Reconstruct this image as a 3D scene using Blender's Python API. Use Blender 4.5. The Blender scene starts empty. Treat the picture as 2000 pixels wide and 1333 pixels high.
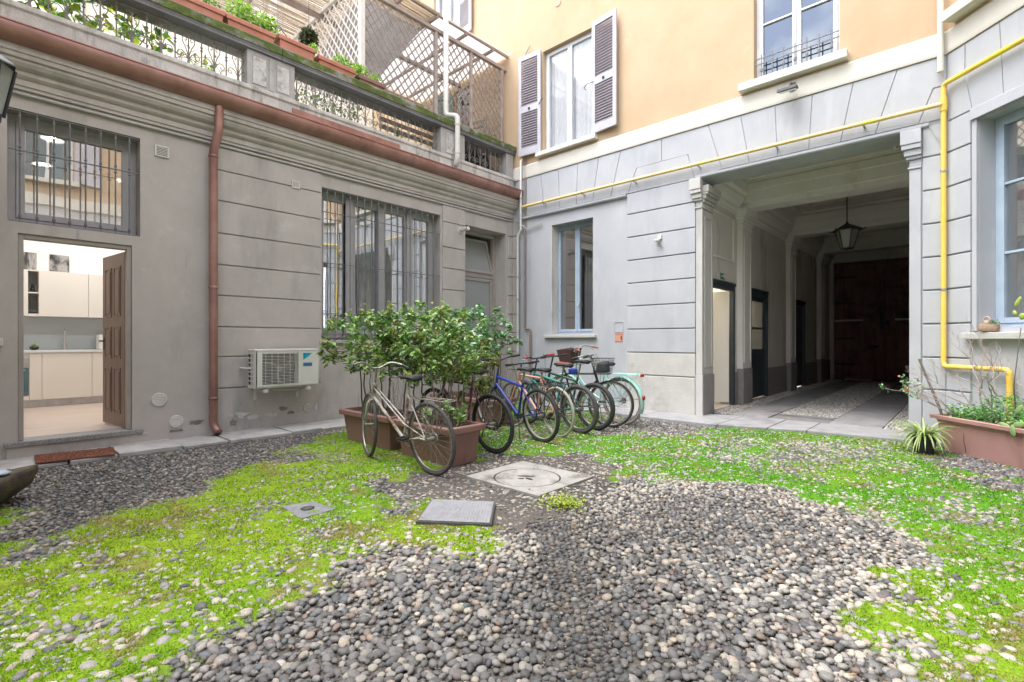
import bpy, bmesh, math, random
import numpy as np
from mathutils import Vector, Matrix, noise
random.seed(7); rng = np.random.default_rng(7)
PI = math.pi; R = math.radians
S = bpy.context.scene; C = S.collection
D = bpy.data

# ------------------------------------------------------------------ camera, sky, sun, exposure
cd = D.cameras.new('camera'); cam = D.objects.new('camera', cd); C.objects.link(cam)
YAW = 42.73
cam.location = (7.388, -8.015, 1.25)
cam.rotation_euler = (R(90), 0, R(YAW))
cd.sensor_width = 36; cd.lens = 17.5; cd.clip_start = .05; cd.clip_end = 400
S.camera = cam

w = D.worlds.new('World'); S.world = w; w.use_nodes = True
nt = w.node_tree; nt.nodes.clear()
out = nt.nodes.new('ShaderNodeOutputWorld'); bg = nt.nodes.new('ShaderNodeBackground')
sky = nt.nodes.new('ShaderNodeTexSky'); sky.sky_type = 'NISHITA'; sky.sun_disc = False
SUN_EL, SUN_AZ = 66, 205
sky.sun_elevation = R(SUN_EL); sky.sun_rotation = R(SUN_AZ)
sky.dust_density = 2.0; sky.air_density = 1.0; sky.ozone_density = 1.0
tc = nt.nodes.new('ShaderNodeTexCoord'); nz = nt.nodes.new('ShaderNodeTexNoise')
nz.inputs['Scale'].default_value = 2.6; nz.inputs['Detail'].default_value = 7; nz.inputs['Roughness'].default_value = .55
rp = nt.nodes.new('ShaderNodeValToRGB'); rp.color_ramp.elements[0].position = .36; rp.color_ramp.elements[1].position = .56
mx = nt.nodes.new('ShaderNodeMix'); mx.data_type = 'RGBA'
mpw = nt.nodes.new('ShaderNodeMapping'); mpw.inputs['Location'].default_value = (0, 0, 2.7); nt.links.new(tc.outputs['Generated'], mpw.inputs['Vector']); nt.links.new(mpw.outputs['Vector'], nz.inputs['Vector']); nt.links.new(nz.outputs['Fac'], rp.inputs['Fac'])
nt.links.new(rp.outputs['Color'], mx.inputs[0]); nt.links.new(sky.outputs['Color'], mx.inputs[6])
mx.inputs[7].default_value = (11.0, 11.2, 11.5, 1)          # sunlit thin cloud in front of the blue
nt.links.new(mx.outputs[2], bg.inputs['Color']); bg.inputs['Strength'].default_value = .15
nt.links.new(bg.outputs['Background'], out.inputs['Surface'])

sd = D.lights.new('sun', 'SUN'); so = D.objects.new('sun', sd); C.objects.link(so)
sd.energy = 1.2; sd.angle = R(35); sd.color = (1, .97, .93)
az = R(SUN_AZ); el = R(SUN_EL)
sdir = Vector((math.sin(az) * math.cos(el), math.cos(az) * math.cos(el), math.sin(el)))   # towards the sun
so.rotation_euler = sdir.to_track_quat('Z', 'Y').to_euler(); so.location = (5, -5, 30)
S.view_settings.view_transform = 'Standard'; S.view_settings.look = 'None'
S.view_settings.gamma = 1; S.view_settings.use_curve_mapping = False
S.view_settings.exposure = 1.75
S.render.engine = 'CYCLES'
S.cycles.max_bounces = 10; S.cycles.diffuse_bounces = 8; S.cycles.glossy_bounces = 3
S.cycles.transparent_max_bounces = 12; S.cycles.transmission_bounces = 4
S.cycles.caustics_reflective = False; S.cycles.caustics_refractive = False
S.cycles.use_denoising = True
S.cycles.sample_clamp_indirect = 6

# ------------------------------------------------------------------ materials
def lin(c):
    return tuple(((v / 12.92) if v <= .04045 else ((v + .055) / 1.055) ** 2.4) for v in c)
MATS = {}
def M(name, c1, c2=None, scale=4, rough=.7, bump=.0, bscale=60, metal=0, stain=None, det=5, spec=.5, wave=None, stretch=None, coat=0, lo=.3, hi=.7):
    m = D.materials.new(name); m.use_nodes = True; t = m.node_tree; N = t.nodes; L = t.links
    p = N['Principled BSDF']; p.inputs['Roughness'].default_value = rough; p.inputs['Metallic'].default_value = metal
    p.inputs['Specular IOR Level'].default_value = spec; p.inputs['Coat Weight'].default_value = coat
    tc = N.new('ShaderNodeTexCoord'); src = tc.outputs['Object']
    if stretch:
        mp = N.new('ShaderNodeMapping'); mp.inputs['Scale'].default_value = stretch; L.new(src, mp.inputs['Vector']); src = mp.outputs['Vector']
    c2 = c2 or c1
    n = N.new('ShaderNodeTexNoise'); n.inputs['Scale'].default_value = scale; n.inputs['Detail'].default_value = det; n.inputs['Roughness'].default_value = .62
    L.new(src, n.inputs['Vector'])
    r = N.new('ShaderNodeValToRGB'); r.color_ramp.elements[0].position = lo; r.color_ramp.elements[1].position = hi
    r.color_ramp.elements[0].color = (*c1, 1); r.color_ramp.elements[1].color = (*c2, 1)
    L.new(n.outputs['Fac'], r.inputs['Fac']); col = r.outputs['Color']
    if stain:
        for (sc, ss, lo2, hi2, st) in (stain if isinstance(stain, list) else [stain]):
            mp = N.new('ShaderNodeMapping'); mp.inputs['Scale'].default_value = st; mp.inputs['Location'].default_value = (ss * 3.1, 1.7, ss)
            L.new(tc.outputs['Object'], mp.inputs['Vector'])
            n2 = N.new('ShaderNodeTexNoise'); n2.inputs['Scale'].default_value = ss; n2.inputs['Detail'].default_value = 8; n2.inputs['Roughness'].default_value = .65
            L.new(mp.outputs['Vector'], n2.inputs['Vector'])
            mr = N.new('ShaderNodeMapRange'); mr.inputs['From Min'].default_value = lo2; mr.inputs['From Max'].default_value = hi2
            L.new(n2.outputs['Fac'], mr.inputs['Value'])
            mxx = N.new('ShaderNodeMix'); mxx.data_type = 'RGBA'; L.new(mr.outputs['Result'], mxx.inputs[0]); L.new(col, mxx.inputs[6])
            mxx.inputs[7].default_value = (*sc, 1); col = mxx.outputs[2]
    L.new(col, p.inputs['Base Color'])
    if bump:
        n3 = N.new('ShaderNodeTexNoise'); n3.inputs['Scale'].default_value = bscale; n3.inputs['Detail'].default_value = 4
        L.new(src, n3.inputs['Vector'])
        b = N.new('ShaderNodeBump'); b.inputs['Strength'].default_value = bump; b.inputs['Distance'].default_value = .01
        L.new(n3.outputs['Fac'], b.inputs['Height']); L.new(b.outputs['Normal'], p.inputs['Normal'])
    MATS[name] = m
    return m
def Mattr(name, rough=.6, speck=.25, sscale=150, bump=.2, bscale=200, trans=0, spec=.5):
    m = D.materials.new(name); m.use_nodes = True; t = m.node_tree; N = t.nodes; L = t.links
    p = N['Principled BSDF']; p.inputs['Roughness'].default_value = rough; p.inputs['Specular IOR Level'].default_value = spec
    a = N.new('ShaderNodeAttribute'); a.attribute_name = 'col'
    tc = N.new('ShaderNodeTexCoord')
    n = N.new('ShaderNodeTexNoise'); n.inputs['Scale'].default_value = sscale; n.inputs['Detail'].default_value = 4
    L.new(tc.outputs['Object'], n.inputs['Vector'])
    mr = N.new('ShaderNodeMapRange'); mr.inputs['From Min'].default_value = .3; mr.inputs['From Max'].default_value = .7
    mr.inputs['To Min'].default_value = 1 - speck; mr.inputs['To Max'].default_value = 1 + speck
    L.new(n.outputs['Fac'], mr.inputs['Value'])
    mu = N.new('ShaderNodeVectorMath'); mu.operation = 'SCALE'
    L.new(a.outputs['Color'], mu.inputs[0]); L.new(mr.outputs['Result'], mu.inputs['Scale'])
    L.new(mu.outputs[0], p.inputs['Base Color'])
    if bump:
        b = N.new('ShaderNodeBump'); b.inputs['Strength'].default_value = bump; b.inputs['Distance'].default_value = .004
        n3 = N.new('ShaderNodeTexNoise'); n3.inputs['Scale'].default_value = bscale; L.new(tc.outputs['Object'], n3.inputs['Vector'])
        L.new(n3.outputs['Fac'], b.inputs['Height']); L.new(b.outputs['Normal'], p.inputs['Normal'])
    if trans:
        tr = N.new('ShaderNodeBsdfTranslucent'); ms = N.new('ShaderNodeMixShader'); ms.inputs[0].default_value = trans
        L.new(mu.outputs[0], tr.inputs['Color']); L.new(p.outputs[0], ms.inputs[1]); L.new(tr.outputs[0], ms.inputs[2])
        L.new(ms.outputs[0], N['Material Output'].inputs['Surface'])
    MATS[name] = m
    return m
def Mglass(name, tint=(.9, .95, .95), refl=1.0, base=.06, rough=.0, diffuse=0):
    m = D.materials.new(name); m.use_nodes = True; t = m.node_tree; N = t.nodes; L = t.links
    N.remove(N['Principled BSDF'])
    tr = N.new('ShaderNodeBsdfTransparent'); tr.inputs['Color'].default_value = (*tint, 1)
    gl = N.new('ShaderNodeBsdfGlossy'); gl.inputs['Roughness'].default_value = rough; gl.inputs['Color'].default_value = (refl, refl, refl, 1)
    fr = N.new('ShaderNodeFresnel'); ge = N.new('ShaderNodeNewGeometry'); io = N.new('ShaderNodeMapRange'); io.inputs['To Min'].default_value = 1.5; io.inputs['To Max'].default_value = 1 / 1.5
    L.new(ge.outputs['Backfacing'], io.inputs['Value']); L.new(io.outputs['Result'], fr.inputs['IOR'])
    ad = N.new('ShaderNodeMath'); ad.operation = 'MULTIPLY_ADD'; ad.inputs[1].default_value = 1.6; ad.inputs[2].default_value = base; ad.use_clamp = True
    tc = N.new('ShaderNodeTexCoord'); n = N.new('ShaderNodeTexNoise'); n.inputs['Scale'].default_value = 1.7; n.inputs['Detail'].default_value = 1
    b = N.new('ShaderNodeBump'); b.inputs['Strength'].default_value = .06; b.inputs['Distance'].default_value = .02
    L.new(tc.outputs['Object'], n.inputs['Vector']); L.new(n.outputs['Fac'], b.inputs['Height']); L.new(b.outputs['Normal'], gl.inputs['Normal'])
    L.new(fr.outputs[0], ad.inputs[0])
    ms = N.new('ShaderNodeMixShader'); L.new(ad.outputs[0], ms.inputs[0]); L.new(tr.outputs[0], ms.inputs[1]); L.new(gl.outputs[0], ms.inputs[2])
    o = ms.outputs[0]
    if diffuse:
        df = N.new('ShaderNodeBsdfDiffuse'); df.inputs['Color'].default_value = (.55, .57, .56, 1); m2 = N.new('ShaderNodeMixShader'); m2.inputs[0].default_value = diffuse
        L.new(o, m2.inputs[1]); L.new(df.outputs[0], m2.inputs[2]); o = m2.outputs[0]
    L.new(o, N['Material Output'].inputs['Surface']); MATS[name] = m
    return m
def Memit(name, col, s):
    m = D.materials.new(name); m.use_nodes = True; N = m.node_tree.nodes; p = N['Principled BSDF']
    p.inputs['Emission Color'].default_value = (*col, 1); p.inputs['Emission Strength'].default_value = s; MATS[name] = m
    return m
def Mcloth(name, col, trans=.5, transp=0):
    m = D.materials.new(name); m.use_nodes = True; t = m.node_tree; N = t.nodes; L = t.links
    N.remove(N['Principled BSDF'])
    df = N.new('ShaderNodeBsdfDiffuse'); df.inputs['Color'].default_value = (*col, 1)
    tl = N.new('ShaderNodeBsdfTranslucent'); tl.inputs['Color'].default_value = (*col, 1)
    ms = N.new('ShaderNodeMixShader'); ms.inputs[0].default_value = trans; L.new(df.outputs[0], ms.inputs[1]); L.new(tl.outputs[0], ms.inputs[2]); o = ms.outputs[0]
    if transp:
        tp = N.new('ShaderNodeBsdfTransparent'); m2 = N.new('ShaderNodeMixShader'); m2.inputs[0].default_value = transp
        L.new(o, m2.inputs[1]); L.new(tp.outputs[0], m2.inputs[2]); o = m2.outputs[0]
    L.new(o, N['Material Output'].inputs['Surface']); MATS[name] = m
    return m

V3 = (1, 1, 1)
M('grey_plaster', (.425, .386, .362), (.495, .452, .425), 2.6, .85, .3, 90, stain=[((.32, .297, .275), 1.5, .52, .72, (1, 1, .30)), ((.56, .535, .51), 3.5, .58, .8, V3), ((.25, .23, .215), 7, .66, .76, (1, 1, .15))])
M('blue_plaster', (.405, .415, .448), (.47, .48, .51), 1.6, .85, .18, 80, stain=[((.31, .325, .36), 1.3, .55, .8, (1, 1, .25)), ((.53, .54, .56), 2.7, .56, .74, (1, 1, .3)), ((.27, .28, .31), 6, .66, .78, (1, 1, .12))])
M('light_stone', (.44, .43, .405), (.55, .54, .515), 3, .8, .5, 35, stain=[((.33, .31, .28), 2.2, .58, .75, V3)])
M('cream_paint', (.60, .57, .51), (.68, .65, .59), 2, .8, .12, 60, stain=((.55, .52, .46), 1.5, .62, .8, (1, 1, .4)))
M('yellow_plaster', (.492, .352, .222), (.552, .408, .27), 1.2, .88, .25, 110, stain=[((.47, .33, .205), .8, .55, .75, (1, 1, .5)), ((.62, .50, .37), 2.2, .62, .8, V3), ((.43, .315, .21), 6, .62, .78, (1, 1, .10))])
M('cream_plaster', (.72, .67, .55), (.80, .75, .64), 1, .88, .1, 50)
M('passage_plaster', (.64, .60, .57), (.72, .68, .65), 1.3, .85, .2, 70, stain=((.30, .27, .25), 1.6, .5, .75, (1, 1, .3)))
M('passage_trim', (.74, .715, .69), (.80, .78, .755), 2, .8, .12, 60, stain=((.52, .49, .46), 2, .6, .8, (1, 1, .4)))  # paler copy for the shaded inside, extra brightness put into the colour
M('jamb_trim', (.47, .455, .44), (.54, .525, .51), 2, .8, .15, 60, stain=[((.36, .34, .33), 2, .55, .75, (1, 1, .3)), ((.56, .54, .51), 4, .62, .75, V3)])  # darker copy of the same trim, for the pieces standing in daylight
M('granite', (.20, .185, .185), (.36, .34, .34), 90, .6, .15, 120, lo=.4, hi=.6, stain=((.26, .23, .23), 3, .5, .7, V3))
M('sill_granite', (.12, .12, .12), (.38, .37, .36), 140, .6, .15, 150, lo=.42, hi=.58)
M('paving_stone', (.34, .328, .315), (.47, .455, .44), 5, .8, .4, 60, stain=[((.20, .19, .18), 2.4, .53, .72, V3), ((.50, .485, .465), 6, .6, .8, V3)])
M('concrete', (.42, .40, .37), (.60, .575, .54), 3, .9, .5, 50, stain=[((.19, .18, .16), 2.4, .53, .68, (1, 2.2, .35)), ((.68, .66, .64), 3, .56, .72, (1, 1.5, .6))])
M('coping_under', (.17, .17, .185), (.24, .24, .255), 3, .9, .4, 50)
M('balustrade_grey', (.34, .325, .31), (.42, .405, .385), 3, .85, .3, 60, stain=((.22, .21, .20), 3, .55, .8, V3))
M('coping_moss', (.19, .185, .17), (.27, .26, .24), 4, .95, .7, 60, stain=[((.075, .10, .022), 3.2, .40, .50, (1, 1, 1.6)), ((.13, .17, .03), 9, .52, .66, V3)])
M('copper', (.28, .14, .115), (.40, .225, .19), 3, .36, .15, 14, metal=.35, stain=((.20, .10, .085), 2.2, .5, .7, (1, 1, .5)))
M('iron_grey', (.14, .145, .155), (.22, .225, .235), 20, .55, .1, 80, metal=.3)
M('iron_rail', (.17, .155, .14), (.27, .25, .23), 14, .7, .2, 80, stain=((.18, .09, .05), 8, .58, .7, V3))
M('frame_grey', (.34, .325, .335), (.39, .375, .385), 6, .5, .05, 60)
M('frame_blue', (.34, .42, .52), (.42, .50, .60), 5, .5, .1, 60, stain=((.55, .57, .58), 7, .62, .72, V3))
M('frame_white', (.62, .64, .68), (.72, .74, .77), 5, .5, .05, 60)
M('frame_taupe', (.31, .275, .25), (.37, .33, .30), 5, .6, .05, 60)
M('shutter_white', (.42, .415, .47), (.52, .51, .56), 6, .55, .1, 60)
M('shutter_slat', (.19, .165, .20), (.26, .23, .265), 6, .6, .1, 60)
M('shutter_teal', (.16, .27, .26), (.23, .35, .33), 6, .6, .1, 60)
M('wood_door', (.17, .11, .082), (.24, .16, .122), 3, .5, .15, 40, stretch=(6, 6, .6))
M('gate_wood', (.13, .056, .048), (.27, .12, .10), 3, .55, .4, 30, stretch=(7, 7, .6), stain=((.025, .012, .012), 2.5, .5, .7, V3))
M('gate_iron', (.02, .02, .022), (.04, .038, .04), 9, .5, .1, 60, metal=.4)
M('dark_green_wood', (.030, .045, .055), (.045, .062, .072), 4, .4, .08, 40)
M('pvc_white', (.55, .53, .49), (.64, .62, .58), 5, .5, .03, 50, stain=((.52, .48, .42), 5, .6, .8, V3))
M('pipe_grey', (.40, .38, .37), (.50, .48, .47), 5, .55, .05, 50)
M('pipe_brown', (.20, .15, .13), (.27, .21, .185), 5, .5, .05, 50)
M('gas_pale', (.74, .52, .20), (.80, .60, .26), 2.5, .4, .1, 30, stain=[((.80, .66, .06), 1.3, .55, .62, V3), ((.50, .33, .12), 9, .64, .74, V3)])
M('gas_yellow', (.78, .52, .06), (.82, .58, .14), 1.6, .4, .1, 30, stain=[((.84, .73, .02), 1.1, .52, .62, (1, 1, 1)), ((.60, .40, .10), 9, .66, .74, V3)])
M('steel', (.45, .45, .46), (.58, .58, .59), 9, .35, .05, 60, metal=.8)
M('ac_white', (.66, .64, .59), (.73, .71, .66), 5, .45, .04, 60, stain=((.55, .51, .44), 4, .6, .8, (1, 1, .4)))
M('dark_void', (.018, .018, .02), (.03, .03, .032), 6, .6)
M('black_metal', (.022, .023, .026), (.04, .04, .045), 12, .42, .08, 60, metal=.3)
M('terracotta', (.21, .112, .094), (.265, .145, .122), 3, .65, .2, 60, stain=[((.15, .09, .075), 3, .52, .7, (1, 1, .4)), ((.34, .25, .215), 5, .60, .74, (1, 1, .5))])
M('terracotta_pink', (.40, .215, .19), (.47, .265, .24), 2, .7, .2, 60, stain=[((.29, .17, .15), 2.5, .52, .75, (1, 1, .5)), ((.56, .42, .38), 6, .64, .78, (1, 1, .4))])
M('terracotta_red', (.42, .15, .10), (.52, .21, .15), 3, .6, .1, 60, stain=((.32, .15, .11), 3, .55, .75, V3))
M('soil', (.045, .034, .026), (.085, .066, .05), 30, .95, .8, 60)
M('bark', (.085, .068, .058), (.15, .125, .105), 30, .85, .4, 80, stretch=(1, 1, .3))
M('twig', (.33, .255, .25), (.50, .41, .39), 30, .8, .3, 80)
M('pergola_wood', (.30, .235, .205), (.42, .345, .31), 5, .75, .2, 40)
M('lattice_white', (.62, .57, .52), (.72, .67, .62), 5, .7, .1, 40)
M('reed', (.42, .33, .24), (.62, .51, .40), 22, .8, .2, 60)
M('doormat', (.18, .07, .045), (.27, .115, .08), 60, .95, 1, 300)
M('mossy_stone', (.055, .045, .038), (.10, .08, .066), 8, .9, .5, 60, stain=((.17, .15, .04), 4, .52, .68, V3))
M('rubber', (.018, .019, .021), (.035, .036, .038), 20, .75, .25, 200)
M('rubber_dusty', (.045, .043, .042), (.085, .08, .075), 20, .85, .25, 200)
M('tyre_cream', (.34, .31, .26), (.42, .39, .33), 15, .7, .05, 100)
M('chrome_old', (.25, .235, .215), (.40, .385, .36), 30, .38, .1, 100, metal=.75, stain=((.22, .13, .08), 12, .56, .68, V3))
M('paint_worn_white', (.36, .34, .31), (.48, .46, .43), 10, .5, .1, 60, stain=[((.17, .11, .075), 9, .48, .60, V3), ((.30, .32, .42), 3, .6, .66, V3)])
M('paint_purple', (.10, .035, .065), (.18, .07, .11), 8, .4, .05, 60, stain=((.40, .24, .24), 11, .58, .68, V3))
M('paint_blue', (.014, .032, .21), (.02, .05, .29), 5, .35, .04, 60, coat=.2, stain=((.10, .10, .11), 10, .60, .72, V3))
M('paint_navy', (.014, .017, .06), (.02, .03, .10), 5, .3, .03, 60, coat=.4)
M('paint_salmon', (.50, .24, .17), (.58, .32, .24), 8, .45, .05, 60, stain=((.30, .17, .12), 10, .58, .7, V3))
M('paint_teal', (.03, .17, .145), (.04, .23, .20), 6, .45, .05, 60, stain=((.14, .13, .11), 9, .58, .7, V3))
M('paint_mint', (.32, .62, .56), (.38, .69, .62), 5, .3, .02, 60, coat=.3)
M('paint_darkgreen', (.02, .06, .045), (.04, .09, .07), 6, .4, .03, 60)
M('red_plastic', (.38, .02, .02), (.46, .04, .035), 6, .3)
M('brown_leather', (.20, .055, .04), (.27, .085, .06), 9, .5, .1, 90)
M('wicker_dark', (.075, .035, .035), (.12, .06, .055), 40, .8, .5, 90)
M('wicker', (.40, .28, .20), (.52, .39, .29), 40, .8, .5, 90)
M('cover_iron', (.19, .19, .205), (.26, .26, .275), 12, .5, .2, 90, metal=.1, stain=((.17, .15, .14), 5, .55, .72, V3))
M('cover_frame', (.045, .043, .045), (.08, .075, .072), 12, .7, .2, 90)
M('kitchen_white', (.70, .665, .61), (.73, .695, .645), 1, .35)
M('room_white', (.82, .80, .76), (.84, .82, .79), 1, .9)
M('room_dim', (.48, .43, .38), (.55, .50, .44), 1.5, .9)
M('worktop', (.62, .66, .68), (.68, .71, .73), 20, .3)
M('splash_grey', (.42, .45, .47), (.46, .49, .51), 2, .35)
M('oak_floor', (.52, .42, .35), (.64, .54, .47), 2.2, .35, .02, 40, stretch=(7, .8, 1))
M('oven_glass', (.06, .12, .15), (.09, .17, .21), 3, .1, coat=1)
M('faucet', (.55, .55, .54), (.62, .62, .61), 9, .25, metal=.9)
M('photo_print', (.03, .028, .026), (.36, .35, .34), 7, .5, lo=.44, hi=.62)
M('photo_print_light', (.04, .038, .036), (.36, .35, .34), 6, .5, lo=.42, hi=.58, stretch=(1, 3, .5))
M('brand_cyan', (.0, .36, .52), rough=.4); M('brand_blue', (.05, .16, .33), rough=.4)
M('sign_green', (.0, .17, .07), rough=.4); M('sign_white', (.75, .78, .75), rough=.4)
M('plate_orange', (.58, .27, .19), (.62, .33, .25), 9, .5)
M('dry_leaf', (.30, .17, .06), (.44, .28, .12), 20, .8)
M('roof_tiles', (.20, .11, .08), (.30, .17, .12), 9, .85, .4, 30)
M('passage_floor', (.26, .255, .265), (.35, .345, .355), 4, .6, .25, 50, stain=((.15, .145, .15), 1.8, .5, .72, V3))
M('lattice_dark', (.22, .19, .17), (.33, .29, .265), 6, .8, .2, 60)
M('yellow_locker', (.55, .42, .10), (.62, .50, .16), 3, .5)
M('blue_rag', (.33, .38, .46), (.48, .54, .62), 8, .7)
Mattr('pebble', .6, .24, 170, .35, 320)
Mattr('leaf', .38, .12, 60, 0, trans=.28)
Mattr('moss_blade', .75, .12, 60, 0, trans=.35, spec=.2)
Mglass('window_glass', tint=(.97, .98, .98), base=.0); Mglass('window_glass_bright', tint=(.95, .96, .97), base=.26); Mglass('window_glass_tan', tint=(.62, .60, .58), base=.30)
Mglass('window_glass_strong', tint=(.35, .4, .42), base=.12)
Mglass('glass_frosted', tint=(.75, .76, .74), base=.05, rough=.15, diffuse=.45)
Mglass('lantern_glass', tint=(.7, .75, .75), base=.08, rough=.2, diffuse=.35)
Mcloth('curtain', (.86, .86, .90), .12, .06); Mcloth('curtain_sheer', (.84, .83, .85), .12, .22); Mcloth('curtain_warm', (.76, .72, .64), .12); Mcloth('awning', (.85, .84, .84), .6)
Mcloth('awning_grey', (.50, .47, .48), .35)
Memit('lamp_disc', (1, .9, .75), 14)

# ------------------------------------------------------------------ mesh builder
ID4 = Matrix.Identity(4)
class Frame:
    def __init__(s, o, u, n): s.o, s.u, s.n = Vector(o), Vector(u), Vector(n)
    def p(s, u, z, o=0): return s.o + s.u * u + s.n * o + Vector((0, 0, z))
s2 = math.sqrt(.5)
FA = Frame((0, 0, 0), (0, 1, 0), (1, 0, 0))           # low grey wing, u = world y
FB = Frame((0, 0, 0), (1, 0, 0), (0, -1, 0))          # yellow house, u = world x
XC = 7.17
FC = Frame((XC, 0, 0), (s2, -s2, 0), (-s2, -s2, 0))   # chamfered corner wall
class MB:
    def __init__(s, T=None): s.v, s.f, s.T = [], [], T
    def add(s, vs, fs):
        b = len(s.v)
        for v in vs:
            v = Vector(v); s.v.append(s.T @ v if s.T else v)
        s.f += [tuple(b + i for i in f) for f in fs]
        return s
    def hexa(s, c):  # 8 corners: bottom 4 ccw, top 4 ccw
        return s.add(c, [(3, 2, 1, 0), (4, 5, 6, 7), (0, 1, 5, 4), (1, 2, 6, 5), (2, 3, 7, 6), (3, 0, 4, 7)])
    def box(s, x0, x1, y0, y1, z0, z1):
        return s.hexa([(x0, y0, z0), (x1, y0, z0), (x1, y1, z0), (x0, y1, z0), (x0, y0, z1), (x1, y0, z1), (x1, y1, z1), (x0, y1, z1)])
    def fb(s, F, u0, u1, z0, z1, o0, o1):
        return s.hexa([F.p(u0, z0, o0), F.p(u1, z0, o0), F.p(u1, z0, o1), F.p(u0, z0, o1), F.p(u0, z1, o0), F.p(u1, z1, o0), F.p(u1, z1, o1), F.p(u0, z1, o1)])
    def fpoly(s, F, pts, o0, o1):  # polygon (u,z) extruded from o0 to o1
        n = len(pts)
        vs = [F.p(u, z, o0) for u, z in pts] + [F.p(u, z, o1) for u, z in pts]
        return s.add(vs, [tuple(range(n))[::-1], tuple(range(n, 2 * n))] + [(i, (i + 1) % n, n + (i + 1) % n, n + i) for i in range(n)])
    def prof(s, F, u0, u1, pts):  # profile (o,z) run along u
        n = len(pts)
        vs = [F.p(u0, z, o) for o, z in pts] + [F.p(u1, z, o) for o, z in pts]
        return s.add(vs, [tuple(range(n))[::-1], tuple(range(n, 2 * n))] + [(i, (i + 1) % n, n + (i + 1) % n, n + i) for i in range(n)])
    def prism(s, poly, z0, z1):
        n = len(poly)
        vs = [(x, y, z0) for x, y in poly] + [(x, y, z1) for x, y in poly]
        return s.add(vs, [tuple(range(n))[::-1], tuple(range(n, 2 * n))] + [(i, (i + 1) % n, n + (i + 1) % n, n + i) for i in range(n)])
    def tube(s, pts, r, n=8, caps=True):
        pts = [Vector(p) for p in pts]; m = len(pts)
        rs = list(r) if isinstance(r, (list, tuple)) else [r] * m
        if caps and m >= 2 and rs[0] > .006 and (pts[-1] - pts[0]).length > rs[0] * 4:   # tight extra rings keep the end caps crisp
            a, b = pts[1] - pts[0], pts[-2] - pts[-1]
            if a.length > rs[0] and b.length > rs[0]:
                pts = [pts[0], pts[0] + a.normalized() * rs[0] * .12] + pts[1:-1] + [pts[-1] + b.normalized() * rs[-1] * .12, pts[-1]]; rs = [rs[0]] + rs + [rs[-1]]; m = len(pts)
        up = None; rings = []
        for i, p in enumerate(pts):
            t = (pts[min(i + 1, m - 1)] - pts[max(i - 1, 0)])
            if t.length < 1e-9: t = Vector((0, 0, 1))
            t.normalize()
            if up is None:
                a = Vector((0, 0, 1)) if abs(t.z) < .9 else Vector((1, 0, 0)); up = (a - t * a.dot(t)).normalized()
            else:
                up = (up - t * up.dot(t)).normalized()
            sd = t.cross(up); rings.append([p + (up * math.cos(2 * PI * k / n) + sd * math.sin(2 * PI * k / n)) * rs[i] for k in range(n)])
        fs = []
        for i in range(m - 1):
            for k in range(n):
                a, b = i * n + k, i * n + (k + 1) % n; fs.append((a, b, b + n, a + n))
        if caps: fs += [tuple(range(n))[::-1], tuple(range((m - 1) * n, m * n))]
        return s.add([v for rg in rings for v in rg], fs)
    def lathe(s, prof, n=16, c=(0, 0, 0)):  # profile (r,z) round the z axis
        m = len(prof); vs = [(c[0] + r * math.cos(2 * PI * k / n), c[1] + r * math.sin(2 * PI * k / n), c[2] + z) for r, z in prof for k in range(n)]
        fs = [(i * n + k, i * n + (k + 1) % n, (i + 1) * n + (k + 1) % n, (i + 1) * n + k) for i in range(m - 1) for k in range(n)]
        return s.add(vs, fs + [tuple(range(n))[::-1], tuple(range((m - 1) * n, m * n))])
    def torus(s, c, ax1, ax2, Rr, r, n=40, m=8, ry=None):
        c, a, b = Vector(c), Vector(ax1), Vector(ax2); nn = a.cross(b); ry = ry or r
        vs = []
        for i in range(n):
            d = a * math.cos(2 * PI * i / n) + b * math.sin(2 * PI * i / n)
            for k in range(m):
                vs.append(c + d * (Rr + r * math.cos(2 * PI * k / m)) + nn * ry * math.sin(2 * PI * k / m))
        return s.add(vs, [(i * m + k, ((i + 1) % n) * m + k, ((i + 1) % n) * m + (k + 1) % m, i * m + (k + 1) % m) for i in range(n) for k in range(m)])
    def mesh(s, name, mat, smooth=False):
        me = D.meshes.new(name); me.from_pydata(s.v, [], s.f)
        bm = bmesh.new(); bm.from_mesh(me); bmesh.ops.recalc_face_normals(bm, faces=bm.faces); bm.to_mesh(me); bm.free()
        me.materials.append(MATS[mat] if isinstance(mat, str) else mat)
        if smooth: me.polygons.foreach_set('use_smooth', [True] * len(me.polygons))
        return me
    def build(s, name, mat, parent=None, smooth=False, bevel=0, kind=None, auto=False):
        me = s.mesh(name, mat, smooth)
        o = D.objects.new(name, me); C.objects.link(o); o.parent = parent
        if bevel:
            b = o.modifiers.new('bevel', 'BEVEL'); b.width = bevel; b.segments = 2; b.limit_method = 'ANGLE'
        if kind: o['kind'] = kind
        return o
def link(name, me, parent=None, mtx=None):
    o = D.objects.new(name, me); C.objects.link(o); o.parent = parent
    if mtx is not None: o.matrix_basis = mtx
    return o
def thing(name, label, cat, loc=(0, 0, 0), rz=0, group=None):
    o = D.objects.new(name, None); C.objects.link(o); o.location = loc; o.rotation_euler = (0, 0, rz)
    o.empty_display_size = .1
    return tag(o, label, cat, group)
def tag(o, label, cat, group=None):
    o['label'] = label; o['category'] = cat
    if group: o['group'] = group
    return o
def local(o):  # matrix that turns world points into the thing's own space
    return (Matrix.Translation(o.location) @ o.rotation_euler.to_matrix().to_4x4()).inverted()
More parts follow.
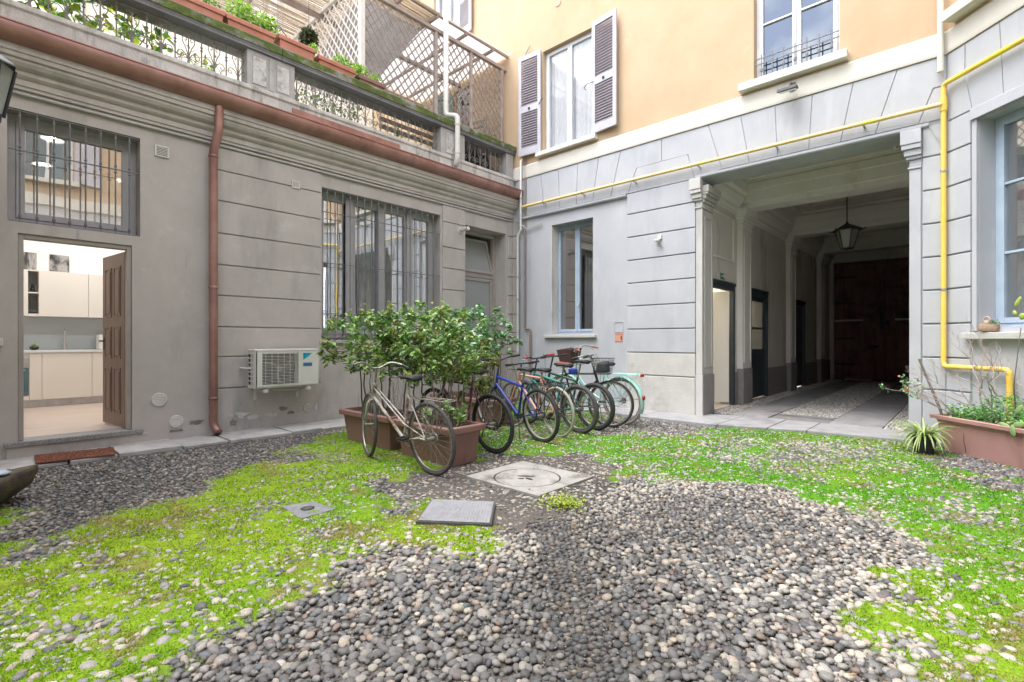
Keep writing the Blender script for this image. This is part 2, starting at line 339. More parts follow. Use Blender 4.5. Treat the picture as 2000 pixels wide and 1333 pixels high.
def npmesh(name, verts, faces, cols, mat, parent=None, smooth=True, nper=3, kind='stuff'):
    me = D.meshes.new(name); nv, nf = len(verts), len(faces)
    me.vertices.add(nv); me.vertices.foreach_set('co', np.asarray(verts, 'f').ravel())
    me.loops.add(nf * nper); me.loops.foreach_set('vertex_index', np.asarray(faces, 'i').ravel())
    me.polygons.add(nf); me.polygons.foreach_set('loop_start', np.arange(0, nf * nper, nper, dtype='i'))
    me.polygons.foreach_set('use_smooth', np.full(nf, smooth)); me.update(calc_edges=True)
    if cols is not None:
        a = me.attributes.new('col', 'FLOAT_COLOR', 'POINT'); c4 = np.ones((nv, 4), 'f'); c4[:, :3] = cols; a.data.foreach_set('color', c4.ravel())
    me.materials.append(MATS[mat]); me.validate()
    o = D.objects.new(name, me); C.objects.link(o); o.parent = parent
    if kind: o['kind'] = kind
    return o
# leaves: arrays of base points, directions, normals, lengths, widths, colours
LV = np.array([(0, 0, 0), (.3, .5, .06), (.68, .36, .04), (1, 0, -.06), (.68, -.36, .04), (.3, -.5, .06), (.3, 0, -.03), (.68, 0, -.04)])
LFc = [(0, 6, 1), (0, 5, 6), (1, 6, 7), (1, 7, 2), (5, 7, 6), (5, 4, 7), (2, 7, 3), (7, 4, 3)]
def leaves(name, P, Dr, Nn, Ln, Wd, Cl, parent, mat='leaf', kind='stuff', smooth=True):
    P, Dr, Nn = (np.asarray(a, float).reshape(-1, 3) for a in (P, Dr, Nn)); n = len(P)
    Dr = Dr / np.linalg.norm(Dr, axis=1, keepdims=True)
    Sd = np.cross(Nn, Dr); Sd /= np.linalg.norm(Sd, axis=1, keepdims=True) + 1e-9; Nn = np.cross(Dr, Sd)
    Ln = np.broadcast_to(Ln, n); Wd = np.broadcast_to(Wd, n)
    V = P[:, None] + Dr[:, None] * (LV[None, :, 0:1] * Ln[:, None, None]) + Sd[:, None] * (LV[None, :, 1:2] * Wd[:, None, None]) + Nn[:, None] * (LV[None, :, 2:3] * Ln[:, None, None] * 1.6)
    Fc = (np.array(LFc)[None] + 8 * np.arange(n)[:, None, None]).reshape(-1, 3)
    return npmesh(name, V.reshape(-1, 3), Fc, np.repeat(np.asarray(Cl), 8, axis=0), mat, parent, smooth, kind=kind)
def unit(n): 
    v = rng.normal(size=(n, 3)); return v / np.linalg.norm(v, axis=1, keepdims=True)
def pick(cols, n, jit=.12):
    c = np.array(cols)[rng.integers(0, len(cols), n)]; return np.clip(c * (1 + rng.normal(0, jit, (n, 1))), 0.005, .95)
# camera geometry only used to read sizes off the photograph onto the real planes
TH = R(YAW); FW = Vector((-math.sin(TH), math.cos(TH), 0)); RT = Vector((math.cos(TH), math.sin(TH), 0))
def ray(px, py): return FW + RT * ((px - 1000) / 972) + Vector((0, 0, -(py - 666.5) / 972))
def onF(F, px, py, o=0):
    d = ray(px, py); p0 = F.p(0, 0, o); t = (p0 - cam.location).dot(F.n) / d.dot(F.n); q = cam.location + d * t - F.o
    return q.dot(F.u), q.z
def onG(px, py, z=0):
    d = ray(px, py); t = (z - 1.25) / d.z; q = cam.location + d * t; return q.x, q.y
# ------------------------------------------------------------------ building helpers
def wall(name, mat, parent, F, u0, u1, z0, z1, holes=(), th=.4, o=0, ext=None):
    us = sorted({u0, u1, *[h[0] for h in holes], *[h[1] for h in holes]}); zs = sorted({z0, z1, *[h[2] for h in holes], *[h[3] for h in holes]})
    us = [u for u in us if u0 <= u <= u1]; zs = [z for z in zs if z0 <= z <= z1]
    inh = lambda a, b: any(h[0] < a < h[1] and h[2] < b < h[3] for h in holes)
    m = MB(); idx = {}
    def vid(i, j, k):
        if (i, j, k) not in idx: idx[i, j, k] = len(m.v); m.v.append(F.p(us[i], zs[j], o - (th if k else 0)))
        return idx[i, j, k]
    solid = lambda i, j: 0 <= i < len(us) - 1 and 0 <= j < len(zs) - 1 and not inh((us[i] + us[i + 1]) / 2, (zs[j] + zs[j + 1]) / 2)
    for i in range(len(us) - 1):
        for j in range(len(zs) - 1):
            if not solid(i, j): continue
            m.f.append((vid(i, j, 0), vid(i + 1, j, 0), vid(i + 1, j + 1, 0), vid(i, j + 1, 0)))
            m.f.append((vid(i, j, 1), vid(i, j + 1, 1), vid(i + 1, j + 1, 1), vid(i + 1, j, 1)))
            for (di, dj, a, b) in ((-1, 0, (i, j), (i, j + 1)), (1, 0, (i + 1, j), (i + 1, j + 1)), (0, -1, (i, j), (i + 1, j)), (0, 1, (i, j + 1), (i + 1, j + 1))):
                if not solid(i + di, j + dj): m.f.append((vid(*a, 0), vid(*b, 0), vid(*b, 1), vid(*a, 1)))
    return m.build(name, mat, parent)
def room(parent, F, u0, u1, z0, z1, d0, d1, mat='room_dim', name='room_shell'):
    m = MB(); t = .05   # floor, ceiling, back and side walls, open towards the window
    m.fb(F, u0, u1, z0 - t, z0, -d1, -d0).fb(F, u0, u1, z1, z1 + t, -d1, -d0).fb(F, u0 - t, u0 - .002, z0 - t, z1 + t, -d1, -d0).fb(F, u1 + .002, u1 + t, z0 - t, z1 + t, -d1, -d0).fb(F, u0 - t, u1 + t, z0 - t, z1 + t, -d1 - t, -d1 - .002)
    return m.build(name, mat, parent)
def frame_bars(m, F, u0, u1, z0, z1, w, o0, o1):
    m.fb(F, u0, u0 + w, z0, z1, o0, o1).fb(F, u1 - w, u1, z0, z1, o0, o1).fb(F, u0 + w, u1 - w, z0, z0 + w, o0, o1).fb(F, u0 + w, u1 - w, z1 - w, z1, o0, o1)
def window(parent, F, u0, u1, z0, z1, rec, mat, n=2, fw=.05, sw=.055, glass='window_glass', bars=(), curtain=None, mull=.0):
    """outer frame = window; sub-parts: casement, pane, curtain"""
    m = MB(); frame_bars(m, F, u0 + .002, u1 - .002, z0 + .002, z1 - .002, fw, -rec - .07, -rec)
    W = m.build('window', mat, parent, bevel=.004)
    a, b = u0 + fw, u1 - fw; step = (b - a) / n
    for i in range(n):
        c, d = a + i * step + .003, a + (i + 1) * step - .003
        m = MB(); frame_bars(m, F, c, d, z0 + fw + .003, z1 - fw - .003, sw, -rec - .055, -rec + .012)
        for zb in bars: m.fb(F, c + sw, d - sw, zb - .014, zb + .014, -rec - .045, -rec + .006)
        m.build('casement', mat, W, bevel=.004)
        zz = [z0 + fw + sw] + [zb for zb in bars] + [z1 - fw - sw]
        MB().fb(F, c + sw - .004, d - sw + .004, zz[0] - .004, zz[-1] + .004, -rec - .027, -rec - .022).build('pane', glass, W)
    if curtain:
        for (cu0, cu1, cmat) in curtain:
            k = 60; vs = []; fs = []
            for i in range(k + 1):
                u = cu0 + (cu1 - cu0) * i / k; o = -rec - .105 + .018 * math.sin(i * 1.13) + .008 * math.sin(i * 2.9)
                vs += [F.p(u, z0 + .03, o), F.p(u, z1 - .02, o * 1.0)]
            for i in range(k): fs.append((2 * i, 2 * i + 2, 2 * i + 3, 2 * i + 1))
            m = MB(); m.add(vs, fs); m.build('curtain', cmat, W, smooth=True)
    return W
def sill(parent, F, u0, u1, z0, z1, o1, mat='light_stone', name='sill', o0=-.05):
    return MB().fb(F, u0, u1, z0, z1, o0, o1).build(name, mat, parent, bevel=.008)
def slat_shutter(parent, F, hinge, wd, z0, z1, ang, mat='shutter_white', smat='shutter_slat', o=.03):
    """louvred shutter leaf hinged at u=hinge, opened by ang from the wall line"""
    n = F.n; d = F.u * math.cos(ang) + n * math.sin(ang); q = (n * math.cos(ang) - F.u * math.sin(ang))
    sgn = 1 if wd > 0 else -1; d = d if sgn > 0 else (F.u * -math.cos(ang) + n * math.sin(ang)); q = q if sgn > 0 else (n * math.cos(ang) + F.u * math.sin(ang))
    G = Frame(F.p(hinge, 0, o), d, q); wd = abs(wd); m = MB()
    w = .075; zm = z0 + (z1 - z0) * .46
    m.fb(G, 0, w, z0, z1, 0, .04).fb(G, wd - w, wd, z0, z1, 0, .04).fb(G, w, wd - w, z0, z0 + .16, 0, .04).fb(G, w, wd - w, z1 - .10, z1, 0, .04).fb(G, w, wd - w, zm - .07, zm + .07, 0, .04)
    Sh = m.build('shutter', mat, parent, bevel=.004)
    me = None
    for (a, b) in ((z0 + .16, zm - .07), (zm + .07, z1 - .10)):
        k = int((b - a) / .052)
        for i in range(k):
            z = a + (i + .5) * (b - a) / k
            pr = [(.006, z + .024), (.034, z - .024), (.038, z - .018), (.010, z + .030)]
            MB().prof(G, w + .001, wd - w - .001, pr).build('slat', smat, Sh)
    m = MB(); m.fb(G, wd * .5 - .02, wd * .5 + .02, zm - .03, zm + .01, .041, .06); m.build('latch', 'black_metal', Sh)
    return Sh

# ------------------------------------------------------------------ GREY WING with the roof terrace (wall on x = 0)
wing = thing('terrace_wing', 'low taupe grey wing with an open brown door, barred windows and a planted roof terrace', 'building', (0, -4, 0))
DOOR = (-7.695, -6.724, .0, 2.392); W1 = (-7.775, -6.644, 2.51, 3.70); W2 = (-4.36, -2.017, 1.27, 3.635); D2 = (-1.385, -.21, .0, 3.56)
# objects under an Empty keep world coordinates through the parent inverse
def under(o, parent):
    o.parent = parent; return o
class Par:  # make children in world space while the Empty stands at the thing's base
    pass
_oldbuild = MB.build
def _build(s, name, mat, parent=None, **k):
    o = _oldbuild(s, name, mat, parent, **k)
    if parent is not None and parent.type == 'EMPTY' and not parent.get('_local'):
        o.matrix_parent_inverse = (Matrix.Translation(parent.location) @ parent.rotation_euler.to_matrix().to_4x4()).inverted()
    return o
MB.build = _build
def fix(o, parent):
    if parent is not None and parent.type == 'EMPTY' and not parent.get('_local'):
        o.matrix_parent_inverse = (Matrix.Translation(parent.location) @ parent.rotation_euler.to_matrix().to_4x4()).inverted()
    return o
wall('wall', 'grey_plaster', wing, FA, -14, 0, 0, 4.30, [DOOR, W1, W2, D2], th=.30)
# rusticated blocks between the downpipe and the big window
zs = [.0, .615, 1.038, 1.439, 1.859, 2.269, 2.689, 3.122, 3.53, 3.84]
for a, b in zip(zs[:-1], zs[1:]):
    MB().fb(FA, -5.834, -4.384, a + .008, b - .008, -.01, .022).build('rusticated_block', 'grey_plaster', wing, bevel=.007)
zs2 = [.0, .62, 1.02, 1.43, 1.83, 2.23, 2.64, 3.04, 3.52, 3.84]
for (u0, u1) in ((-1.975, -1.41), (-.175, -.0)):
    for a, b in zip(zs2[:-1], zs2[1:]):
        MB().fb(FA, u0, u1, a + .008, b - .008, -.01, .03).build('rusticated_block', 'grey_plaster', wing, bevel=.007)
for a, b in zip(zs2[:-1], zs2[1:]):
    MB().fb(FB, .032, .17, a + .008, b - .008, -.01, .03).build('rusticated_block', 'grey_plaster', wing, bevel=.007)
# flaking plaster patches near the foot
def flake(parent, u, z, ru, rz_, mat, seed, o=.001, th=.006, F=FA):
    rr = random.Random(seed); n = 22; pts = []
    for i in range(n):
        a = 2 * PI * i / n; k = rr.uniform(.55, 1.15); pts.append((u + ru * k * math.cos(a), z + rz_ * k * math.sin(a)))
    return MB().fpoly(F, pts, o, o + th).build('peeling_plaster', mat, parent)
M('peel_light', (.46, .44, .42), (.60, .58, .56), 14, .9, .6, 60, stain=((.24, .22, .20), 8, .5, .7, V3))
M('peel_dark', (.17, .155, .14), (.24, .22, .20), 14, .9, .6, 60)
for (u, z, a, b, mt, sd_) in ((-5.55, .235, .14, .045, 'peel_light', 1), (-5.36, .19, .11, .035, 'peel_light', 2), (-5.12, .20, .10, .04, 'peel_light', 3), (-4.95, .27, .09, .03, 'peel_dark', 4),
                         (-4.78, .30, .06, .022, 'peel_light', 5), (-4.72, .22, .035, .05, 'peel_light', 6), (-4.46, .26, .03, .075, 'peel_light', 7), (-5.62, .14, .05, .05, 'peel_dark', 8), (-4.84, .20, .06, .03, 'peel_dark', 9)):
    flake(wing, u, z, a, b, mt, sd_, .022)
for (u, z, a, b, mt, sd_) in ((-6.05, .20, .10, .03, 'peel_dark', 11), (-6.62, .13, .07, .02, 'peel_light', 12), (-6.28, .12, .09, .02, 'peel_dark', 13)):
    flake(wing, u, z, a, b, mt, sd_, .0)
# cornice mouldings and the conduit below them
MB().prof(FA, -14, -.002, [(-.02, 3.90), (.035, 3.90), (.035, 3.935), (.05, 3.94), (.05, 4.0), (.075, 4.015), (.095, 4.035), (.095, 4.075), (.125, 4.085), (.15, 4.10), (.175, 4.135), (.175, 4.16), (.20, 4.17), (.20, 4.215), (.215, 4.22), (.215, 4.30), (-.02, 4.30)]).build('cornice', 'grey_plaster', wing)
cond = MB(); cond.tube([(.03, -14, 3.855), (.03, -.03, 3.855)], .019, 8); cond.build('conduit', 'pipe_grey', wing, smooth=True)
MB().prof(FA, -14, -.05, [(-.30, 4.31), (.09, 4.31), (.09, 4.70), (.11, 4.72), (.11, 4.775), (-.30, 4.775)]).build('parapet_base', 'concrete', wing, bevel=.008)
MB().prof(FA, -4.85, -3.0, [(.0901, 4.50), (.105, 4.50), (.105, 4.655), (.0901, 4.66)]).build('copper_flashing', 'copper', wing)
MB().fb(FA, -14, -.01, 4.70, 4.76, -5.5, -.305).build('terrace_floor', 'paving_stone', wing)
# balustrade: piers with sunk panels, coping, wrought iron
RX = -.05
def pier(u0, u1, panels):
    P = MB().fb(FA, u0, u1, 4.776, 5.289, -.17, .06).build('balustrade_pier', 'balustrade_grey', wing, bevel=.006)
    for (a, b) in panels:
        m = MB(); frame_bars(m, FA, a, b, 4.83, 5.23, .012, .0605, .068); m.build('panel_moulding', 'balustrade_grey', P)
        MB().fb(FA, a + .012, b - .012, 4.842, 5.218, .0605, .064).build('panel', 'peel_light', P)
pier(-5.455, -4.80, [(-5.39, -5.19), (-5.06, -4.87)])
MB().fb(FA, -5.165, -5.10, 4.80, 5.26, .0605, .075).build('pier_fillet', 'balustrade_grey', wing, bevel=.004)
pier(-2.05, -1.45, [(-1.93, -1.72)])
pier(-.26, -.03, [])
for (u0, u1) in ((-14, -9.0), (-9.0, -5.0), (-5.0, -1.60), (-1.60, .0)):
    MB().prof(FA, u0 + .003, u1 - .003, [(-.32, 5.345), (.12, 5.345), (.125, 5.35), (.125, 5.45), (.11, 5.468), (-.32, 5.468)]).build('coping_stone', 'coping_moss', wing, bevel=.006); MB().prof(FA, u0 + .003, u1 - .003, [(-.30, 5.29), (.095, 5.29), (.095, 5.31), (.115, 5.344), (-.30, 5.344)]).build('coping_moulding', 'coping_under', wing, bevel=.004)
def scroll(m, y, z, r, turns, sgn, vz, t=.006):
    pts = []
    for i in range(20):
        a = i / 19; ang = a * turns * 2 * PI; rr = r * (1 - .80 * a)
        pts.append((RX, y + sgn * (r - rr * math.cos(ang)) * 1, z + vz * rr * math.sin(ang)))
    m.tube(pts, t, 5)
bar_me = None; scr_me = None; scr2_me = None
def railing(u0, u1, phase=0, flip=False):
    global bar_me, scr_me
    m = MB(); m.fb(FA, u0, u1, 4.80, 4.812, RX - .012, RX + .012).fb(FA, u0, u1, 5.262, 5.274, RX - .012, RX + .012)
    Rl = m.build('iron_railing', 'iron_rail', wing)
    if bar_me is None:
        b = MB(); b.tube([(RX, 0, 4.776), (RX, 0, 5.28)], .0085, 6)
        for z in (5.06, 5.10): b.lathe([(.006, -.012), (.017, -.006), (.017, .006), (.006, .012)], 8, (RX, 0, z))
        bar_me = b.mesh('baluster', 'iron_rail')
        b = MB(); b.tube([(RX, 0, 4.78), (RX, 0, 5.28)], .0085, 6)
        for sg in (-1, 1):
            # heart shaped scrolls springing from the foot, a second small pair above
            P = [(RX, 0, 4.84), (RX, sg * .010, 4.90), (RX, sg * .035, 4.955), (RX, sg * .07, 4.985), (RX, sg * .105, 4.98), (RX, sg * .125, 4.95), (RX, sg * .12, 4.918), (RX, sg * .095, 4.905), (RX, sg * .078, 4.92), (RX, sg * .082, 4.94)]
            b.tube(P, .006, 5)
            P = [(RX, 0, 4.86), (RX, sg * .012, 4.96), (RX, sg * .035, 5.04), (RX, sg * .065, 5.10), (RX, sg * .072, 5.145), (RX, sg * .055, 5.172), (RX, sg * .03, 5.165), (RX, sg * .02, 5.14), (RX, sg * .032, 5.122), (RX, sg * .045, 5.13)]
            b.tube(P, .006, 5)
            b.tube([(RX, sg * .004, 4.90), (RX, sg * .016, 4.83), (RX, sg * .032, 4.78)], .006, 5)
            b.tube([(RX, 0, 5.17), (RX, sg * .02, 5.21), (RX, sg * .05, 5.235), (RX, sg * .062, 5.215), (RX, sg * .048, 5.20)], .005, 5)
        scr_me = b.mesh('scroll_baluster', 'iron_rail')
    n = max(2, round((u1 - u0) / .146)); st = (u1 - u0) / n
    for i in range(n):
        y = u0 + (i + .5) * st
        o = link('scroll_baluster' if (i + phase) % 2 == 0 else 'baluster', scr_me if (i + phase) % 2 == 0 else bar_me, Rl, Matrix.Translation((0, y, 0)))
railing(-9.6, -5.46, 1); railing(-4.795, -2.055); railing(-1.445, -.265, 1)
# --- door opening with the kitchen behind
fm = MB(); fm.fb(FA, DOOR[0] + .002, DOOR[0] + .045, .19, DOOR[3] - .002, -.14, -.02).fb(FA, DOOR[1] - .045, DOOR[1] - .002, .19, DOOR[3] - .002, -.14, -.02).fb(FA, DOOR[0] + .045, DOOR[1] - .045, DOOR[3] - .05, DOOR[3] - .002, -.14, -.02)
fm.build('door_frame', 'frame_taupe', wing, bevel=.004)
MB().fb(FA, -7.80, -6.62, .135, .188, -.28, .045).build('door_sill', 'sill_granite', wing, bevel=.006)
MB().fb(FA, -7.78, -6.63, .0, .134, -.29, .022).build('door_step', 'grey_plaster', wing, bevel=.004)
# door leaf standing open into the room
ang = R(97); hp = Vector((-.12, DOOR[1] - .05, 0)); dd = Vector((-math.sin(ang), math.cos(ang), 0)) ; dn = Vector((-dd.y, dd.x, 0))
dn = dn if dn.y < 0 else -dn
GL = Frame(hp, dd, dn)
lf = MB(); lf.fb(GL, 0, .80, .20, 2.33, -.045, 0); leaf = lf.build('door_leaf', 'wood_door', wing, bevel=.004)
for (a, b) in ((.13, .37), (.45, .69)):
    for (z0, z1) in ((.36, .92), (1.03, 1.43), (1.55, 2.17)):
        m = MB(); frame_bars(m, GL, a, b, z0, z1, .02, .0, .008); m.build('door_moulding', 'wood_door', leaf, bevel=.003)
        MB().fb(GL, a + .045, b - .045, z0 + .045, z1 - .045, .0005, .010).build('door_panel', 'wood_door', leaf, bevel=.006)
m = MB(); m.tube([GL.p(.745, 1.25, .0), GL.p(.745, 1.25, .05), GL.p(.64, 1.25, .055)], .010, 8).fb(GL, .728, .762, 1.14, 1.30, .0, .006)
m.tube([GL.p(.745, 1.25, -.045), GL.p(.745, 1.25, -.09), GL.p(.66, 1.25, -.095)], .010, 8); m.build('door_handle', 'black_metal', leaf)
# kitchen room shell
kx = -3.66; kb = kx - .6
m = MB(); m.box(kb - .06, kb - .002, -8.9, -4.9, .1, 4.2).box(kb, -.302, -8.9, -8.84, .1, 4.2).box(kb, -.302, -4.98, -4.92, .1, 4.2).box(kb, -.302, -8.84, -4.98, 3.98, 4.02).build('interior_wall', 'room_white', wing)
m = MB(); m.box(kb, -.28, -8.84, -4.98, .12, .18); m.build('interior_floor', 'oak_floor', wing)
kit = thing('kitchen_units', 'row of cream handleless kitchen base cabinets with pale worktop seen through the open door', 'kitchen cabinet', (kx + .3, -7, .18))
m = MB(); m.box(kb + .02, kx - .05, -8.6, -5.3, .181, .30); m.build('plinth', 'steel', kit)
m = MB(); m.box(kb + .02, kx - .02, -8.6, -5.3, .301, 1.06); m.build('carcass', 'kitchen_white', kit)
for (a, b) in ((-8.0, -7.41 - .15), (-7.405, -7.262), (-7.256, -6.638), (-6.632, -6.03), (-6.02, -5.42)):
    if a == -8.0: continue
    MB().box(kx - .0195, kx, a, b, .305, 1.055).build('cabinet_front', 'kitchen_white', kit, bevel=.002)
MB().box(kx - .0195, kx, -8.0, -7.412, .305, .375).build('cabinet_front', 'kitchen_white', kit, bevel=.002)
MB().box(kb + .02, kx + .02, -8.6, -5.3, 1.061, 1.10).build('worktop', 'worktop', kit, bevel=.003)
MB().box(kb - .001, kb + .012, -8.6, -5.3, 1.101, 1.655).build('splashback', 'splash_grey', kit)
ov = thing('built_in_oven', 'dark glass built in oven below the worktop at the left of the open doorway', 'oven', (kx, -7.7, .4))
MB().box(kx - .0190, kx + .004, -8.0, -7.414, .38, .82).build('oven_door', 'oven_glass', ov, bevel=.003)
MB().box(kx - .0190, kx + .004, -8.0, -7.414, .825, .985).build('control_panel', 'steel', ov, bevel=.003)
MB().tube([(kx + .004, -7.97, .785), (kx + .04, -7.97, .785), (kx + .04, -7.46, .785), (kx + .004, -7.46, .785)], .009, 8).build('oven_handle', 'steel', ov)
MB().tube([(kx + .004, -7.5, .90), (kx + .025, -7.5, .90)], .014, 10).build('knob', 'steel', ov)
uc = thing('wall_cabinets', 'cream wall cabinets with two open pale blue niches seen through the open door', 'wall cabinet', (kb + .17, -7, 1.66))
ux = kb + .33
MB().box(kb + .001, ux - .021, -8.6, -7.405, 1.66, 2.42).box(kb + .001, ux - .021, -7.28, -5.3, 1.66, 2.42).box(kb + .001, ux, -7.404, -7.281, 1.66, 1.70).box(kb + .001, ux, -7.404, -7.281, 2.40, 2.42).build('carcass', 'kitchen_white', uc)
for (a, b) in ((-8.0, -7.408), (-7.277, -6.652), (-6.646, -6.02), (-6.01, -5.4)): MB().box(ux - .0205, ux, a, b, 1.662, 2.418).build('cabinet_front', 'kitchen_white', uc, bevel=.002)
MB().box(kb + .001, kb + .01, -7.404, -7.281, 1.701, 2.399).build('niche_back', 'splash_grey', uc)
MB().box(kb + .011, ux - .01, -7.404, -7.281, 2.035, 2.055).build('niche_shelf', 'kitchen_white', uc)
st = MB(); 
for i, (r, z) in enumerate(((.045, 2.075), (.036, 2.11), (.026, 2.145), (.017, 2.175))): st.lathe([(.1 * r, -.02), (r * .8, -.014), (r, 0), (r * .8, .014), (.1 * r, .02)], 12, (ux - .12, -7.345, z))
tag(st.build('stacked_stone_ornament', 'black_metal', None, smooth=True), 'small dark ornament of stacked pebbles in the upper kitchen niche', 'ornament')
tag(MB().box(ux - .2, ux - .05, -7.395, -7.30, 1.701, 1.735).build('dish', 'black_metal'), 'low dark dish in the lower kitchen niche', 'dish')
fa = thing('kitchen_faucet', 'slim steel kitchen tap rising from the pale worktop', 'faucet', (kb + .12, -6.94, 1.10))
MB().tube([(kb + .12, -6.94, 1.101), (kb + .12, -6.94, 1.20)], .022, 10).build('tap_body', 'faucet', fa, smooth=True)
MB().tube([(kb + .12, -6.94, 1.20), (kb + .12, -6.94, 1.42), (kb + .14, -6.94, 1.445), (kb + .24, -6.94, 1.445), (kb + .26, -6.94, 1.42)], .010, 8).build('spout', 'faucet', fa, smooth=True)
mw = thing('microwave', 'white and black microwave oven on the worktop beside the open door leaf', 'microwave', (kb + .3, -6.25, 1.10))
MB().box(kb + .1, kb + .45, -6.52, -6.05, 1.108, 1.36).build('microwave_case', 'ac_white', mw, bevel=.006)
MB().box(kb + .4505, kb + .456, -6.47, -6.16, 1.13, 1.34).build('microwave_door', 'oven_glass', mw)
pl = thing('potted_succulent', 'tiny succulent in a dark bowl on the kitchen worktop', 'potted plant', (kb + .25, -7.33, 1.10))
MB().lathe([(.03, 0), (.055, .02), (.06, .055), (.05, .055)], 14, (kb + .25, -7.33, 1.101)).build('bowl', 'black_metal', pl, smooth=True)
n = 40; th_ = rng.uniform(0, 2 * PI, n)
fix(leaves('foliage', np.c_[np.full(n, kb + .25), np.full(n, -7.33), np.full(n, 1.15)] + rng.normal(0, .012, (n, 3)), np.c_[np.cos(th_), np.sin(th_), rng.uniform(.3, 1, n)], unit(n), rng.uniform(.03, .06, n), .02, pick([(.25, .45, .05), (.35, .5, .1)], n), pl), pl)
for (a, b, z0, z1, mt, lab) in ((-7.60, -7.285, 2.45, 2.74, 'photo_print_light', 'black and white canvas print of tree trunks above the cabinets, left of the pair'), (-7.123, -6.872, 2.45, 2.74, 'photo_print', 'black and white canvas print of a leafy tree above the cabinets, right of the pair')):
    tag(MB().box(kb + .001, kb + .022, a, b, z0, z1).build('canvas_print', mt, bevel=.002), lab, 'picture', 'canvas prints on the kitchen wall')
# ceiling spots inside the kitchen (lit in the photograph)
for i, (x, y) in enumerate(((-1.6, -7.3), (-1.6, -6.3), (-3.0, -7.3), (-3.0, -6.3))):
    cs = thing('ceiling_spot', ('lit ceiling spot just inside the barred window, ' if x > -2 else 'lit ceiling spot deeper in the kitchen, ') + ('nearer the door hinge' if y > -7 else 'farther from the door hinge'), 'ceiling lamp', (x, y, 3.97), group='kitchen ceiling spots')
    MB().lathe([(.02, 3.955), (.05, 3.955), (.055, 3.979), (.02, 3.979)], 16, (x, y, 0)).build('spot_ring', 'steel', cs)
    MB().lathe([(.001, 3.9545), (.04, 3.9545), (.04, 3.9548), (.001, 3.9548)], 16, (x, y, 0)).build('lamp_disc', 'lamp_disc', cs)
    ld = D.lights.new('spot_light', 'AREA'); ld.shape = 'DISK'; ld.size = .25; ld.energy = 6.5; ld.color = (1, .985, .965)
    lo_ = D.objects.new('spot_light', ld); C.objects.link(lo_); lo_.location = (0, 0, -.03); lo_.parent = cs

# --- barred window above the door
window(wing, FA, *W1[:2], W1[2] + .0, W1[3], .20, 'frame_grey', n=1, fw=.07, sw=.07, glass='window_glass_tan')
def grille(F, us, z0, z1, rails, o, u0, u1, r=.0075, knots=True):
    G = MB().fb(F, u0, u1, rails[0] - .004, rails[0] + .004, o - .012, o + .012).build('window_grille', 'iron_grey', wing)
    for z in rails[1:]: MB().fb(F, u0, u1, z - .004, z + .004, o - .012, o + .012).build('rail', 'iron_grey', G)
    b = MB(); P0 = F.p(0, 0, o); b.tube([P0 + Vector((0, 0, z0)), P0 + Vector((0, 0, z1))], r, 6)
    if knots:
        for z in rails[1:-1] if len(rails) > 2 else rails:
            for dz in (-.035, 0, .035): b.lathe([(r, -.010), (r * 2.0, -.004), (r * 2.0, .004), (r, .010)], 8, tuple(P0 + Vector((0, 0, z + dz))))
        for z in (z0 + .06, z1 - .06): b.lathe([(r, -.02), (r * 1.7, -.01), (r * 1.7, .01), (r, .02)], 8, tuple(P0 + Vector((0, 0, z))))
    me = b.mesh('bar', 'iron_grey')
    for u in us: link('bar', me, G, Matrix.Translation(F.u * u))
    return G
grille(FA, [-7.68, -7.547, -7.412, -7.282, -7.146, -7.013, -6.877, -6.746], 2.515, 3.69, [2.518, 3.27, 3.685], -.02, -7.765, -6.655, .0085)
# --- large barred window
window(wing, FA, W2[0], W2[1], W2[2] + .03, W2[3], .20, 'frame_grey', n=4, fw=.06, sw=.065, glass='window_glass_bright', curtain=[(-4.28, -3.90, 'curtain_sheer'), (-3.76, -3.22, 'curtain'), (-3.16, -2.64, 'curtain'), (-2.56, -2.08, 'curtain_warm')])
for u in (-3.80, -3.19, -2.60): MB().fb(FA, u - .065, u + .065, W2[2] + .10, W2[3] - .065, -.188, -.155).build('mullion', 'frame_grey', wing, bevel=.004)
grille(FA, [-4.255 + .1303 * i for i in range(17)], 1.285, 3.625, [1.29, 1.68, 2.473, 3.266, 3.62], -.02, W2[0] + .01, W2[1] - .01, .0075)
sill(wing, FA, W2[0] - .05, W2[1] + .05, 1.215, 1.268, .05, 'grey_plaster', 'window_sill')
MB().fb(FA, -4.384, -4.365, 0, 3.80, -.01, .018).build('pilaster_edge', 'grey_plaster', wing)
room(wing, FA, -4.75, -1.75, .4, 3.9, .31, 3.5)
# --- half glazed door beside the corner
m = MB(); frame_bars(m, FA, D2[0] + .002, D2[1] - .002, .06, D2[3] - .002, .075, -.40, -.32); d2f = m.build('glazed_door', 'frame_taupe', wing, bevel=.004)
MB().fb(FA, D2[0] + .077, D2[1] - .077, 2.60, 2.70, -.39, -.325).build('transom_bar', 'frame_taupe', d2f, bevel=.004)
m = MB(); frame_bars(m, FA, D2[0] + .08, D2[1] - .08, .10, 2.595, .07, -.385, -.335); m.fb(FA, D2[0] + .15, D2[1] - .15, 1.0, 1.08, -.38, -.34); m.build('door_leaf', 'frame_taupe', d2f, bevel=.004)
MB().fb(FA, D2[0] + .14, D2[1] - .14, 1.08, 2.53, -.365, -.358).build('pane', 'glass_frosted', d2f)
MB().fb(FA, D2[0] + .14, D2[1] - .14, .17, 1.0, -.37, -.35).build('door_panel', 'frame_taupe', d2f, bevel=.01)
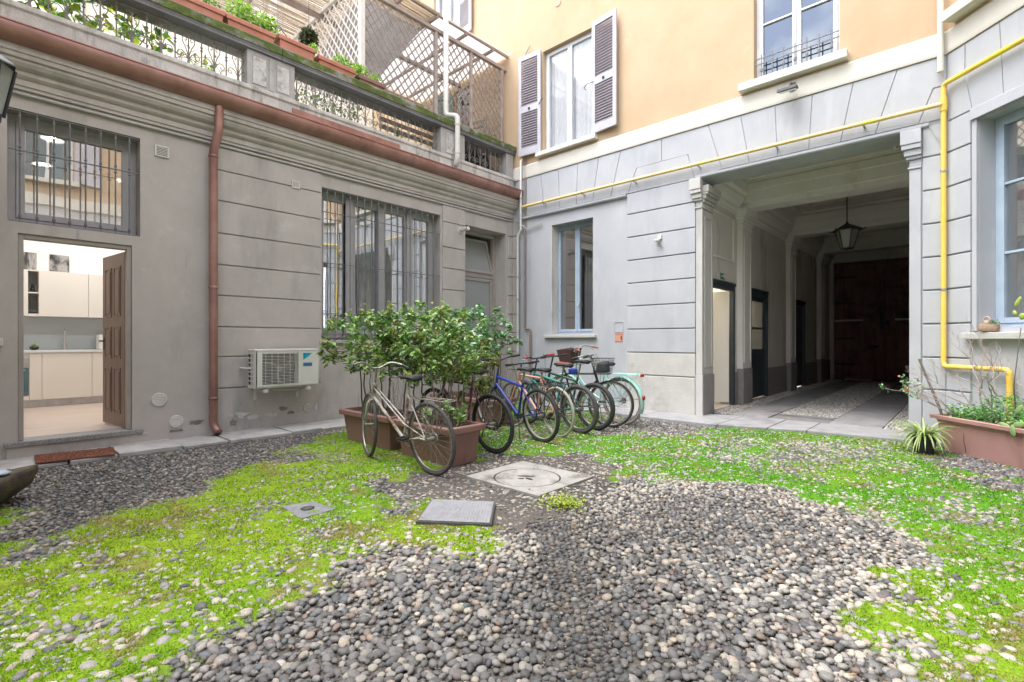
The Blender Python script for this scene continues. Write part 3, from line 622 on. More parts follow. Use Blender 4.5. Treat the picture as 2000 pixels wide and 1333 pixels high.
# transom tilted inwards at the top
tt = R(16); zb = 2.70; q = lambda u, s, o: FA.p(u, zb + s * math.cos(tt), -.34 - s * math.sin(tt) + o)
m = MB()
for (a, b, c, d) in ((D2[0] + .08, D2[0] + .14, 0, .78), (D2[1] - .14, D2[1] - .08, 0, .78), (D2[0] + .14, D2[1] - .14, 0, .06), (D2[0] + .14, D2[1] - .14, .72, .78)):
    m.hexa([q(a, c, 0), q(b, c, 0), q(b, c, .04), q(a, c, .04), q(a, d, 0), q(b, d, 0), q(b, d, .04), q(a, d, .04)])
m.build('transom_light', 'frame_taupe', d2f)
m = MB(); a, b = D2[0] + .135, D2[1] - .135; m.hexa([q(a, .055, .015), q(b, .055, .015), q(b, .055, .02), q(a, .055, .02), q(a, .725, .015), q(b, .725, .015), q(b, .725, .02), q(a, .725, .02)]); m.build('pane', 'glass_frosted', d2f)
m = MB()
m.box(-.42, -.30, D2[0] - .05, D2[0], 0, D2[3] + .05).box(-.42, -.30, D2[1], D2[1] + .05, 0, D2[3] + .05).box(-.42, -.30, D2[0] - .05, D2[1] + .05, D2[3], D2[3] + .05); m.build('door_reveal', 'grey_plaster', wing)
room(wing, FA, -1.7, .0, .05, 3.9, .43, 3.2)
m = MB(); m.box(-5.55, -5.45, -14, 0, 0, 4.7).build('rear_wall', 'grey_plaster', wing)

# ------------------------------------------------------------------ gutter, downpipe, vents, pipes on the wing
gt = thing('rain_gutter', 'long half round copper gutter under the terrace parapet', 'gutter', (.21, -4, 4.42))
m = MB(); n = 22; r = .14; vs = []; fs = []
prof = [(r * math.cos(PI + PI * i / n), r * math.sin(PI + PI * i / n)) for i in range(n + 1)]
outer = [(-r, .035)] + prof + [(r, .03), (r + .012, .036), (r + .012, .022)]
inner = [(r - .006, .026)] + [((r - .006) * math.cos(2 * PI - PI * i / n), (r - .006) * math.sin(2 * PI - PI * i / n)) for i in range(n + 1)] + [(-r + .006, .035)]
pf = [(a + .21, b + 4.425) for a, b in outer + inner]
m.prof(FA, -14, -.045, pf); m.build('gutter_trough', 'copper', gt)
MB().fb(FA, -.05, -.045, 4.30, 4.43, .09, .33).build('gutter_end_cap', 'copper', gt)
for i in range(14): MB().tube([(.33, -13.5 + i * 1.0, 4.452), (.08, -13.5 + i * 1.0, 4.455)], .006, 6).build('gutter_bracket', 'copper', gt)
dp = thing('copper_downpipe', 'copper rain downpipe with an elbow, beside the rusticated blocks', 'downpipe', (.10, -5.88, 0))
Y = -5.885
m = MB(); m.tube([(.21, Y + .035, 4.30), (.21, Y + .035, 4.02), (.205, Y + .03, 3.96), (.115, Y - .0, 3.72), (.105, Y - .0, 3.66), (.105, Y, .24), (.108, Y, .17), (.14, Y + .015, .105), (.20, Y + .03, .06)], .052, 18); m.build('pipe_tube', 'copper', dp, smooth=True)
for z in (3.66, 1.95, .50): MB().lathe([(.053, -.018), (.058, -.015), (.058, .015), (.053, .018)], 18, (.105, Y, z)).build('pipe_clamp', 'copper', dp, smooth=True)
MB().lathe([(.040, 0), (.046, .001), (.040, .002)], 18, (0, 0, 0)).T
def louvre_square(u, z, s, lab):
    v = thing('wall_vent', lab, 'vent', tuple(FA.p(u, z, .0)), group='square louvred vents'); b = .0 if u < -5.9 else .022
    m = MB(); frame_bars(m, FA, u - s, u + s, z - s * .92, z + s * .92, .018, b, b + .02); m.build('vent_frame', 'pvc_white', v, bevel=.003)
    MB().fb(FA, u - s + .018, u + s - .018, z - s * .92 + .018, z + s * .92 - .018, b, b + .004).build('vent_back', 'dark_void', v)
    for i in range(7):
        zz = z - s * .75 + i * s * 1.5 / 6; MB().prof(FA, u - s + .016, u + s - .016, [(b + .006, zz + .006), (b + .018, zz - .006), (b + .019, zz - .002), (b + .008, zz + .010)]).build('louvre', 'pvc_white', v)
louvre_square(-6.426, 3.60, .075, 'square white louvred vent beside the barred window above the door')
louvre_square(-4.772, 3.567, .062, 'smaller square white vent on the topmost rusticated block')
def louvre_round(u, z, r, lab, blank=False, o=0):
    v = thing('round_vent' if not blank else 'blanking_cap', lab, 'vent' if not blank else 'cap', tuple(FA.p(u, z, o)))
    if not blank: v['group'] = 'round louvred vents'
    c = FA.p(u, z, o); n = 28
    m = MB(); m.torus(c + Vector((.006, 0, 0)), (0, 1, 0), (0, 0, 1), r, .010, n, 8); m.build('vent_ring', 'pvc_white' if not blank else 'peel_light', v, smooth=True)
    pts = [(u + (r - .004) * math.cos(2 * PI * i / n), z + (r - .004) * math.sin(2 * PI * i / n)) for i in range(n)]
    MB().fpoly(FA, pts, o, o + (.004 if not blank else .012)).build('vent_back', 'pipe_grey' if not blank else 'grey_plaster', v)
    if not blank:
        for i in range(7):
            zz = z - r * .78 + i * r * 1.56 / 6; h = math.sqrt(max(0, r * r - (zz - z) ** 2)) - .006
            MB().prof(FA, u - h, u + h, [(o + .004, zz + .004), (o + .014, zz - .012), (o + .016, zz - .009), (o + .006, zz + .009)]).build('louvre', 'pvc_white', v)
louvre_round(-6.453, .524, .075, 'upper round white louvred vent low on the wall right of the door')
louvre_round(-6.275, .235, .068, 'lower round white louvred vent, the one nearer the downpipe foot')
louvre_round(-4.593, .24, .058, 'round plaster coloured blanking cap below the air conditioner', True, .022)
# stub of a pipe on the pilaster
fs_ = thing('flue_stub', 'short cream boiler flue with a notched end on the pilaster left of the glazed door', 'flue', tuple(FA.p(-1.55, 3.42, .03)))
MB().tube([FA.p(-1.55, 3.41, .03), FA.p(-1.55, 3.42, .22)], .038, 14).build('flue_tube', 'pvc_white', fs_, smooth=True)
MB().torus(FA.p(-1.55, 3.41, .036), (0, 1, 0), (0, 0, 1), .05, .014, 20, 8).build('wall_collar', 'pvc_white', fs_, smooth=True)
m = MB(); m.tube([FA.p(-1.55, 3.42, .26), FA.p(-1.55, 3.422, .275)], .036, 14)
for i in range(6): a = i * PI / 3; m.tube([FA.p(-1.55 + .03 * math.cos(a), 3.42 + .03 * math.sin(a), .22), FA.p(-1.55 + .03 * math.cos(a), 3.422 + .03 * math.sin(a), .26)], .007, 6)
m.build('flue_cap', 'pvc_white', fs_)

# ------------------------------------------------------------------ air conditioner
ac = thing('air_conditioner', 'white outdoor air conditioning unit on brackets on the rusticated wall', 'air conditioner', (.2, -5.0, .60))
x1 = .37; y0, y1, z0, z1 = -5.46, -4.59, .605, 1.13
m = MB(); m.box(.10, x1 - .02, y0, y1, z0, z0 + .02).box(.10, .12, y0, y1, z0 + .02, z1).box(.10, x1, y1 - .25, y1, z0 + .02, z1 - .02).box(.10, x1 + .004, y0 - .006, y1 + .006, z1 - .02, z1 + .008)
m.box(x1 - .03, x1, y0, y0 + .09, z0 + .02, z1 - .02).box(x1 - .03, x1, y1 - .29, y1 - .25, z0 + .02, z1 - .02).box(x1 - .03, x1, y0 + .09, y1 - .29, z0 + .02, z0 + .045).box(x1 - .03, x1, y0 + .09, y1 - .29, z1 - .05, z1 - .02)
m.build('casing', 'ac_white', ac, bevel=.006)
MB().box(.13, .15, y0 + .02, y1 - .26, z0 + .03, z1 - .03).build('condenser_coil', 'dark_void', ac)
# fan and its wire guard
fc = Vector((x1 - .06, y0 + .335, (z0 + z1) / 2))
m = MB()
for k in range(3):
    a = k * 2 * PI / 3; pts = []
    for i in range(5):
        t = i / 4; rr = .04 + .15 * t; aa = a + .5 * t
        pts.append((fc.x - .02, fc.y + rr * math.cos(aa), fc.z + rr * math.sin(aa)))
    q1 = [Vector(p) + Vector((.02, -.05 * math.sin(a), .05 * math.cos(a))) * (0.4 + .9 * i / 4) for i, p in enumerate(pts)]
    m.add(pts + q1, [(i, i + 1, 6 + i, 5 + i) for i in range(4)])
m.tube([fc + Vector((-.05, 0, 0)), fc + Vector((.01, 0, 0))], .045, 14); m.build('fan', 'pipe_brown', ac)
m = MB(); m.torus(fc + Vector((-.02, 0, 0)), (0, 1, 0), (0, 0, 1), .215, .012, 36, 6); m.build('fan_ring', 'black_metal', ac, smooth=True)
gy0, gy1 = y0 + .09, y1 - .29
m = MB()
for i in range(23):
    z = z0 + .05 + i * (z1 - z0 - .105) / 22; m.tube([(x1 - .004, gy0, z), (x1 + .004, (gy0 + gy1) / 2, z), (x1 - .004, gy1, z)], .0022 if i % 2 else .0034, 5)
for i in range(6):
    y = gy0 + (i + .5) * (gy1 - gy0) / 6; m.tube([(x1 + .003, y, z0 + .045), (x1 + .003, y, z1 - .05)], .0028, 5)
m.build('fan_guard', 'ac_white', ac)
for j in range(7):   # left side slots as flat patches, their shade and see-through light painted in
    for (a, b) in ((.13, .20), (.225, .295)):
        z = z0 + .05 + j * .062; MB().box(a, b, y0 - .0035, y0 - .001, z, z + .045).build('painted_slot', 'splash_grey' if a > .2 else 'dark_void', ac)
MB().box(.10, .13, y0 - .001, y0 + .02, z0 + .02, z1 - .02).box(.30, x1, y0 - .001, y0 + .02, z0 + .02, z1 - .02).box(.13, .30, y0 - .001, y0 + .012, z0 + .02, z1 - .02).build('side_panel', 'ac_white', ac)
GX = Frame((x1 + .001, 0, 0), (0, 1, 0), (1, 0, 0)); ly = y1 - .225
MB().fpoly(GX, [(ly, z1 - .05), (ly + .13, z1 - .05), (ly + .095, z1 - .085), (ly, z1 - .15)], 0, .002).build('brand_mark', 'brand_cyan', ac)
MB().fpoly(GX, [(ly, z1 - .10), (ly + .035, z1 - .075), (ly + .03, z1 - .055), (ly, z1 - .055)], .0025, .004).build('brand_mark', 'brand_blue', ac)
MB().fpoly(GX, [(ly, z1 - .24), (ly + .13, z1 - .24), (ly + .13, z1 - .19), (ly, z1 - .19)], 0, .002).build('rating_label', 'brand_blue', ac)
MB().box(.12, x1 - .06, y1 + .001, y1 + .05, z0 + .09, z0 + .40).build('valve_cover', 'ac_white', ac, bevel=.012)
for y in (y0 + .12, y1 - .16):
    MB().box(.022, .44, y - .02, y + .02, z0 - .05, z0 - .012).box(.022, .03, y - .02, y + .02, z0 - .28 + .1, z0 + .1).build('bracket', 'pvc_white', ac, bevel=.002)
    MB().box(.14, .34, y - .03, y + .03, z0 - .0115, z0 - .0005).build('rubber_foot', 'rubber', ac)
MB().tube([(.30, -5.2, z0 - .035), (.28, -4.9, z0 - .05), (.25, -4.72, z0 - .045)], .008, 6).tube([(.2, -4.76, z0 - .02), (.08, -4.75, z0 - .06), (.02, -4.76, z0 - .10)], .010, 6).build('drain_hose', 'pipe_grey', ac, smooth=True)
MB().tube([(.02, y0 - .07, .88), (.16, y0 - .06, .88), (.2, y0 - .0, .875)], .012, 8).build('wall_tie', 'pvc_white', ac, smooth=True)
tag(MB().box(0, .03, -7.93, -7.805, 1.20, 1.28).build('wall_switch', 'pvc_white', bevel=.004), 'white bell push at the far left edge of the grey wall', 'bell push')
# lantern on the south wall, only its edge in the picture
# ------------------------------------------------------------------ YELLOW HOUSE (wall on y = 0)
house = thing('yellow_house', 'tall yellow plastered house on a pale grey ground floor with a carriage passage', 'building', (3.5, 0, 0))
WB = (1.067, 2.084, 1.40, 3.61); PS = (4.168, 6.83, 0, 3.88)
U1 = (.86, 2.085, 5.15, 7.24); U2 = (4.964, 6.066, 5.15, 7.55); U0 = (-2.75, -1.75, 8.6, 10.4); UT = (-1.95, -1.35, 5.2, 7.35)
wall('ground_floor_wall', 'blue_plaster', house, FB, 0, XC, 0, 4.72, [WB, PS], th=.45)
wall('upper_wall', 'yellow_plaster', house, FB, -9, XC, 4.722, 13, [U1, U2, U0, UT], th=.45)
MB().prof(FB, -.0, XC - .01, [(-.01, 4.722), (.03, 4.722), (.035, 4.75), (.035, 4.975), (.02, 5.0), (-.01, 5.0)]).build('string_course', 'cream_paint', house)
# frieze ledge above the window bay and above the passage
MB().prof(FB, .17, 2.82, [(-.01, 3.845), (.05, 3.845), (.065, 3.865), (.065, 3.885), (.03, 3.90), (-.01, 3.90)]).build('ledge', 'blue_plaster', house)
MB().prof(FB, 4.09, 7.0, [(-.01, 3.885), (.045, 3.885), (.06, 3.90), (.06, 3.93), (.02, 3.945), (-.01, 3.945)]).build('ledge', 'blue_plaster', house)
# voussoir shaped facing stones over the two openings: joints read from the photograph
def vz(F, pts, name='facing_stone', th=.014, mat='blue_plaster'):
    cx = sum(p[0] for p in pts) / len(pts); cz = sum(p[1] for p in pts) / len(pts)
    g = .007; q = []
    for (u, z) in pts:
        du, dz = u - cx, z - cz; l = math.hypot(du, dz); q.append((u - du / l * g * 1.3, z - dz / l * g * 1.3))
    return MB().fpoly(F, q, -.01, th).build(name, mat, house, bevel=.004)
ZT, ZL, ZR = 4.718, 3.905, 3.95
tops = [(1057, 343), (1091, 333), (1129, 323), (1170, 310), (1213, 297)]; bots = [(1064, 409), (1094, 404), (1126, 399), (1158, 389), (1193, 383)]
tu = [.172] + [onF(FB, *p)[0] for p in tops]; bu = [.172] + [onF(FB, *p)[0] for p in bots]
for i in range(len(tu) - 1): vz(FB, [(bu[i], ZL), (bu[i + 1], ZL), (tu[i + 1], ZT), (tu[i], ZT)])
h = [onF(FB, *p) for p in ((1227, 376), (1244, 330), (1344, 303), (1355, 325))]; hz = 4.33
h = [(h[0][0], ZL), (h[1][0], hz), (h[2][0], hz), (h[3][0] + .02, ZL)]
tm = onF(FB, 1293, 274)[0]; t2 = onF(FB, 1384, 248)[0]; b2 = onF(FB, 1411, 335)[0]
vz(FB, [h[0], (2.81, ZL), (2.81, 3.905), (h[3][0], 3.905), h[2], h[1]])
vz(FB, [(bu[-1], ZL), h[0], h[1], (tm, hz), (tm, ZT), (tu[-1], ZT)])
vz(FB, [(tm, hz), h[2], h[3], (b2, ZR), (t2, ZT), (tm, ZT)])
T = [(1447, 228), (1514, 209), (1587, 187), (1667, 165), (1753, 140)]; Bq = [(1464, 320), (1519, 310), (1580, 295), (1642, 282), (1709, 267)]
tu = [t2] + [onF(FB, *p)[0] for p in T]; bu = [b2] + [onF(FB, *p)[0] for p in Bq]
for i in range(len(tu) - 1): vz(FB, [(bu[i], ZR), (bu[i + 1], ZR), (tu[i + 1], ZT), (tu[i], ZT)])
k1 = onF(FB, 1824, 177)[0]; k2 = onF(FB, 1793, 246)[0]
vz(FB, [(bu[-1], ZR), (k2, ZR), (k1, 4.36), (XC - .005, 4.36), (XC - .005, ZT), (tu[-1], ZT)])
vz(FB, [(k2, ZR), (XC - .005, ZR), (XC - .005, 4.35), (k1, 4.35)])
# pier blocks left and right of the passage
zp = [.0, .654, 1.049, 1.459, 1.874, 2.281, 2.692, 3.106, 3.521, 3.895]
for i, (a, b) in enumerate(zip(zp[:-1], zp[1:])):
    MB().fb(FB, 2.827, 4.075, a + (.009 if i else 0), b - .009, -.01, .030 if i else .042).build('rusticated_block', 'light_stone' if i < 2 else 'blue_plaster', house, bevel=.008)
    MB().fb(FB, 6.94, XC - .012, a + (.009 if i else 0), b - .009, -.01, .028 if i else .034).build('rusticated_block', 'blue_plaster', house, bevel=.008)
# window in the bay
window(house, FB, *WB, .22, 'frame_blue', n=2, fw=.035, sw=.05, glass='window_glass_bright')
sill(house, FB, .92, 2.17, 1.315, 1.37, .07, 'light_stone')
MB().fb(FB, WB[0] + .003, WB[0] + .02, WB[2], WB[3], -.218, -.0).build('reveal_lining', 'passage_plaster', house)
MB().fb(FB, 1.60, 1.63, 1.95, 2.0, -.20, -.17).build('window_handle', 'pvc_white', house)
room(house, FB, .5, 2.3, .2, 3.85, .46, 3.6)
# intercom outline and orange plate
m = MB(); frame_bars(m, FB, 2.555, 2.735, 1.345 + .07, 1.60, .008, .0, .008); m.build('access_hatch', 'blue_plaster', house)
mb = thing('letter_plate', 'small orange brown metal plate with a black slot below the square hatch', 'plate', (2.65, 0, 1.3))
MB().fb(FB, 2.57, 2.73, 1.24, 1.375, .0, .008).build('plate', 'plate_orange', mb, bevel=.002); MB().fb(FB, 2.69, 2.71, 1.275, 1.34, .0085, .011).build('slot', 'black_metal', mb)
MB().fb(FB, 2.57, 2.73, 1.378, 1.40, .0, .012).build('hood', 'plate_orange', mb)
# upper shuttered window
window(house, FB, *U1, .10, 'frame_white', n=2, fw=.04, sw=.05, glass='window_glass', curtain=[(U1[0] + .04, U1[1] - .04, 'curtain')])
sill(house, FB, .74, 2.20, 5.06, 5.148, .12, 'cream_paint')
slat_shutter(house, FB, U1[0] - .02, -.56, 5.17, 7.28, R(6)); slat_shutter(house, FB, U1[1] + .02, .56, 5.17, 7.28, R(6))
MB().tube([FB.p(U1[0] - .06, 6.15, .07), FB.p(U1[0] + .02, 6.2, .10), FB.p(U1[0] + .09, 6.2, .12)], .008, 6).build('shutter_stay', 'black_metal', house)
MB().tube([FB.p(U1[1] + .06, 6.15, .07), FB.p(U1[1] - .06, 6.12, .12), FB.p(U1[1] - .14, 6.08, .10), FB.p(U1[1] - .10, 6.04, .09)], .008, 6).build('shutter_stay', 'black_metal', house)
room(house, FB, .5, 2.5, 5.0, 7.5, .46, 3, 'room_white')
# upper plain window with a low iron guard
window(house, FB, *U2, .13, 'frame_white', n=2, fw=.04, sw=.055, glass='window_glass_strong', bars=(6.05,))
sill(house, FB, 4.78, 6.17, 5.035, 5.148, .14, 'cream_paint')
wg = MB().fb(FB, U2[0] + .01, U2[1] - .01, 5.214, 5.226, -.035, -.02).build('window_guard', 'iron_grey', house)
for z in (5.42, 5.50): MB().fb(FB, U2[0] + .01, U2[1] - .01, z - .006, z + .006, -.035, -.02).build('rail', 'iron_grey', wg)
b = MB(); b.tube([FB.p(0, 5.16, -.028), FB.p(0, 5.56, -.028)], .008, 6).lathe([(.008, -.03), (.02, -.02), (.02, .02), (.008, .03)], 8, tuple(FB.p(0, 5.32, -.028))); me = b.mesh('bar', 'iron_grey')
for i in range(7): link('bar', me, wg, Matrix.Translation((U2[0] + .10 + i * .15, 0, 0)))
MB().fb(FB, 4.95, 6.08, 7.55, 7.551, -.1, 0)
room(house, FB, 4.6, 6.4, 5.0, 8.2, .46, 2.5)
# windows seen over the terrace
window(house, FB, *U0, .08, 'frame_white', n=2, fw=.05, sw=.06, curtain=[(U0[0] + .1, U0[1] - .1, 'curtain')]); slat_shutter(house, FB, U0[1] + .02, .5, 8.55, 10.4, R(5), smat='shutter_white'); room(house, FB, -3, -1.5, 8.5, 10.6, .46, 2)
window(house, FB, *UT, .10, 'frame_white', n=1, fw=.05, sw=.06); slat_shutter(house, FB, UT[0] - .02, -.55, 5.3, 7.3, R(20), mat='shutter_teal', smat='shutter_teal'); room(house, FB, -2.1, -1.2, 5, 7.5, .46, 2)
# --- carriage passage
PX0, PX1, YG, ZC = 4.08, 6.93, 10.5, 4.22
D1 = (.56, 1.74, .05, 2.27); Dd2 = (2.62, 3.80, .05, 2.27); D3 = (6.15, 7.10, .05, 2.24)
FL = Frame((PX0, 0, 0), (0, 1, 0), (1, 0, 0)); FR = Frame((PX1, 0, 0), (0, 1, 0), (-1, 0, 0))
wall('passage_wall', 'passage_plaster', house, FL, .45, YG + .3, 0, ZC, [D1, Dd2, D3], th=.25)
wall('passage_wall', 'passage_plaster', house, FR, .45, YG + .3, 0, ZC, [], th=.25)
MB().box(PX0 - .25, PX1 + .25, .45, YG + .5, ZC, ZC + .1).build('passage_ceiling', 'passage_plaster', house)
pil = [(-.002, .46), (1.93, 2.45), (5.35, 5.85), (8.6, 9.1)]
for F, sx in ((FL, 1), (FR, -1)):
    for j, (a, b) in enumerate(pil):
        z0 = .72 if j else .70; top = 3.40; pr = .10
        if j == 0: a = .006
        tm_ = 'passage_trim' if j else 'jamb_trim'
        P = MB().fb(F, a, b, z0, top, -.005, pr).build('pilaster', tm_, house, bevel=.006)
        m = MB(); frame_bars(m, F, a + .07, b - .07, z0 + .12, top - .12, .022, pr + .0005, pr + .016); m.build('pilaster_moulding', tm_, P, bevel=.004)
        MB().fb(F, a - .012 * (j > 0), b + .012, .04, z0 - .002, -.005, pr + .02).build('pilaster_base', 'granite', P, bevel=.006)
        for (za, zb_, e) in ((3.402, 3.43, .02), (3.432, 3.50, .008), (3.502, 3.55, .03), (3.552, 3.62, .055), (3.622, 3.66, .085), (3.662, 3.775, .10)):
            MB().fb(F, a - e * (j > 0), b + e, za, zb_, -.005, pr + e).build('capital', tm_, P, bevel=.01)
        if j == 0 and F is FL: pass
    # dado of granite and cornice between pilasters
    edges = [(.46, D1[0]), (D1[1], 1.93), (2.45, Dd2[0]), (Dd2[1], 5.35), (5.85, D3[0]), (D3[1], 8.6), (9.1, YG)] if F is FL else [(.46, 1.93), (2.45, 5.35), (5.85, 8.6), (9.1, YG)]
    for (a, b) in edges: MB().fb(F, a + .013, b - .013, .04, .66, -.004, .022).build('dado', 'granite', house)
    for (a, b) in ((.46, 1.93), (2.45, 5.35), (5.85, 8.6), (9.1, YG)):
        MB().prof(F, a + .002, b - .002, [(-.004, 3.66), (.03, 3.66), (.03, 3.72), (.06, 3.74), (.06, 3.80), (.11, 3.86), (.15, 3.95), (.15, 4.0), (.20, 4.05), (.20, ZC - .002), (-.004, ZC - .002)]).build('passage_cornice', 'passage_trim', house)
# sunk panel over the first door
m = MB(); frame_bars(m, FL, .60, 1.70, 2.72, 3.55, .035, .0005, .03); m.build('panel_moulding', 'passage_trim', house, bevel=.008)
# beams
for j, (a, b) in enumerate(pil):
    if j == 0: a, b = .006, .449
    zb_ = 3.778 if j else 3.882
    MB().box(PX0 + .0, PX1 - .0, a + .05, b - .05, zb_, ZC - .003).build('passage_beam', 'passage_trim', house, bevel=.01)
    MB().box(PX0 + .004, PX1 - .004, a - .0, b + .0, zb_ + .10, ZC - .004).box(PX0 + .004, PX1 - .004, a - .05 * (j > 0), b + .05, zb_ + .30, ZC - .005).build('beam_moulding', 'passage_trim', house, bevel=.01)
for (a, b) in ((.46, 1.93), (2.45, 5.35), (5.85, 8.6)):
    m = MB()
    for (x0, x1, y0, y1) in ((4.5, 6.51, a + .35, a + .39), (4.5, 6.51, b - .39, b - .35), (4.46, 4.50, a + .35, b - .35), (6.51, 6.55, a + .35, b - .35)): m.box(x0, x1, y0, y1, ZC - .035, ZC - .001)
    m.build('ceiling_moulding', 'passage_trim', house, bevel=.006)
# capital above the jamb on the court side (right one seen from the front)
for x0, x1 in ((4.085, 4.19), (6.81, 6.925)):
    J = MB().fb(FB, x0, x1, .70, 3.40, -.0, .024).build('jamb_pilaster', 'jamb_trim' if x0 < 5 else 'blue_plaster', house, bevel=.006)
    MB().fb(FB, x0 - .006, x1 + .006, .0, .698, -.0, .03).build('jamb_base', 'jamb_trim' if x0 < 5 else 'blue_plaster', J, bevel=.006)
    for (za, zb_, e) in ((3.402, 3.43, .015), (3.432, 3.52, .0), (3.522, 3.56, .03), (3.562, 3.64, .05), (3.642, 3.70, .075), (3.702, 3.88, .085)):
        MB().fb(FB, x0 - e, x1 + (.005 if x0 > 5 else 0) , za, zb_, -.0, .024 + e).build('capital', 'blue_plaster' if x0 > 5 else 'jamb_trim', J, bevel=.008)
# passage doors
def door(F, d, kind):
    m = MB(); w = .09; m.fb(F, d[0], d[0] + w, d[2], d[3], -.05, .03).fb(F, d[1] - w, d[1], d[2], d[3], -.05, .03).fb(F, d[0] + w, d[1] - w, d[3] - w, d[3], -.05, .03)
    m.fb(F, d[0] - .02, d[1] + .02, d[3] + .001, d[3] + .06, -.0, .045)
    Dr = m.build('passage_door', 'dark_green_wood', house, bevel=.006); a, b = d[0] + w, d[1] - w
    if kind == 'open':
        # white leaf swung inside
        h = F.p(b, 0, -.06); dd = Vector((-math.cos(R(28)), -math.sin(R(28)), 0)); G = Frame(h, dd, Vector((-dd.y, dd.x, 0)))
        MB().fb(G, 0, .78, .10, d[3] - w, -.02, .02).build('door_leaf', 'room_white', Dr, bevel=.004)
    elif kind == 'glazed':
        m = MB(); frame_bars(m, F, a + .003, b - .003, d[2] + .02, d[3] - w - .003, .10, -.045, -.01); m.fb(F, a + .1, b - .1, .98, 1.08, -.044, -.011).fb(F, a + .1, b - .1, 1.50, 1.54, -.04, -.015); m.build('door_leaf', 'dark_green_wood', Dr, bevel=.004)
        MB().fb(F, a + .09, b - .09, 1.06, d[3] - w - .09, -.032, -.026).build('pane', 'glass_frosted', Dr); MB().fb(F, a + .09, b - .09, .13, 1.0, -.035, -.02).build('door_panel', 'dark_green_wood', Dr, bevel=.01)
    else:
        n = 5
        for i in range(n): c0 = a + (b - a) * i / n; MB().fb(F, c0 + .003, c0 + (b - a) / n - .003, d[2] + .02, d[3] - w - .003, -.045, -.02).build('board', 'dark_green_wood', Dr, bevel=.003)
    return Dr
door(FL, D1, 'open'); door(FL, Dd2, 'glazed'); door(FL, D3, 'boards')
room(house, Frame((PX0, 0, 0), (0, 1, 0), (1, 0, 0)), .47, 2.0, .05, 2.9, .26, 1.6, 'room_white'); room(house, FL, 2.45, 4.0, .05, 2.9, .26, 1.6, 'room_white')
lk = thing('yellow_shelving', 'yellow shelves in the lit room behind the first passage door', 'shelf', (2.7, 1.4, .05))
for z in (.35, .75, 1.15, 1.55, 1.95): MB().box(2.60, 2.95, .50, 1.98, z, z + .03).build('shelf_board', 'yellow_locker', lk)
for z in (.09, .40, .80, 1.20, 1.60): MB().box(2.62, 2.92, .52, 1.96, z, z + .22).build('drawer', 'yellow_locker', lk, bevel=.01)
for (x, y, e) in ((3.3, 1.25, 8), (3.3, 3.2, 9)):
    ld = D.lights.new('room_light', 'POINT'); ld.energy = e; ld.shadow_soft_size = .12; ld.color = (1, .9, .72); o = D.objects.new('room_light', ld); C.objects.link(o); o.location = (x, y, 2.45)
    cl = thing('room_lamp', 'lit globe lamp in the room behind the ' + ('first open' if y < 2 else 'second glazed') + ' passage door', 'ceiling lamp', (x, y, 2.6), group='lamps in the side rooms')
    MB().lathe([(.002, -.07), (.05, -.05), (.07, 0), (.05, .05), (.002, .07)], 14, (x, y, 2.68)).build('globe', 'lamp_disc', cl, smooth=True); MB().tube([(x, y, 2.75), (x, y, 2.9)], .006, 6).build('stem', 'black_metal', cl)
# exit sign
ex = thing('exit_sign', 'small green emergency exit sign over the first passage door', 'sign', tuple(FL.p(1.16, 2.42, .0)))
MB().fb(FL, 1.06, 1.27, 2.37, 2.47, .0, .008).build('sign_plate', 'sign_green', ex)
m = MB(); m.fb(FL, 1.19, 1.255, 2.385, 2.455, .0085, .010).fb(FL, 1.075, 1.10, 2.385, 2.43, .0085, .010).fb(FL, 1.08, 1.095, 2.435, 2.45, .0085, .010).build('pictogram', 'sign_white', ex)
m = MB(); m.fpoly(FL, [(1.115, 2.415), (1.15, 2.415), (1.15, 2.40), (1.178, 2.423), (1.15, 2.446), (1.15, 2.43), (1.115, 2.43)], .0085, .010).build('arrow', 'sign_white', ex)
# gate
gate = thing('carriage_gate', 'tall dark brown double leaf wooden gate closing the far end of the passage', 'gate', (5.5, YG, .05))
GT = Frame((0, YG, 0), (1, 0, 0), (0, -1, 0))
for (a, b, rw) in ((4.19, 5.475, True), (5.485, 6.78, False)):
    L0 = MB().fb(GT, a, b, .07, 3.65, -.06, 0).build('gate_leaf', 'gate_wood', gate, bevel=.006)
    for (z0, z1) in ((.16, .78), (.92, 1.62), (1.98, 3.45)):
        m = MB(); frame_bars(m, GT, a + .22, b - .22, z0, z1, .06, .0, .03); m.build('gate_moulding', 'gate_wood', L0, bevel=.008)
    n = 6
    for i in range(n):
        c0 = a + .30 + (b - a - .60) * i / n; MB().fb(GT, c0 + .003, c0 + (b - a - .6) / n - .003, 2.05, 3.38, .0005, .012).build('board', 'gate_wood', L0, bevel=.003)
m = MB(); frame_bars(m, GT, 4.42, 5.22, .075, 1.66, .012, .0305, .036); m.build('wicket_edge', 'gate_iron', gate)
MB().fb(GT, 4.20, 4.95, 1.86, 1.915, .05, .075).build('latch_bar', 'pvc_white', gate, bevel=.004); MB().fb(GT, 5.72, 6.75, 1.86, 1.915, .05, .075).build('latch_bar', 'pvc_white', gate, bevel=.004)  # bars coloured white to stand in for the reflection on the metal
MB().box(3.9, 7.1, YG + .11, YG + .16, -.05, ZC).build('gate_light_block', 'gate_wood', gate)  # unseen board added to stop daylight leaking in round the gate
MB().fb(GT, 4.46, 5.16, .052, .078, .004, .05).build('wicket_light_strip', 'pvc_white', gate)  # white strip painting in the line of daylight under the wicket
for nm_, q_ in (('bolt', (5.36, 5.44, 1.6, 2.1, .03, .08)), ('lock', (5.50, 5.60, 1.72, 1.86, .03, .09)), ('lock', (5.05, 5.32, 1.02, 1.12, .035, .08))): MB().fb(GT, *q_).build(nm_, 'gate_iron', gate, bevel=.006)
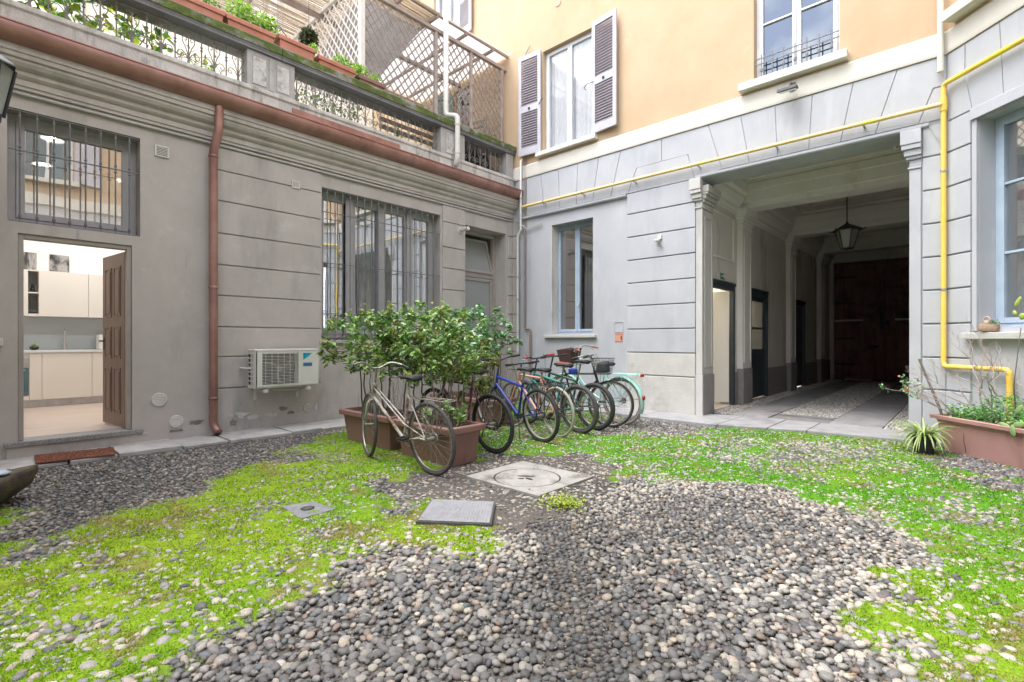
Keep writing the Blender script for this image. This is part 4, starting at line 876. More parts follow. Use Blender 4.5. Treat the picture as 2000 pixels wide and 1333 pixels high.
for z in (.5, 1.3, 2.4, 3.2): MB().fb(GT, 4.2, 4.75, z, z + .05, .031, .045).build('strap_hinge', 'gate_iron', gate)
m = MB(); m.box(4.0, 4.185, YG - .12, YG + .1, .05, 3.70).box(6.785, 7.0, YG - .12, YG + .1, .05, 3.70).box(4.0, 7.0, YG - .12, YG + .1, 3.701, ZC - .006).build('gate_surround', 'passage_trim', gate)
# hanging lantern
LX, LY = 5.53, 4.0
ln = thing('hanging_lantern', 'black hexagonal lantern hanging from the passage ceiling', 'lantern', (LX, LY, 3.1))
MB().lathe([(.01, ZC - .05), (.06, ZC - .04), (.07, ZC - .002), (.01, ZC - .002)], 14, (LX, LY, 0)).build('ceiling_rose', 'black_metal', ln, smooth=True)
MB().tube([(LX, LY, ZC - .04), (LX, LY, 3.62)], .011, 8).build('rod', 'black_metal', ln, smooth=True)
MB().lathe([(.02, 3.66), (.03, 3.63), (.28, 3.50), (.30, 3.485), (.20, 3.49), (.02, 3.50)], 6, (LX, LY, 0)).build('lantern_roof', 'black_metal', ln)
n = 6
for k in range(n):
    a, b = 2 * PI * k / n, 2 * PI * (k + 1) / n; r1, r2 = .205, .115
    q = lambda r, t, z: (LX + r * math.cos(t), LY + r * math.sin(t), z)
    MB().tube([q(r1, a, 3.49), q(r2, a, 3.13)], .010, 6).build('lantern_rib', 'black_metal', ln)
    MB().add([q(r1 - .004, a, 3.485), q(r1 - .004, b, 3.485), q(r2 - .004, b, 3.14), q(r2 - .004, a, 3.14)], [(0, 1, 2, 3)]).build('pane', 'lantern_glass', ln)
    MB().fpoly(Frame((LX + r1 * math.cos(a), LY + r1 * math.sin(a), 0), (math.cos(a), math.sin(a), 0), (-math.sin(a), math.cos(a), 0)), [(.06, 3.475), (.13, 3.50), (.09, 3.52)], -.004, .004).build('finial', 'black_metal', ln)
MB().lathe([(.02, 3.10), (.125, 3.115), (.125, 3.135), (.02, 3.135)], 6, (LX, LY, 0)).build('lantern_base', 'black_metal', ln)
MB().lathe([(.01, 3.2), (.035, 3.24), (.05, 3.32), (.03, 3.40), (.015, 3.46)], 12, (LX, LY, 0)).build('bulb', 'pvc_white', ln, smooth=True)

# ------------------------------------------------------------------ CHAMFERED CORNER WALL
cw = thing('corner_bay', 'angled pale grey corner wall with a tall window at the right edge', 'building', (XC + .8, -.8, 0))
WC = (.393, 1.75, 1.40, 3.76); UC = (.42, 1.7, 5.2, 7.5)
wall('ground_floor_wall', 'blue_plaster', cw, FC, 0, 3.4, 0, 4.72, [WC], th=.4)
wall('upper_wall', 'yellow_plaster', cw, FC, 0, 3.4, 4.722, 12, [UC], th=.4)
MB().prof(FC, .012, 3.4, [(-.01, 4.722), (.03, 4.722), (.035, 4.75), (.035, 4.975), (.02, 5.0), (-.01, 5.0)]).build('string_course', 'cream_paint', cw)
sill(cw, FC, .10, 2.0, 5.04, 5.16, .17, 'cream_paint')
for i, (a, b) in enumerate(zip(zp[:-1], zp[1:])):
    MB().fb(FC, .012, .315, a + (.009 if i else 0), b - .009, -.01, .028 if i else .034).build('rusticated_block', 'blue_plaster', cw, bevel=.008)
house_bak = house; house = cw
cu = [onF(FC, 1886, 155)[0], onF(FC, 1954, 51)[0]]; cb = [onF(FC, 1900, 206)[0], onF(FC, 1962, 179)[0]]
vz(FC, [(.012, 3.905), (cb[0], 3.905), (cu[0], ZT - .35), (cu[0], ZT), (.012, ZT)]); vz(FC, [(cb[0], 3.905), (cb[1], 3.905), (cu[1], ZT), (cu[0], ZT)]); vz(FC, [(cb[1], 3.905), (1.05, 3.905), (1.07, ZT), (cu[1], ZT)]); vz(FC, [(1.05, 3.905), (1.5, 3.905), (1.55, ZT), (1.07, ZT)])
house = house_bak
m = MB(); m.fb(FC, .335, .39, 1.36, 3.90, .0, .03).fb(FC, .335, 1.9, 3.77, 3.90, .0305, .055); m.build('window_surround', 'blue_plaster', cw, bevel=.006)
window(cw, FC, *WC, .19, 'frame_blue', n=2, fw=.045, sw=.06, glass='window_glass_bright', bars=(2.23, 3.0), curtain=[(.55, .76, 'curtain')])
sill(cw, FC, .27, 1.9, 1.27, 1.345, .10, 'light_stone'); room(cw, FC, .35, 1.8, .9, 3.9, .41, 2.4)
window(cw, FC, *UC, .12, 'frame_white', n=2); room(cw, FC, .35, 1.8, 5, 7.7, .41, 2)
# ------------------------------------------------------------------ pipes on the yellow house
yp = thing('gas_pipe', 'long bright yellow gas pipe running along the facade and down the corner', 'pipe', (XC, -.1, 1))
r = .028; co = Vector((XC - .045, -.105, 0))
def bend(pts, rad=.05, k=5):
    P = [Vector(p) for p in pts]; out = [P[0]]
    for i in range(1, len(P) - 1):
        a = (P[i - 1] - P[i]).normalized(); b = (P[i + 1] - P[i]).normalized(); s = P[i] + a * rad; e = P[i] + b * rad
        for j in range(k + 1):
            t = j / k; out.append(s * (1 - t) ** 2 + P[i] * 2 * t * (1 - t) + e * t * t)
    return out + [P[-1]]
MB().tube(bend([FB.p(.36, 4.10, .09), tuple(co + Vector((-.0, 0, 4.10)))]), r, 12).build('pipe_run', 'gas_pale', yp, smooth=True)
MB().tube(bend([FC.p(3.3, 4.34, .08), FC.p(.035, 4.34, .08), FC.p(.035, .945, .08), FC.p(.80, .945, .08), FC.p(.80, .0, .08)], .055), r, 12).build('pipe_riser', 'gas_yellow', yp, smooth=True)
MB().tube([FC.p(.035, 4.02, .08), FC.p(.035, 4.18, .08)], r + .008, 12).build('pipe_tee', 'gas_yellow', yp, smooth=True)
for u in (.95, 1.9, 3.0, 4.15, 5.3, 6.35): MB().tube([FB.p(u - .012, 4.10, .09), FB.p(u + .012, 4.10, .09)], r + .006, 12).fb(FB, u - .01, u + .01, 4.06, 4.075, -.0, .08).build('pipe_clamp', 'steel', yp)
for z in (3.30, 1.87): MB().lathe([(r + .002, -.014), (r + .007, -.012), (r + .007, .012), (r + .002, .014)], 12, tuple(FC.p(.035, z, .08))).build('pipe_clamp', 'steel', yp)
for u in (.45,): MB().tube([FC.p(u - .012, .945, .08), FC.p(u + .012, .945, .08)], r + .005, 12).build('pipe_clamp', 'steel', yp)
m = MB(); m.tube([(.33, -.10, 3.60), (.33, -.10, 5.08), (.33, -.06, 5.12)], .024, 10).tube([(.33, -.10, 3.62), (.25, -.10, 3.52), (.24, -.10, 3.46), (.24, -.10, 1.0)], .026, 10)
wp = thing('white_standpipe', 'pale vertical pipe with an offset elbow in the corner of the courtyard', 'pipe', (.24, -.1, 1)); m.build('pipe_tube', 'pvc_white', wp, smooth=True)
for z in (4.3, 2.62, 2.14): MB().lathe([(.027, -.02), (.034, -.016), (.034, .016), (.027, .02)], 12, ((.33 if z > 3.6 else .24), -.10, z)).build('pipe_clamp', 'steel', wp)
bp = thing('brown_conduit', 'thin brown conduit pipes beside the pale standpipe, bending right above the bicycles', 'pipe', (.45, -.05, 1))
m = MB(); m.tube(bend([(.40, -.05, 3.64), (.40, -.05, 1.50), (.56, -.05, 1.50), (.56, -.05, .55)], .04), .020, 8); m.build('pipe_tube', 'pipe_brown', bp, smooth=True)
m = MB(); m.tube(bend([(.46, -.04, 1.42), (.51, -.04, 1.42), (.51, -.04, .55)], .03), .012, 8); m.build('pipe_tube', 'pipe_grey', bp, smooth=True)
for x, zt in ((.385, 5.9), (.42, 5.12)): MB().tube([(x, -.03, 3.66), (x, -.03, zt)], .008, 6).build('cable', 'pipe_brown', bp)
MB().tube(bend([(.385, -.03, 5.9), (.385, -.03, 7.35), (.55, -.05, 7.48)], .05), .014, 6).build('cable', 'pipe_grey', bp, smooth=True)
m = MB(); m.tube([(.16, -.12, 3.86), (.30, -.12, 3.80), (.36, -.10, 3.72), (.44, -.05, 3.64)], .010, 6).tube([(.42, -.045, 3.63), (.86, -.045, 3.69), (.86, -.045, 3.66), (.42, -.045, 3.60)], .008, 6); m.build('cable', 'pipe_grey', bp)
dpw = thing('white_downpipe', 'slim white rain pipe ending at the facade corner above the yellow pipe', 'downpipe', (XC - .05, -.07, 4.5))
MB().tube([(XC - .06, -.085, 4.50), (XC - .06, -.085, 12)], .033, 12).build('pipe_tube', 'cream_paint', dpw, smooth=True)
wd = thing('round_wall_disc', 'small round beige disc high on the yellow facade', 'vent', (1, 0, 7.7))
q = onF(FB, 1090, 6); MB().lathe([(.002, 0), (.075, 0), (.07, .012), (.002, .014)], 20).v
pts = [(q[0] + .075 * math.cos(2 * PI * i / 20), q[1] + .075 * math.sin(2 * PI * i / 20)) for i in range(20)]; MB().fpoly(FB, pts, 0, .012).build('disc', 'wood_door', wd) if False else MB().fpoly(FB, pts, 0, .012).build('disc', 'plate_orange', wd)
# floodlight and small sensor
fl = thing('floodlight', 'small black floodlight on the cream string course below the plain upper window', 'floodlight', tuple(FB.p(5.5, 4.85, .04)))
MB().fb(FB, 5.46, 5.54, 4.84, 4.95, .036, .05).build('wall_plate', 'black_metal', fl)
m = MB(); m.tube([FB.p(5.5, 4.90, .05), FB.p(5.5, 4.92, .12), FB.p(5.5, 4.86, .16)], .012, 8).build('arm', 'black_metal', fl, smooth=True)
m = MB(); G = Frame(FB.p(5.48, 4.80, .20), (1, 0, 0), Vector((0, -.35, -.94)).normalized()); 
m.hexa([G.o + Vector(v) for v in ((-.13, -.09, -.035), (.13, -.09, -.035), (.12, .07, .005), (-.12, .07, .005), (-.12, -.08, .02), (.12, -.08, .02), (.11, .06, .05), (-.11, .06, .05))]).build('lamp_head', 'black_metal', fl, bevel=.008)
m = MB(); m.hexa([G.o + Vector(v) for v in ((-.11, -.082, -.042), (.11, -.082, -.042), (.10, .05, -.009), (-.10, .05, -.009), (-.11, -.08, -.038), (.11, -.08, -.038), (.10, .05, -.004), (-.10, .05, -.004))]).build('lens', 'lantern_glass', fl)
sn = thing('motion_sensor', 'small white motion sensor bracket on the grey rusticated pier', 'sensor', tuple(FB.p(3.47, 3.0, .03)))
MB().fb(FB, 3.43, 3.50, 2.99, 3.06, .03, .06).build('sensor_base', 'pvc_white', sn, bevel=.004); MB().fb(FB, 3.40, 3.48, 2.95, 2.985, .05, .13).build('sensor_head', 'pvc_white', sn, bevel=.01)
MB().tube([FB.p(3.47, 2.95, .07), FB.p(3.50, 2.89, .05), FB.p(3.52, 2.86, .045)], .006, 6).build('sensor_cable', 'pipe_grey', sn)
m = MB(); a = onF(FB, 1725, 243, .05); m.tube([FB.p(5.9, 4.02, .07), FB.p(6.6, 3.99, .05), FB.p(6.98, 3.96, .05)], .004, 5).tube([FB.p(6.98, 3.94, .05), FC.p(.0, 3.6, .06)], .003, 5)
tag(m.build('facade_wire', 'pipe_grey'), 'thin grey wire sagging from the passage arch to the corner pipe', 'wire')

# ------------------------------------------------------------------ houses around (rear of the terrace and those the panes mirror)
rear = thing('cream_rear_house', 'pale cream house rising behind the roof terrace', 'building', (-5.6, -7, 0))
FRr = Frame((-5.6, 0, 0), (0, 1, 0), (1, 0, 0))
RW = [(-9.9, -9.1, 5.3, 7.4), (-7.9, -7.1, 5.3, 7.4), (-5.9, -5.1, 5.3, 7.4), (-7.9, -7.1, 8.8, 10.9), (-5.9, -5.1, 8.8, 10.9), (-3.4, -2.6, 8.8, 10.9), (-3.4, -2.6, 5.3, 7.4), (-9.9, -9.1, 8.8, 10.9)]
wall('wall', 'cream_plaster', rear, FRr, -16, -.01, 0, 12.5, RW, th=.4)
for wv in RW: window(rear, FRr, *wv, .1, 'frame_white', n=2, glass='window_glass_bright'); room(rear, FRr, wv[0] - .2, wv[1] + .2, wv[2] - .2, wv[3] + .2, .41, 1.5, 'room_white'); sill(rear, FRr, wv[0] - .1, wv[1] + .1, wv[2] - .08, wv[2] - .002, .08, 'cream_paint')
MB().prof(FRr, -16, -.01, [(-.01, 12.3), (.4, 12.5), (.4, 12.65), (-.01, 12.65)]).build('eaves', 'cream_paint', rear)
tag(MB().tube([(-5.52, -6.55, 4.77), (-5.52, -6.55, 12.2)], .05, 10).build('grey_downpipe', 'pipe_grey'), 'grey downpipe on the pale cream house behind the terrace', 'downpipe')
def plain_house(name, lab, F, u0, u1, H, cols, rows, mats):
    h = thing(name, lab, 'building', tuple(F.p((u0 + u1) / 2, 0, 0)))
    hol = [(u, u + 1.0, z, z + 1.9) for u in cols for z in rows]
    wall('ground_floor_wall', mats[0], h, F, u0, u1, 0, 4.72, [q for q in hol if q[3] < 4.7], th=.4); wall('upper_wall', mats[1], h, F, u0, u1, 4.722, H, [q for q in hol if q[2] > 4.8], th=.4)
    for q in hol:
        m = MB(); frame_bars(m, F, *q, .06, -.2, -.13); m.fb(F, (q[0] + q[1]) / 2 - .04, (q[0] + q[1]) / 2 + .04, q[2], q[3], -.2, -.13); W = m.build('window', 'frame_white', h)
        MB().fb(F, q[0] + .05, q[1] - .05, q[2] + .05, q[3] - .05, -.19, -.18).build('pane', 'oven_glass', W)
        if q[2] > 4.8:
            for (a, b) in ((q[0] - .52, q[0] - .02), (q[1] + .02, q[1] + .52)): MB().fb(F, a, b, q[2], q[3], .01, .05).build('shutter', 'shutter_white', h)
            MB().fb(F, q[0] - .1, q[1] + .1, q[2] - .1, q[2] - .002, -.1, .12).build('sill', 'cream_paint', h)
    MB().prof(F, u0, u1, [(-.01, 4.722), (.04, 4.722), (.04, 5.0), (-.01, 5.0)]).build('string_course', 'cream_paint', h)
    MB().prof(F, u0 - .3, u1 + .3, [(-.4, H), (.5, H), (.5, H + .2), (-4, H + 2.2), (-4, H)]).build('roof', 'roof_tiles', h)
plain_house('east_house', 'yellow house on the east side of the courtyard, behind the camera', Frame((XC + 3.4 * s2, 0, 0), (0, -1, 0), (-1, 0, 0)), 2.4, 13.5, 8.6, (3.4, 6.2, 9.0), (1.4, 5.4), ('blue_plaster', 'yellow_plaster'))
plain_house('south_house', 'yellow house on the south side of the courtyard, behind the camera', Frame((0, -15, 0), (1, 0, 0), (0, 1, 0)), 2.2, 9.8, 8.6, (3.6, 6.6), (1.4, 5.4), ('blue_plaster', 'yellow_plaster'))
plain_house('side_house', 'grey house wall left of the camera that carries the lantern', Frame((0, -9.0, 0), (1, 0, 0), (0, 1, 0)), .0, 2.9, 7.2, (), (), ('grey_plaster', 'yellow_plaster'))
MB().box(2.5, 2.9, -13.4, -9.01, 0, 7.2)
# wall lantern at the left edge
LT = Vector((3.60, -7.985, 2.42)); wl = thing('wall_lantern', 'black framed glass wall lantern cut by the left edge of the picture', 'lantern', tuple(LT))
n = 6
for k in range(n):
    a, b = 2 * PI * (k + .5) / n, 2 * PI * (k + 1.5) / n; r1, r2 = .125, .080
    q = lambda r, t, z: (LT.x + r * math.cos(t), LT.y + r * math.sin(t), z)
    MB().tube([q(r1, a, 2.70), q(r2, a, 2.44)], .009, 6).build('lantern_rib', 'black_metal', wl)
    MB().add([q(r1 - .004, a, 2.70), q(r1 - .004, b, 2.70), q(r2 - .004, b, 2.45), q(r2 - .004, a, 2.45)], [(0, 1, 2, 3)]).build('pane', 'lantern_glass', wl)
MB().lathe([(.02, 2.81), (.035, 2.79), (.138, 2.71), (.142, 2.70), (.02, 2.705)], 6, (LT.x, LT.y, 0)).build('lantern_roof', 'black_metal', wl)
MB().lathe([(.01, 2.40), (.083, 2.42), (.083, 2.442), (.02, 2.442)], 6, (LT.x, LT.y, 0)).build('lantern_base', 'black_metal', wl)
MB().tube([(LT.x, LT.y, 2.83), (LT.x, LT.y, 2.95), (LT.x - .3, LT.y - .35, 3.0), (2.8, -8.98, 2.8)], .014, 8).build('arm', 'black_metal', wl, smooth=True)
# ------------------------------------------------------------------ GROUND: moss and pebbles
def gpoly(pts): return np.array([onG(*p) for p in pts])
BARE = [gpoly(p) for p in (
    [(350, 1345), (400, 1290), (520, 1195), (640, 1140), (780, 1100), (900, 1078), (1000, 1050), (1060, 1005), (1150, 985), (1190, 960), (1235, 945), (1300, 940), (1450, 943), (1560, 957), (1640, 992), (1720, 1020), (1765, 1060), (1775, 1110), (1700, 1160), (1690, 1230), (1720, 1290), (1745, 1345), (1850, 1700), (-200, 1700)],
    [(0, 1088), (60, 1080), (140, 1055), (210, 1028), (330, 975), (440, 935), (520, 900), (590, 873), (640, 850), (690, 832), (660, 815), (0, 880)],
    [(1800, 893), (1850, 878), (2000, 905), (2000, 956), (1920, 940), (1850, 915)],
    [(1170, 832), (1230, 800), (1400, 815), (1420, 836), (1330, 850), (1250, 848), (1180, 858)],
    [(740, 945), (800, 922), (900, 900), (1000, 888), (1130, 885), (1205, 915), (1200, 955), (1120, 1000), (1010, 1040), (960, 1030), (880, 975), (780, 985)],
    [(0, 1180), (110, 1172), (225, 1190), (190, 1215), (90, 1235), (0, 1225)],
    [(1500, 868), (1620, 862), (1740, 880), (1760, 905), (1640, 905), (1530, 890)],
    [(520, 880), (600, 872), (650, 882), (590, 905), (510, 908)])]
BSOFT = [.24, .30, .12, .18, .12, .18, .3, .25]
BW = [1, .9, 1, .85, .92, .5, .45, .6]
def inpoly(P, poly):
    x, y = P[:, 0], P[:, 1]; r = np.zeros(len(P), bool); n = len(poly); dmin = np.full(len(P), 1e9)
    for i in range(n):
        x1, y1 = poly[i]; x2, y2 = poly[(i + 1) % n]
        c = ((y1 > y) != (y2 > y)) & (x < (x2 - x1) * (y - y1) / (y2 - y1 + 1e-12) + x1); r ^= c
        dx, dy = x2 - x1, y2 - y1; t = np.clip(((x - x1) * dx + (y - y1) * dy) / (dx * dx + dy * dy), 0, 1)
        dmin = np.minimum(dmin, np.hypot(x - x1 - t * dx, y - y1 - t * dy))
    return np.where(r, dmin, -dmin)
def vnoise(P, s, seed=0):   # smooth value noise
    g = np.random.default_rng(100 + seed).random((64, 64)); q = P / s + 31.7
    i = np.floor(q).astype(int); f = q - i; f = f * f * (3 - 2 * f); a, b = i[:, 0] % 64, i[:, 1] % 64; a1, b1 = (a + 1) % 64, (b + 1) % 64
    return (g[a, b] * (1 - f[:, 0]) + g[a1, b] * f[:, 0]) * (1 - f[:, 1]) + (g[a, b1] * (1 - f[:, 0]) + g[a1, b1] * f[:, 0]) * f[:, 1]
def fbm(P, s, seed=0): return (vnoise(P, s, seed) * .5 + vnoise(P, s / 2.1, seed + 1) * .28 + vnoise(P, s / 4.3, seed + 2) * .14 + vnoise(P, s / 9, seed + 3) * .08)
def moss_at(P):
    m = np.ones(len(P))
    wob = (fbm(P, .30, 5) - .5)
    for poly, sft, wgt in zip(BARE, BSOFT, BW):
        d = inpoly(P, poly) + wob * .85; m = np.minimum(m, 1 - wgt * np.clip(d / sft + .5, 0, 1))
    patch = fbm(P, .55, 11) * .8 + .2 * fbm(P, .11, 17)                         # thin places and dead patches inside the moss
    m *= np.clip(1.25 - np.clip((patch - .58) * 7, 0, .65), 0, 1)
    return np.clip(m, 0, 1)
gx0, gx1, gy0_, gy1_ = -.0, 9.6, -9.0, .0
N = 340; xs = np.linspace(gx0, gx1, N); ys = np.linspace(gy0_, gy1_, N); GXX, GYY = np.meshgrid(xs, ys, indexing='ij'); P = np.c_[GXX.ravel(), GYY.ravel()]
mv = moss_at(P); flm = np.clip(inpoly(P, BARE[4]) / .1, 0, 1); hz_ = -.012 + flm * .008 + mv * .020 + (fbm(P, .12, 21) - .5) * .012 * (1 + mv)
V = np.c_[P, hz_]; ii, jj = np.meshgrid(np.arange(N - 1), np.arange(N - 1), indexing='ij'); a = (ii * N + jj).ravel()
F_ = np.c_[a, a + N, a + N + 1, a + 1]
yel = fbm(P, .9, 31); dry = np.clip((fbm(P, .22, 41) - .57) * 7, 0, 1)
# greener near the wall and the bicycles, more yellow towards the camera's left and right
yb = np.clip((-P[:, 1] - 3.4) / 2.6, 0, 1) * .75 + (yel - .5) * 1.2
yb = np.clip(yb, 0, 1)[:, None]
mossc = np.array([.075, .205, .010]) * (1 - yb) + np.array([.180, .260, .014]) * yb
mossc = mossc * (1 - dry[:, None] * .7) + np.array([.16, .12, .05]) * dry[:, None] * .7
mossc *= (.75 + .5 * fbm(P, .05, 51))[:, None]
soil = np.array([.085, .075, .066])
soilv = (soil * (.55 + .9 * fbm(P, .5, 61))[:, None])
k = np.clip((mv - .25) / .4, 0, 1)[:, None]
gcol = soilv * (1 - k) + mossc * k
Mattr('ground_mat', .95, .35, 90, .9, 70, spec=.2)
ground = npmesh('courtyard_ground', V, F_, gcol, 'ground_mat', None, True, 4, 'structure')
m = MB(); m.box(-30, 40, -40, 40, -.2, -.06); m.build('ground', 'soil', kind='structure')

# rigid flat things where no pebble may lie: covers, slabs
MAN = [(3.975, -4.16), (4.85, -4.16), (4.83, -4.95), (3.97, -4.95)]
H1 = [onG(*p) for p in ((610, 982), (657, 998), (587, 1018), (548, 993))]; H2 = [onG(*p) for p in ((842, 983), (968, 988), (960, 1032), (812, 1026))]
SLB = [(2.35, -.74), (3.45, -.73), (4.68, -.72), (5.3, -.52), (5.75, -.38), (6.9, -.26), (7.17, -.2), (7.17, 0), (0, 0), (0, -.5)]
def clear(P):
    ok = (P[:, 0] > .74 + .12 * np.clip((P[:, 1] + 6) / 3, -.5, 1)) | (P[:, 1] > -.5)
    for poly in (MAN, H1, H2, SLB): ok &= inpoly(P, np.array(poly)) < -.012
    return ok
# icosphere templates
def ico(sub):
    bm = bmesh.new(); bmesh.ops.create_icosphere(bm, subdivisions=sub, radius=1); v = np.array([q.co[:] for q in bm.verts]); f = np.array([[q.index for q in fc.verts] for fc in bm.faces]); bm.free()
    keep = (v[f][:, :, 2].mean(1) > -.45); return v, f[keep]
ICO = {s: ico(s) for s in (1, 2, 3)}
camxy = np.array([7.388, -8.015])
sp = .0365; nx = int(9.6 / sp); ny = int(9 / (sp * .866)); a, b = np.meshgrid(np.arange(nx), np.arange(ny), indexing='ij')
PP = np.c_[(a + .5 * (b % 2)).ravel() * sp, -9 + b.ravel() * sp * .866] + rng.normal(0, .0075, (nx * ny, 2))
rel = PP - camxy; zf = rel @ np.array([FW.x, FW.y]); xf = rel @ np.array([RT.x, RT.y])
keep = (zf > 1.25) & (np.abs(xf) < zf * 1.13 + .5) & (PP[:, 1] < -.02) & (PP[:, 0] < XC + 2.4)
keep &= ~((PP[:, 0] - XC) > -(PP[:, 1])) 
PP = PP[keep]; PP = PP[clear(PP)]
# the drainage channel: rows of smaller, darker, regular stones running from the manhole to the camera
ca, cb_ = np.array(onG(1075, 1010)), np.array(onG(1165, 1340)); cd_ = (cb_ - ca) / np.linalg.norm(cb_ - ca); cn = np.array([-cd_[1], cd_[0]])
def chan(P): r = P - ca; t = r @ cd_; return np.where((t > -.1), np.abs(r @ cn), 9)
PP = PP[chan(PP) > .115 + rng.normal(0, .02, len(PP))]
t = np.arange(-.1, 3.0, .026); CP = []
for k_ in range(-3, 4): CP.append(ca + cd_ * (t[:, None] + (k_ % 2) * .013) + cn * k_ * .034)
CP = np.concatenate(CP) + rng.normal(0, .0055, (len(t) * 7, 2)); CP = CP[rng.random(len(CP)) < .9]; CP = CP[clear(CP)]
isch = np.r_[np.zeros(len(PP), bool), np.ones(len(CP), bool)]; PP = np.r_[PP, CP]
n = len(PP); rel = PP - camxy; zf = rel @ np.array([FW.x, FW.y]); dist = np.hypot(rel[:, 0], rel[:, 1])
mz = moss_at(PP)
ra = .0205 * np.exp(rng.normal(0, .20, n)); ra = np.clip(ra, .012, .034); ra *= np.where(rng.random(n) < .08, 1.25, 1); rb = ra * rng.uniform(.62, .88, n); rc = ra * rng.uniform(.44, .66, n); yaw = rng.uniform(0, PI, n)
ra[~isch] *= 1 - .28 * np.exp(-(chan(PP[~isch]) / .28) ** 2); ra[isch] = rng.uniform(.015, .023, isch.sum()); rb[isch] = rng.uniform(.009, .0145, isch.sum()); rc[isch] = .014; yaw[isch] = math.atan2(cn[1], cn[0]) + rng.normal(0, .28, isch.sum())
tl = rng.normal(0, .16, (n, 2))
zc = rng.uniform(-.011, .002, n) + (.0) 
zc = np.where(mz > .4, rng.normal(-.0012, .0038, n), zc); zc[isch] = -.010
vis = (mz < .4) | (rng.random(n) < .80); vis &= zc + rc > -.008 + mz * .016
# farther paving near the walls is worn flat and set in mortar
flat = inpoly(PP, BARE[4]) > .0; rc[flat] *= .5; zc[flat] = rng.uniform(-.008, -.001, flat.sum()); ra[flat] *= 1.15; vis &= ~flat | (rng.random(n) < .55)
PP, ra, rb, rc, yaw, tl, zc, mz, isch, dist, zf, flat = (q[vis] for q in (PP, ra, rb, rc, yaw, tl, zc, mz, isch, dist, zf, flat)); n = len(PP)
pal = np.array([(.120, .116, .116), (.165, .158, .155), (.215, .207, .20), (.28, .265, .25), (.105, .108, .118), (.36, .33, .29), (.43, .375, .305), (.26, .20, .165), (.14, .155, .165), (.20, .165, .155), (.36, .28, .22)])
pw = np.array([.13, .18, .18, .14, .07, .08, .05, .06, .04, .05, .02]); pw /= pw.sum()
colr = pal[rng.choice(len(pal), n, p=pw)]
light = np.array([(.40, .365, .305), (.45, .415, .35), (.33, .31, .285), (.27, .26, .25), (.41, .34, .28)])[rng.integers(0, 5, n)]
ring = np.exp(-((inpoly(PP, BARE[0]) - .12) / .28) ** 2) * (PP[:, 1] > -6.1) * (PP[:, 0] > 5.0) * .55       # paler stones round the far edge of the bare area
lp = np.clip(mz * .75 + ring + .12 * fbm(PP, .8, 71), 0, 1); lp[isch] *= .1; lp[flat] = .45
usel = rng.random(n) < lp; colr = np.where(usel[:, None], light, colr)
colr[isch] *= .8
colr *= rng.uniform(.85, 1.18, (n, 1)) * (.80 + .45 * fbm(PP, 1.1, 81))[:, None]
left = (PP[:, 0] < 3.2) & (PP[:, 1] < -4.6); colr[left] *= .9; ra[left] *= .84; rb[left] *= .84; rc[left] *= .72
colr = np.clip(colr * np.where(usel, .80, .66)[:, None], .012, .75); colr *= (1 - .25 * np.exp(-(chan(PP) / .35) ** 2))[:, None]
order = np.argsort(dist); inview = np.abs((PP - camxy) @ np.array([RT.x, RT.y])) < zf * 1.03
near = [i for i in order if inview[i] and zf[i] > 1.82 and mz[i] < .6 and not isch[i]][:300]; nearset = np.zeros(n, bool); nearset[near] = True
def pebbles(sel, sub):
    v, f = ICO[sub]; idx = np.where(sel)[0]; k = len(idx)
    nzv = 1 + (np.sin(v[None, :, 0] * 2.3 + ra[idx, None] * 900) * .07 + np.sin(v[None, :, 1] * 2.9 + rb[idx, None] * 1300) * .07 + np.sin(v[None, :, 0] * v[None, :, 1] * 4 + yaw[idx, None] * 3) * .05)
    W = v[None] * nzv[..., None] * np.stack([ra[idx], rb[idx], rc[idx]], 1)[:, None]
    W[..., 2] += W[..., 0] * tl[idx, 0][:, None] + W[..., 1] * tl[idx, 1][:, None]
    c, s = np.cos(yaw[idx])[:, None], np.sin(yaw[idx])[:, None]
    X = W[..., 0] * c - W[..., 1] * s + PP[idx, 0][:, None]; Y = W[..., 0] * s + W[..., 1] * c + PP[idx, 1][:, None]; Z = W[..., 2] + zc[idx][:, None]
    return np.stack([X, Y, Z], -1).reshape(-1, 3), (f[None] + (np.arange(k) * len(v))[:, None, None]).reshape(-1, 3), np.repeat(colr[idx], len(v), axis=0)
parts = [pebbles(~nearset & (dist < 3.2), 2), pebbles(~nearset & (dist >= 3.2), 1)]
off = 0; vs, fs, cs_ = [], [], []
for v, f, c in parts: vs.append(v); fs.append(f + off); cs_.append(c); off += len(v)
npmesh('pebble_paving', np.concatenate(vs), np.concatenate(fs), np.concatenate(cs_), 'pebble', None)
# grit and chips between the stones
ng = 14000; zz = 1.4 * (5.5 / 1.4) ** rng.random(ng); xx = (rng.random(ng) * 2 - 1) * (zz * 1.1 + .2); Gp = camxy + zz[:, None] * np.array([FW.x, FW.y]) + xx[:, None] * np.array([RT.x, RT.y])
ok = (moss_at(Gp) < .6) & clear(Gp) & (Gp[:, 0] > .8) & (Gp[:, 1] < -.1); Gp = Gp[ok]; zz = zz[ok]; ng = len(Gp); v, f = ICO[1]
W = v[None] * (rng.uniform(.0025, .0065, (ng, 1, 1)) * (.8 + .12 * zz[:, None, None])) * rng.uniform(.6, 1.2, (ng, 1, 3)) + rng.normal(0, .0006, (ng, len(v), 3)); W[..., :2] += Gp[:, None]; W[..., 2] += rng.uniform(-.004, .006, ng)[:, None]
npmesh('grit', W.reshape(-1, 3), (f[None] + (np.arange(ng) * len(v))[:, None, None]).reshape(-1, 3), np.repeat(pick([(.12, .11, .10), (.20, .18, .16), (.15, .135, .12), (.09, .08, .07)], ng), len(v), axis=0), 'pebble', None, False)
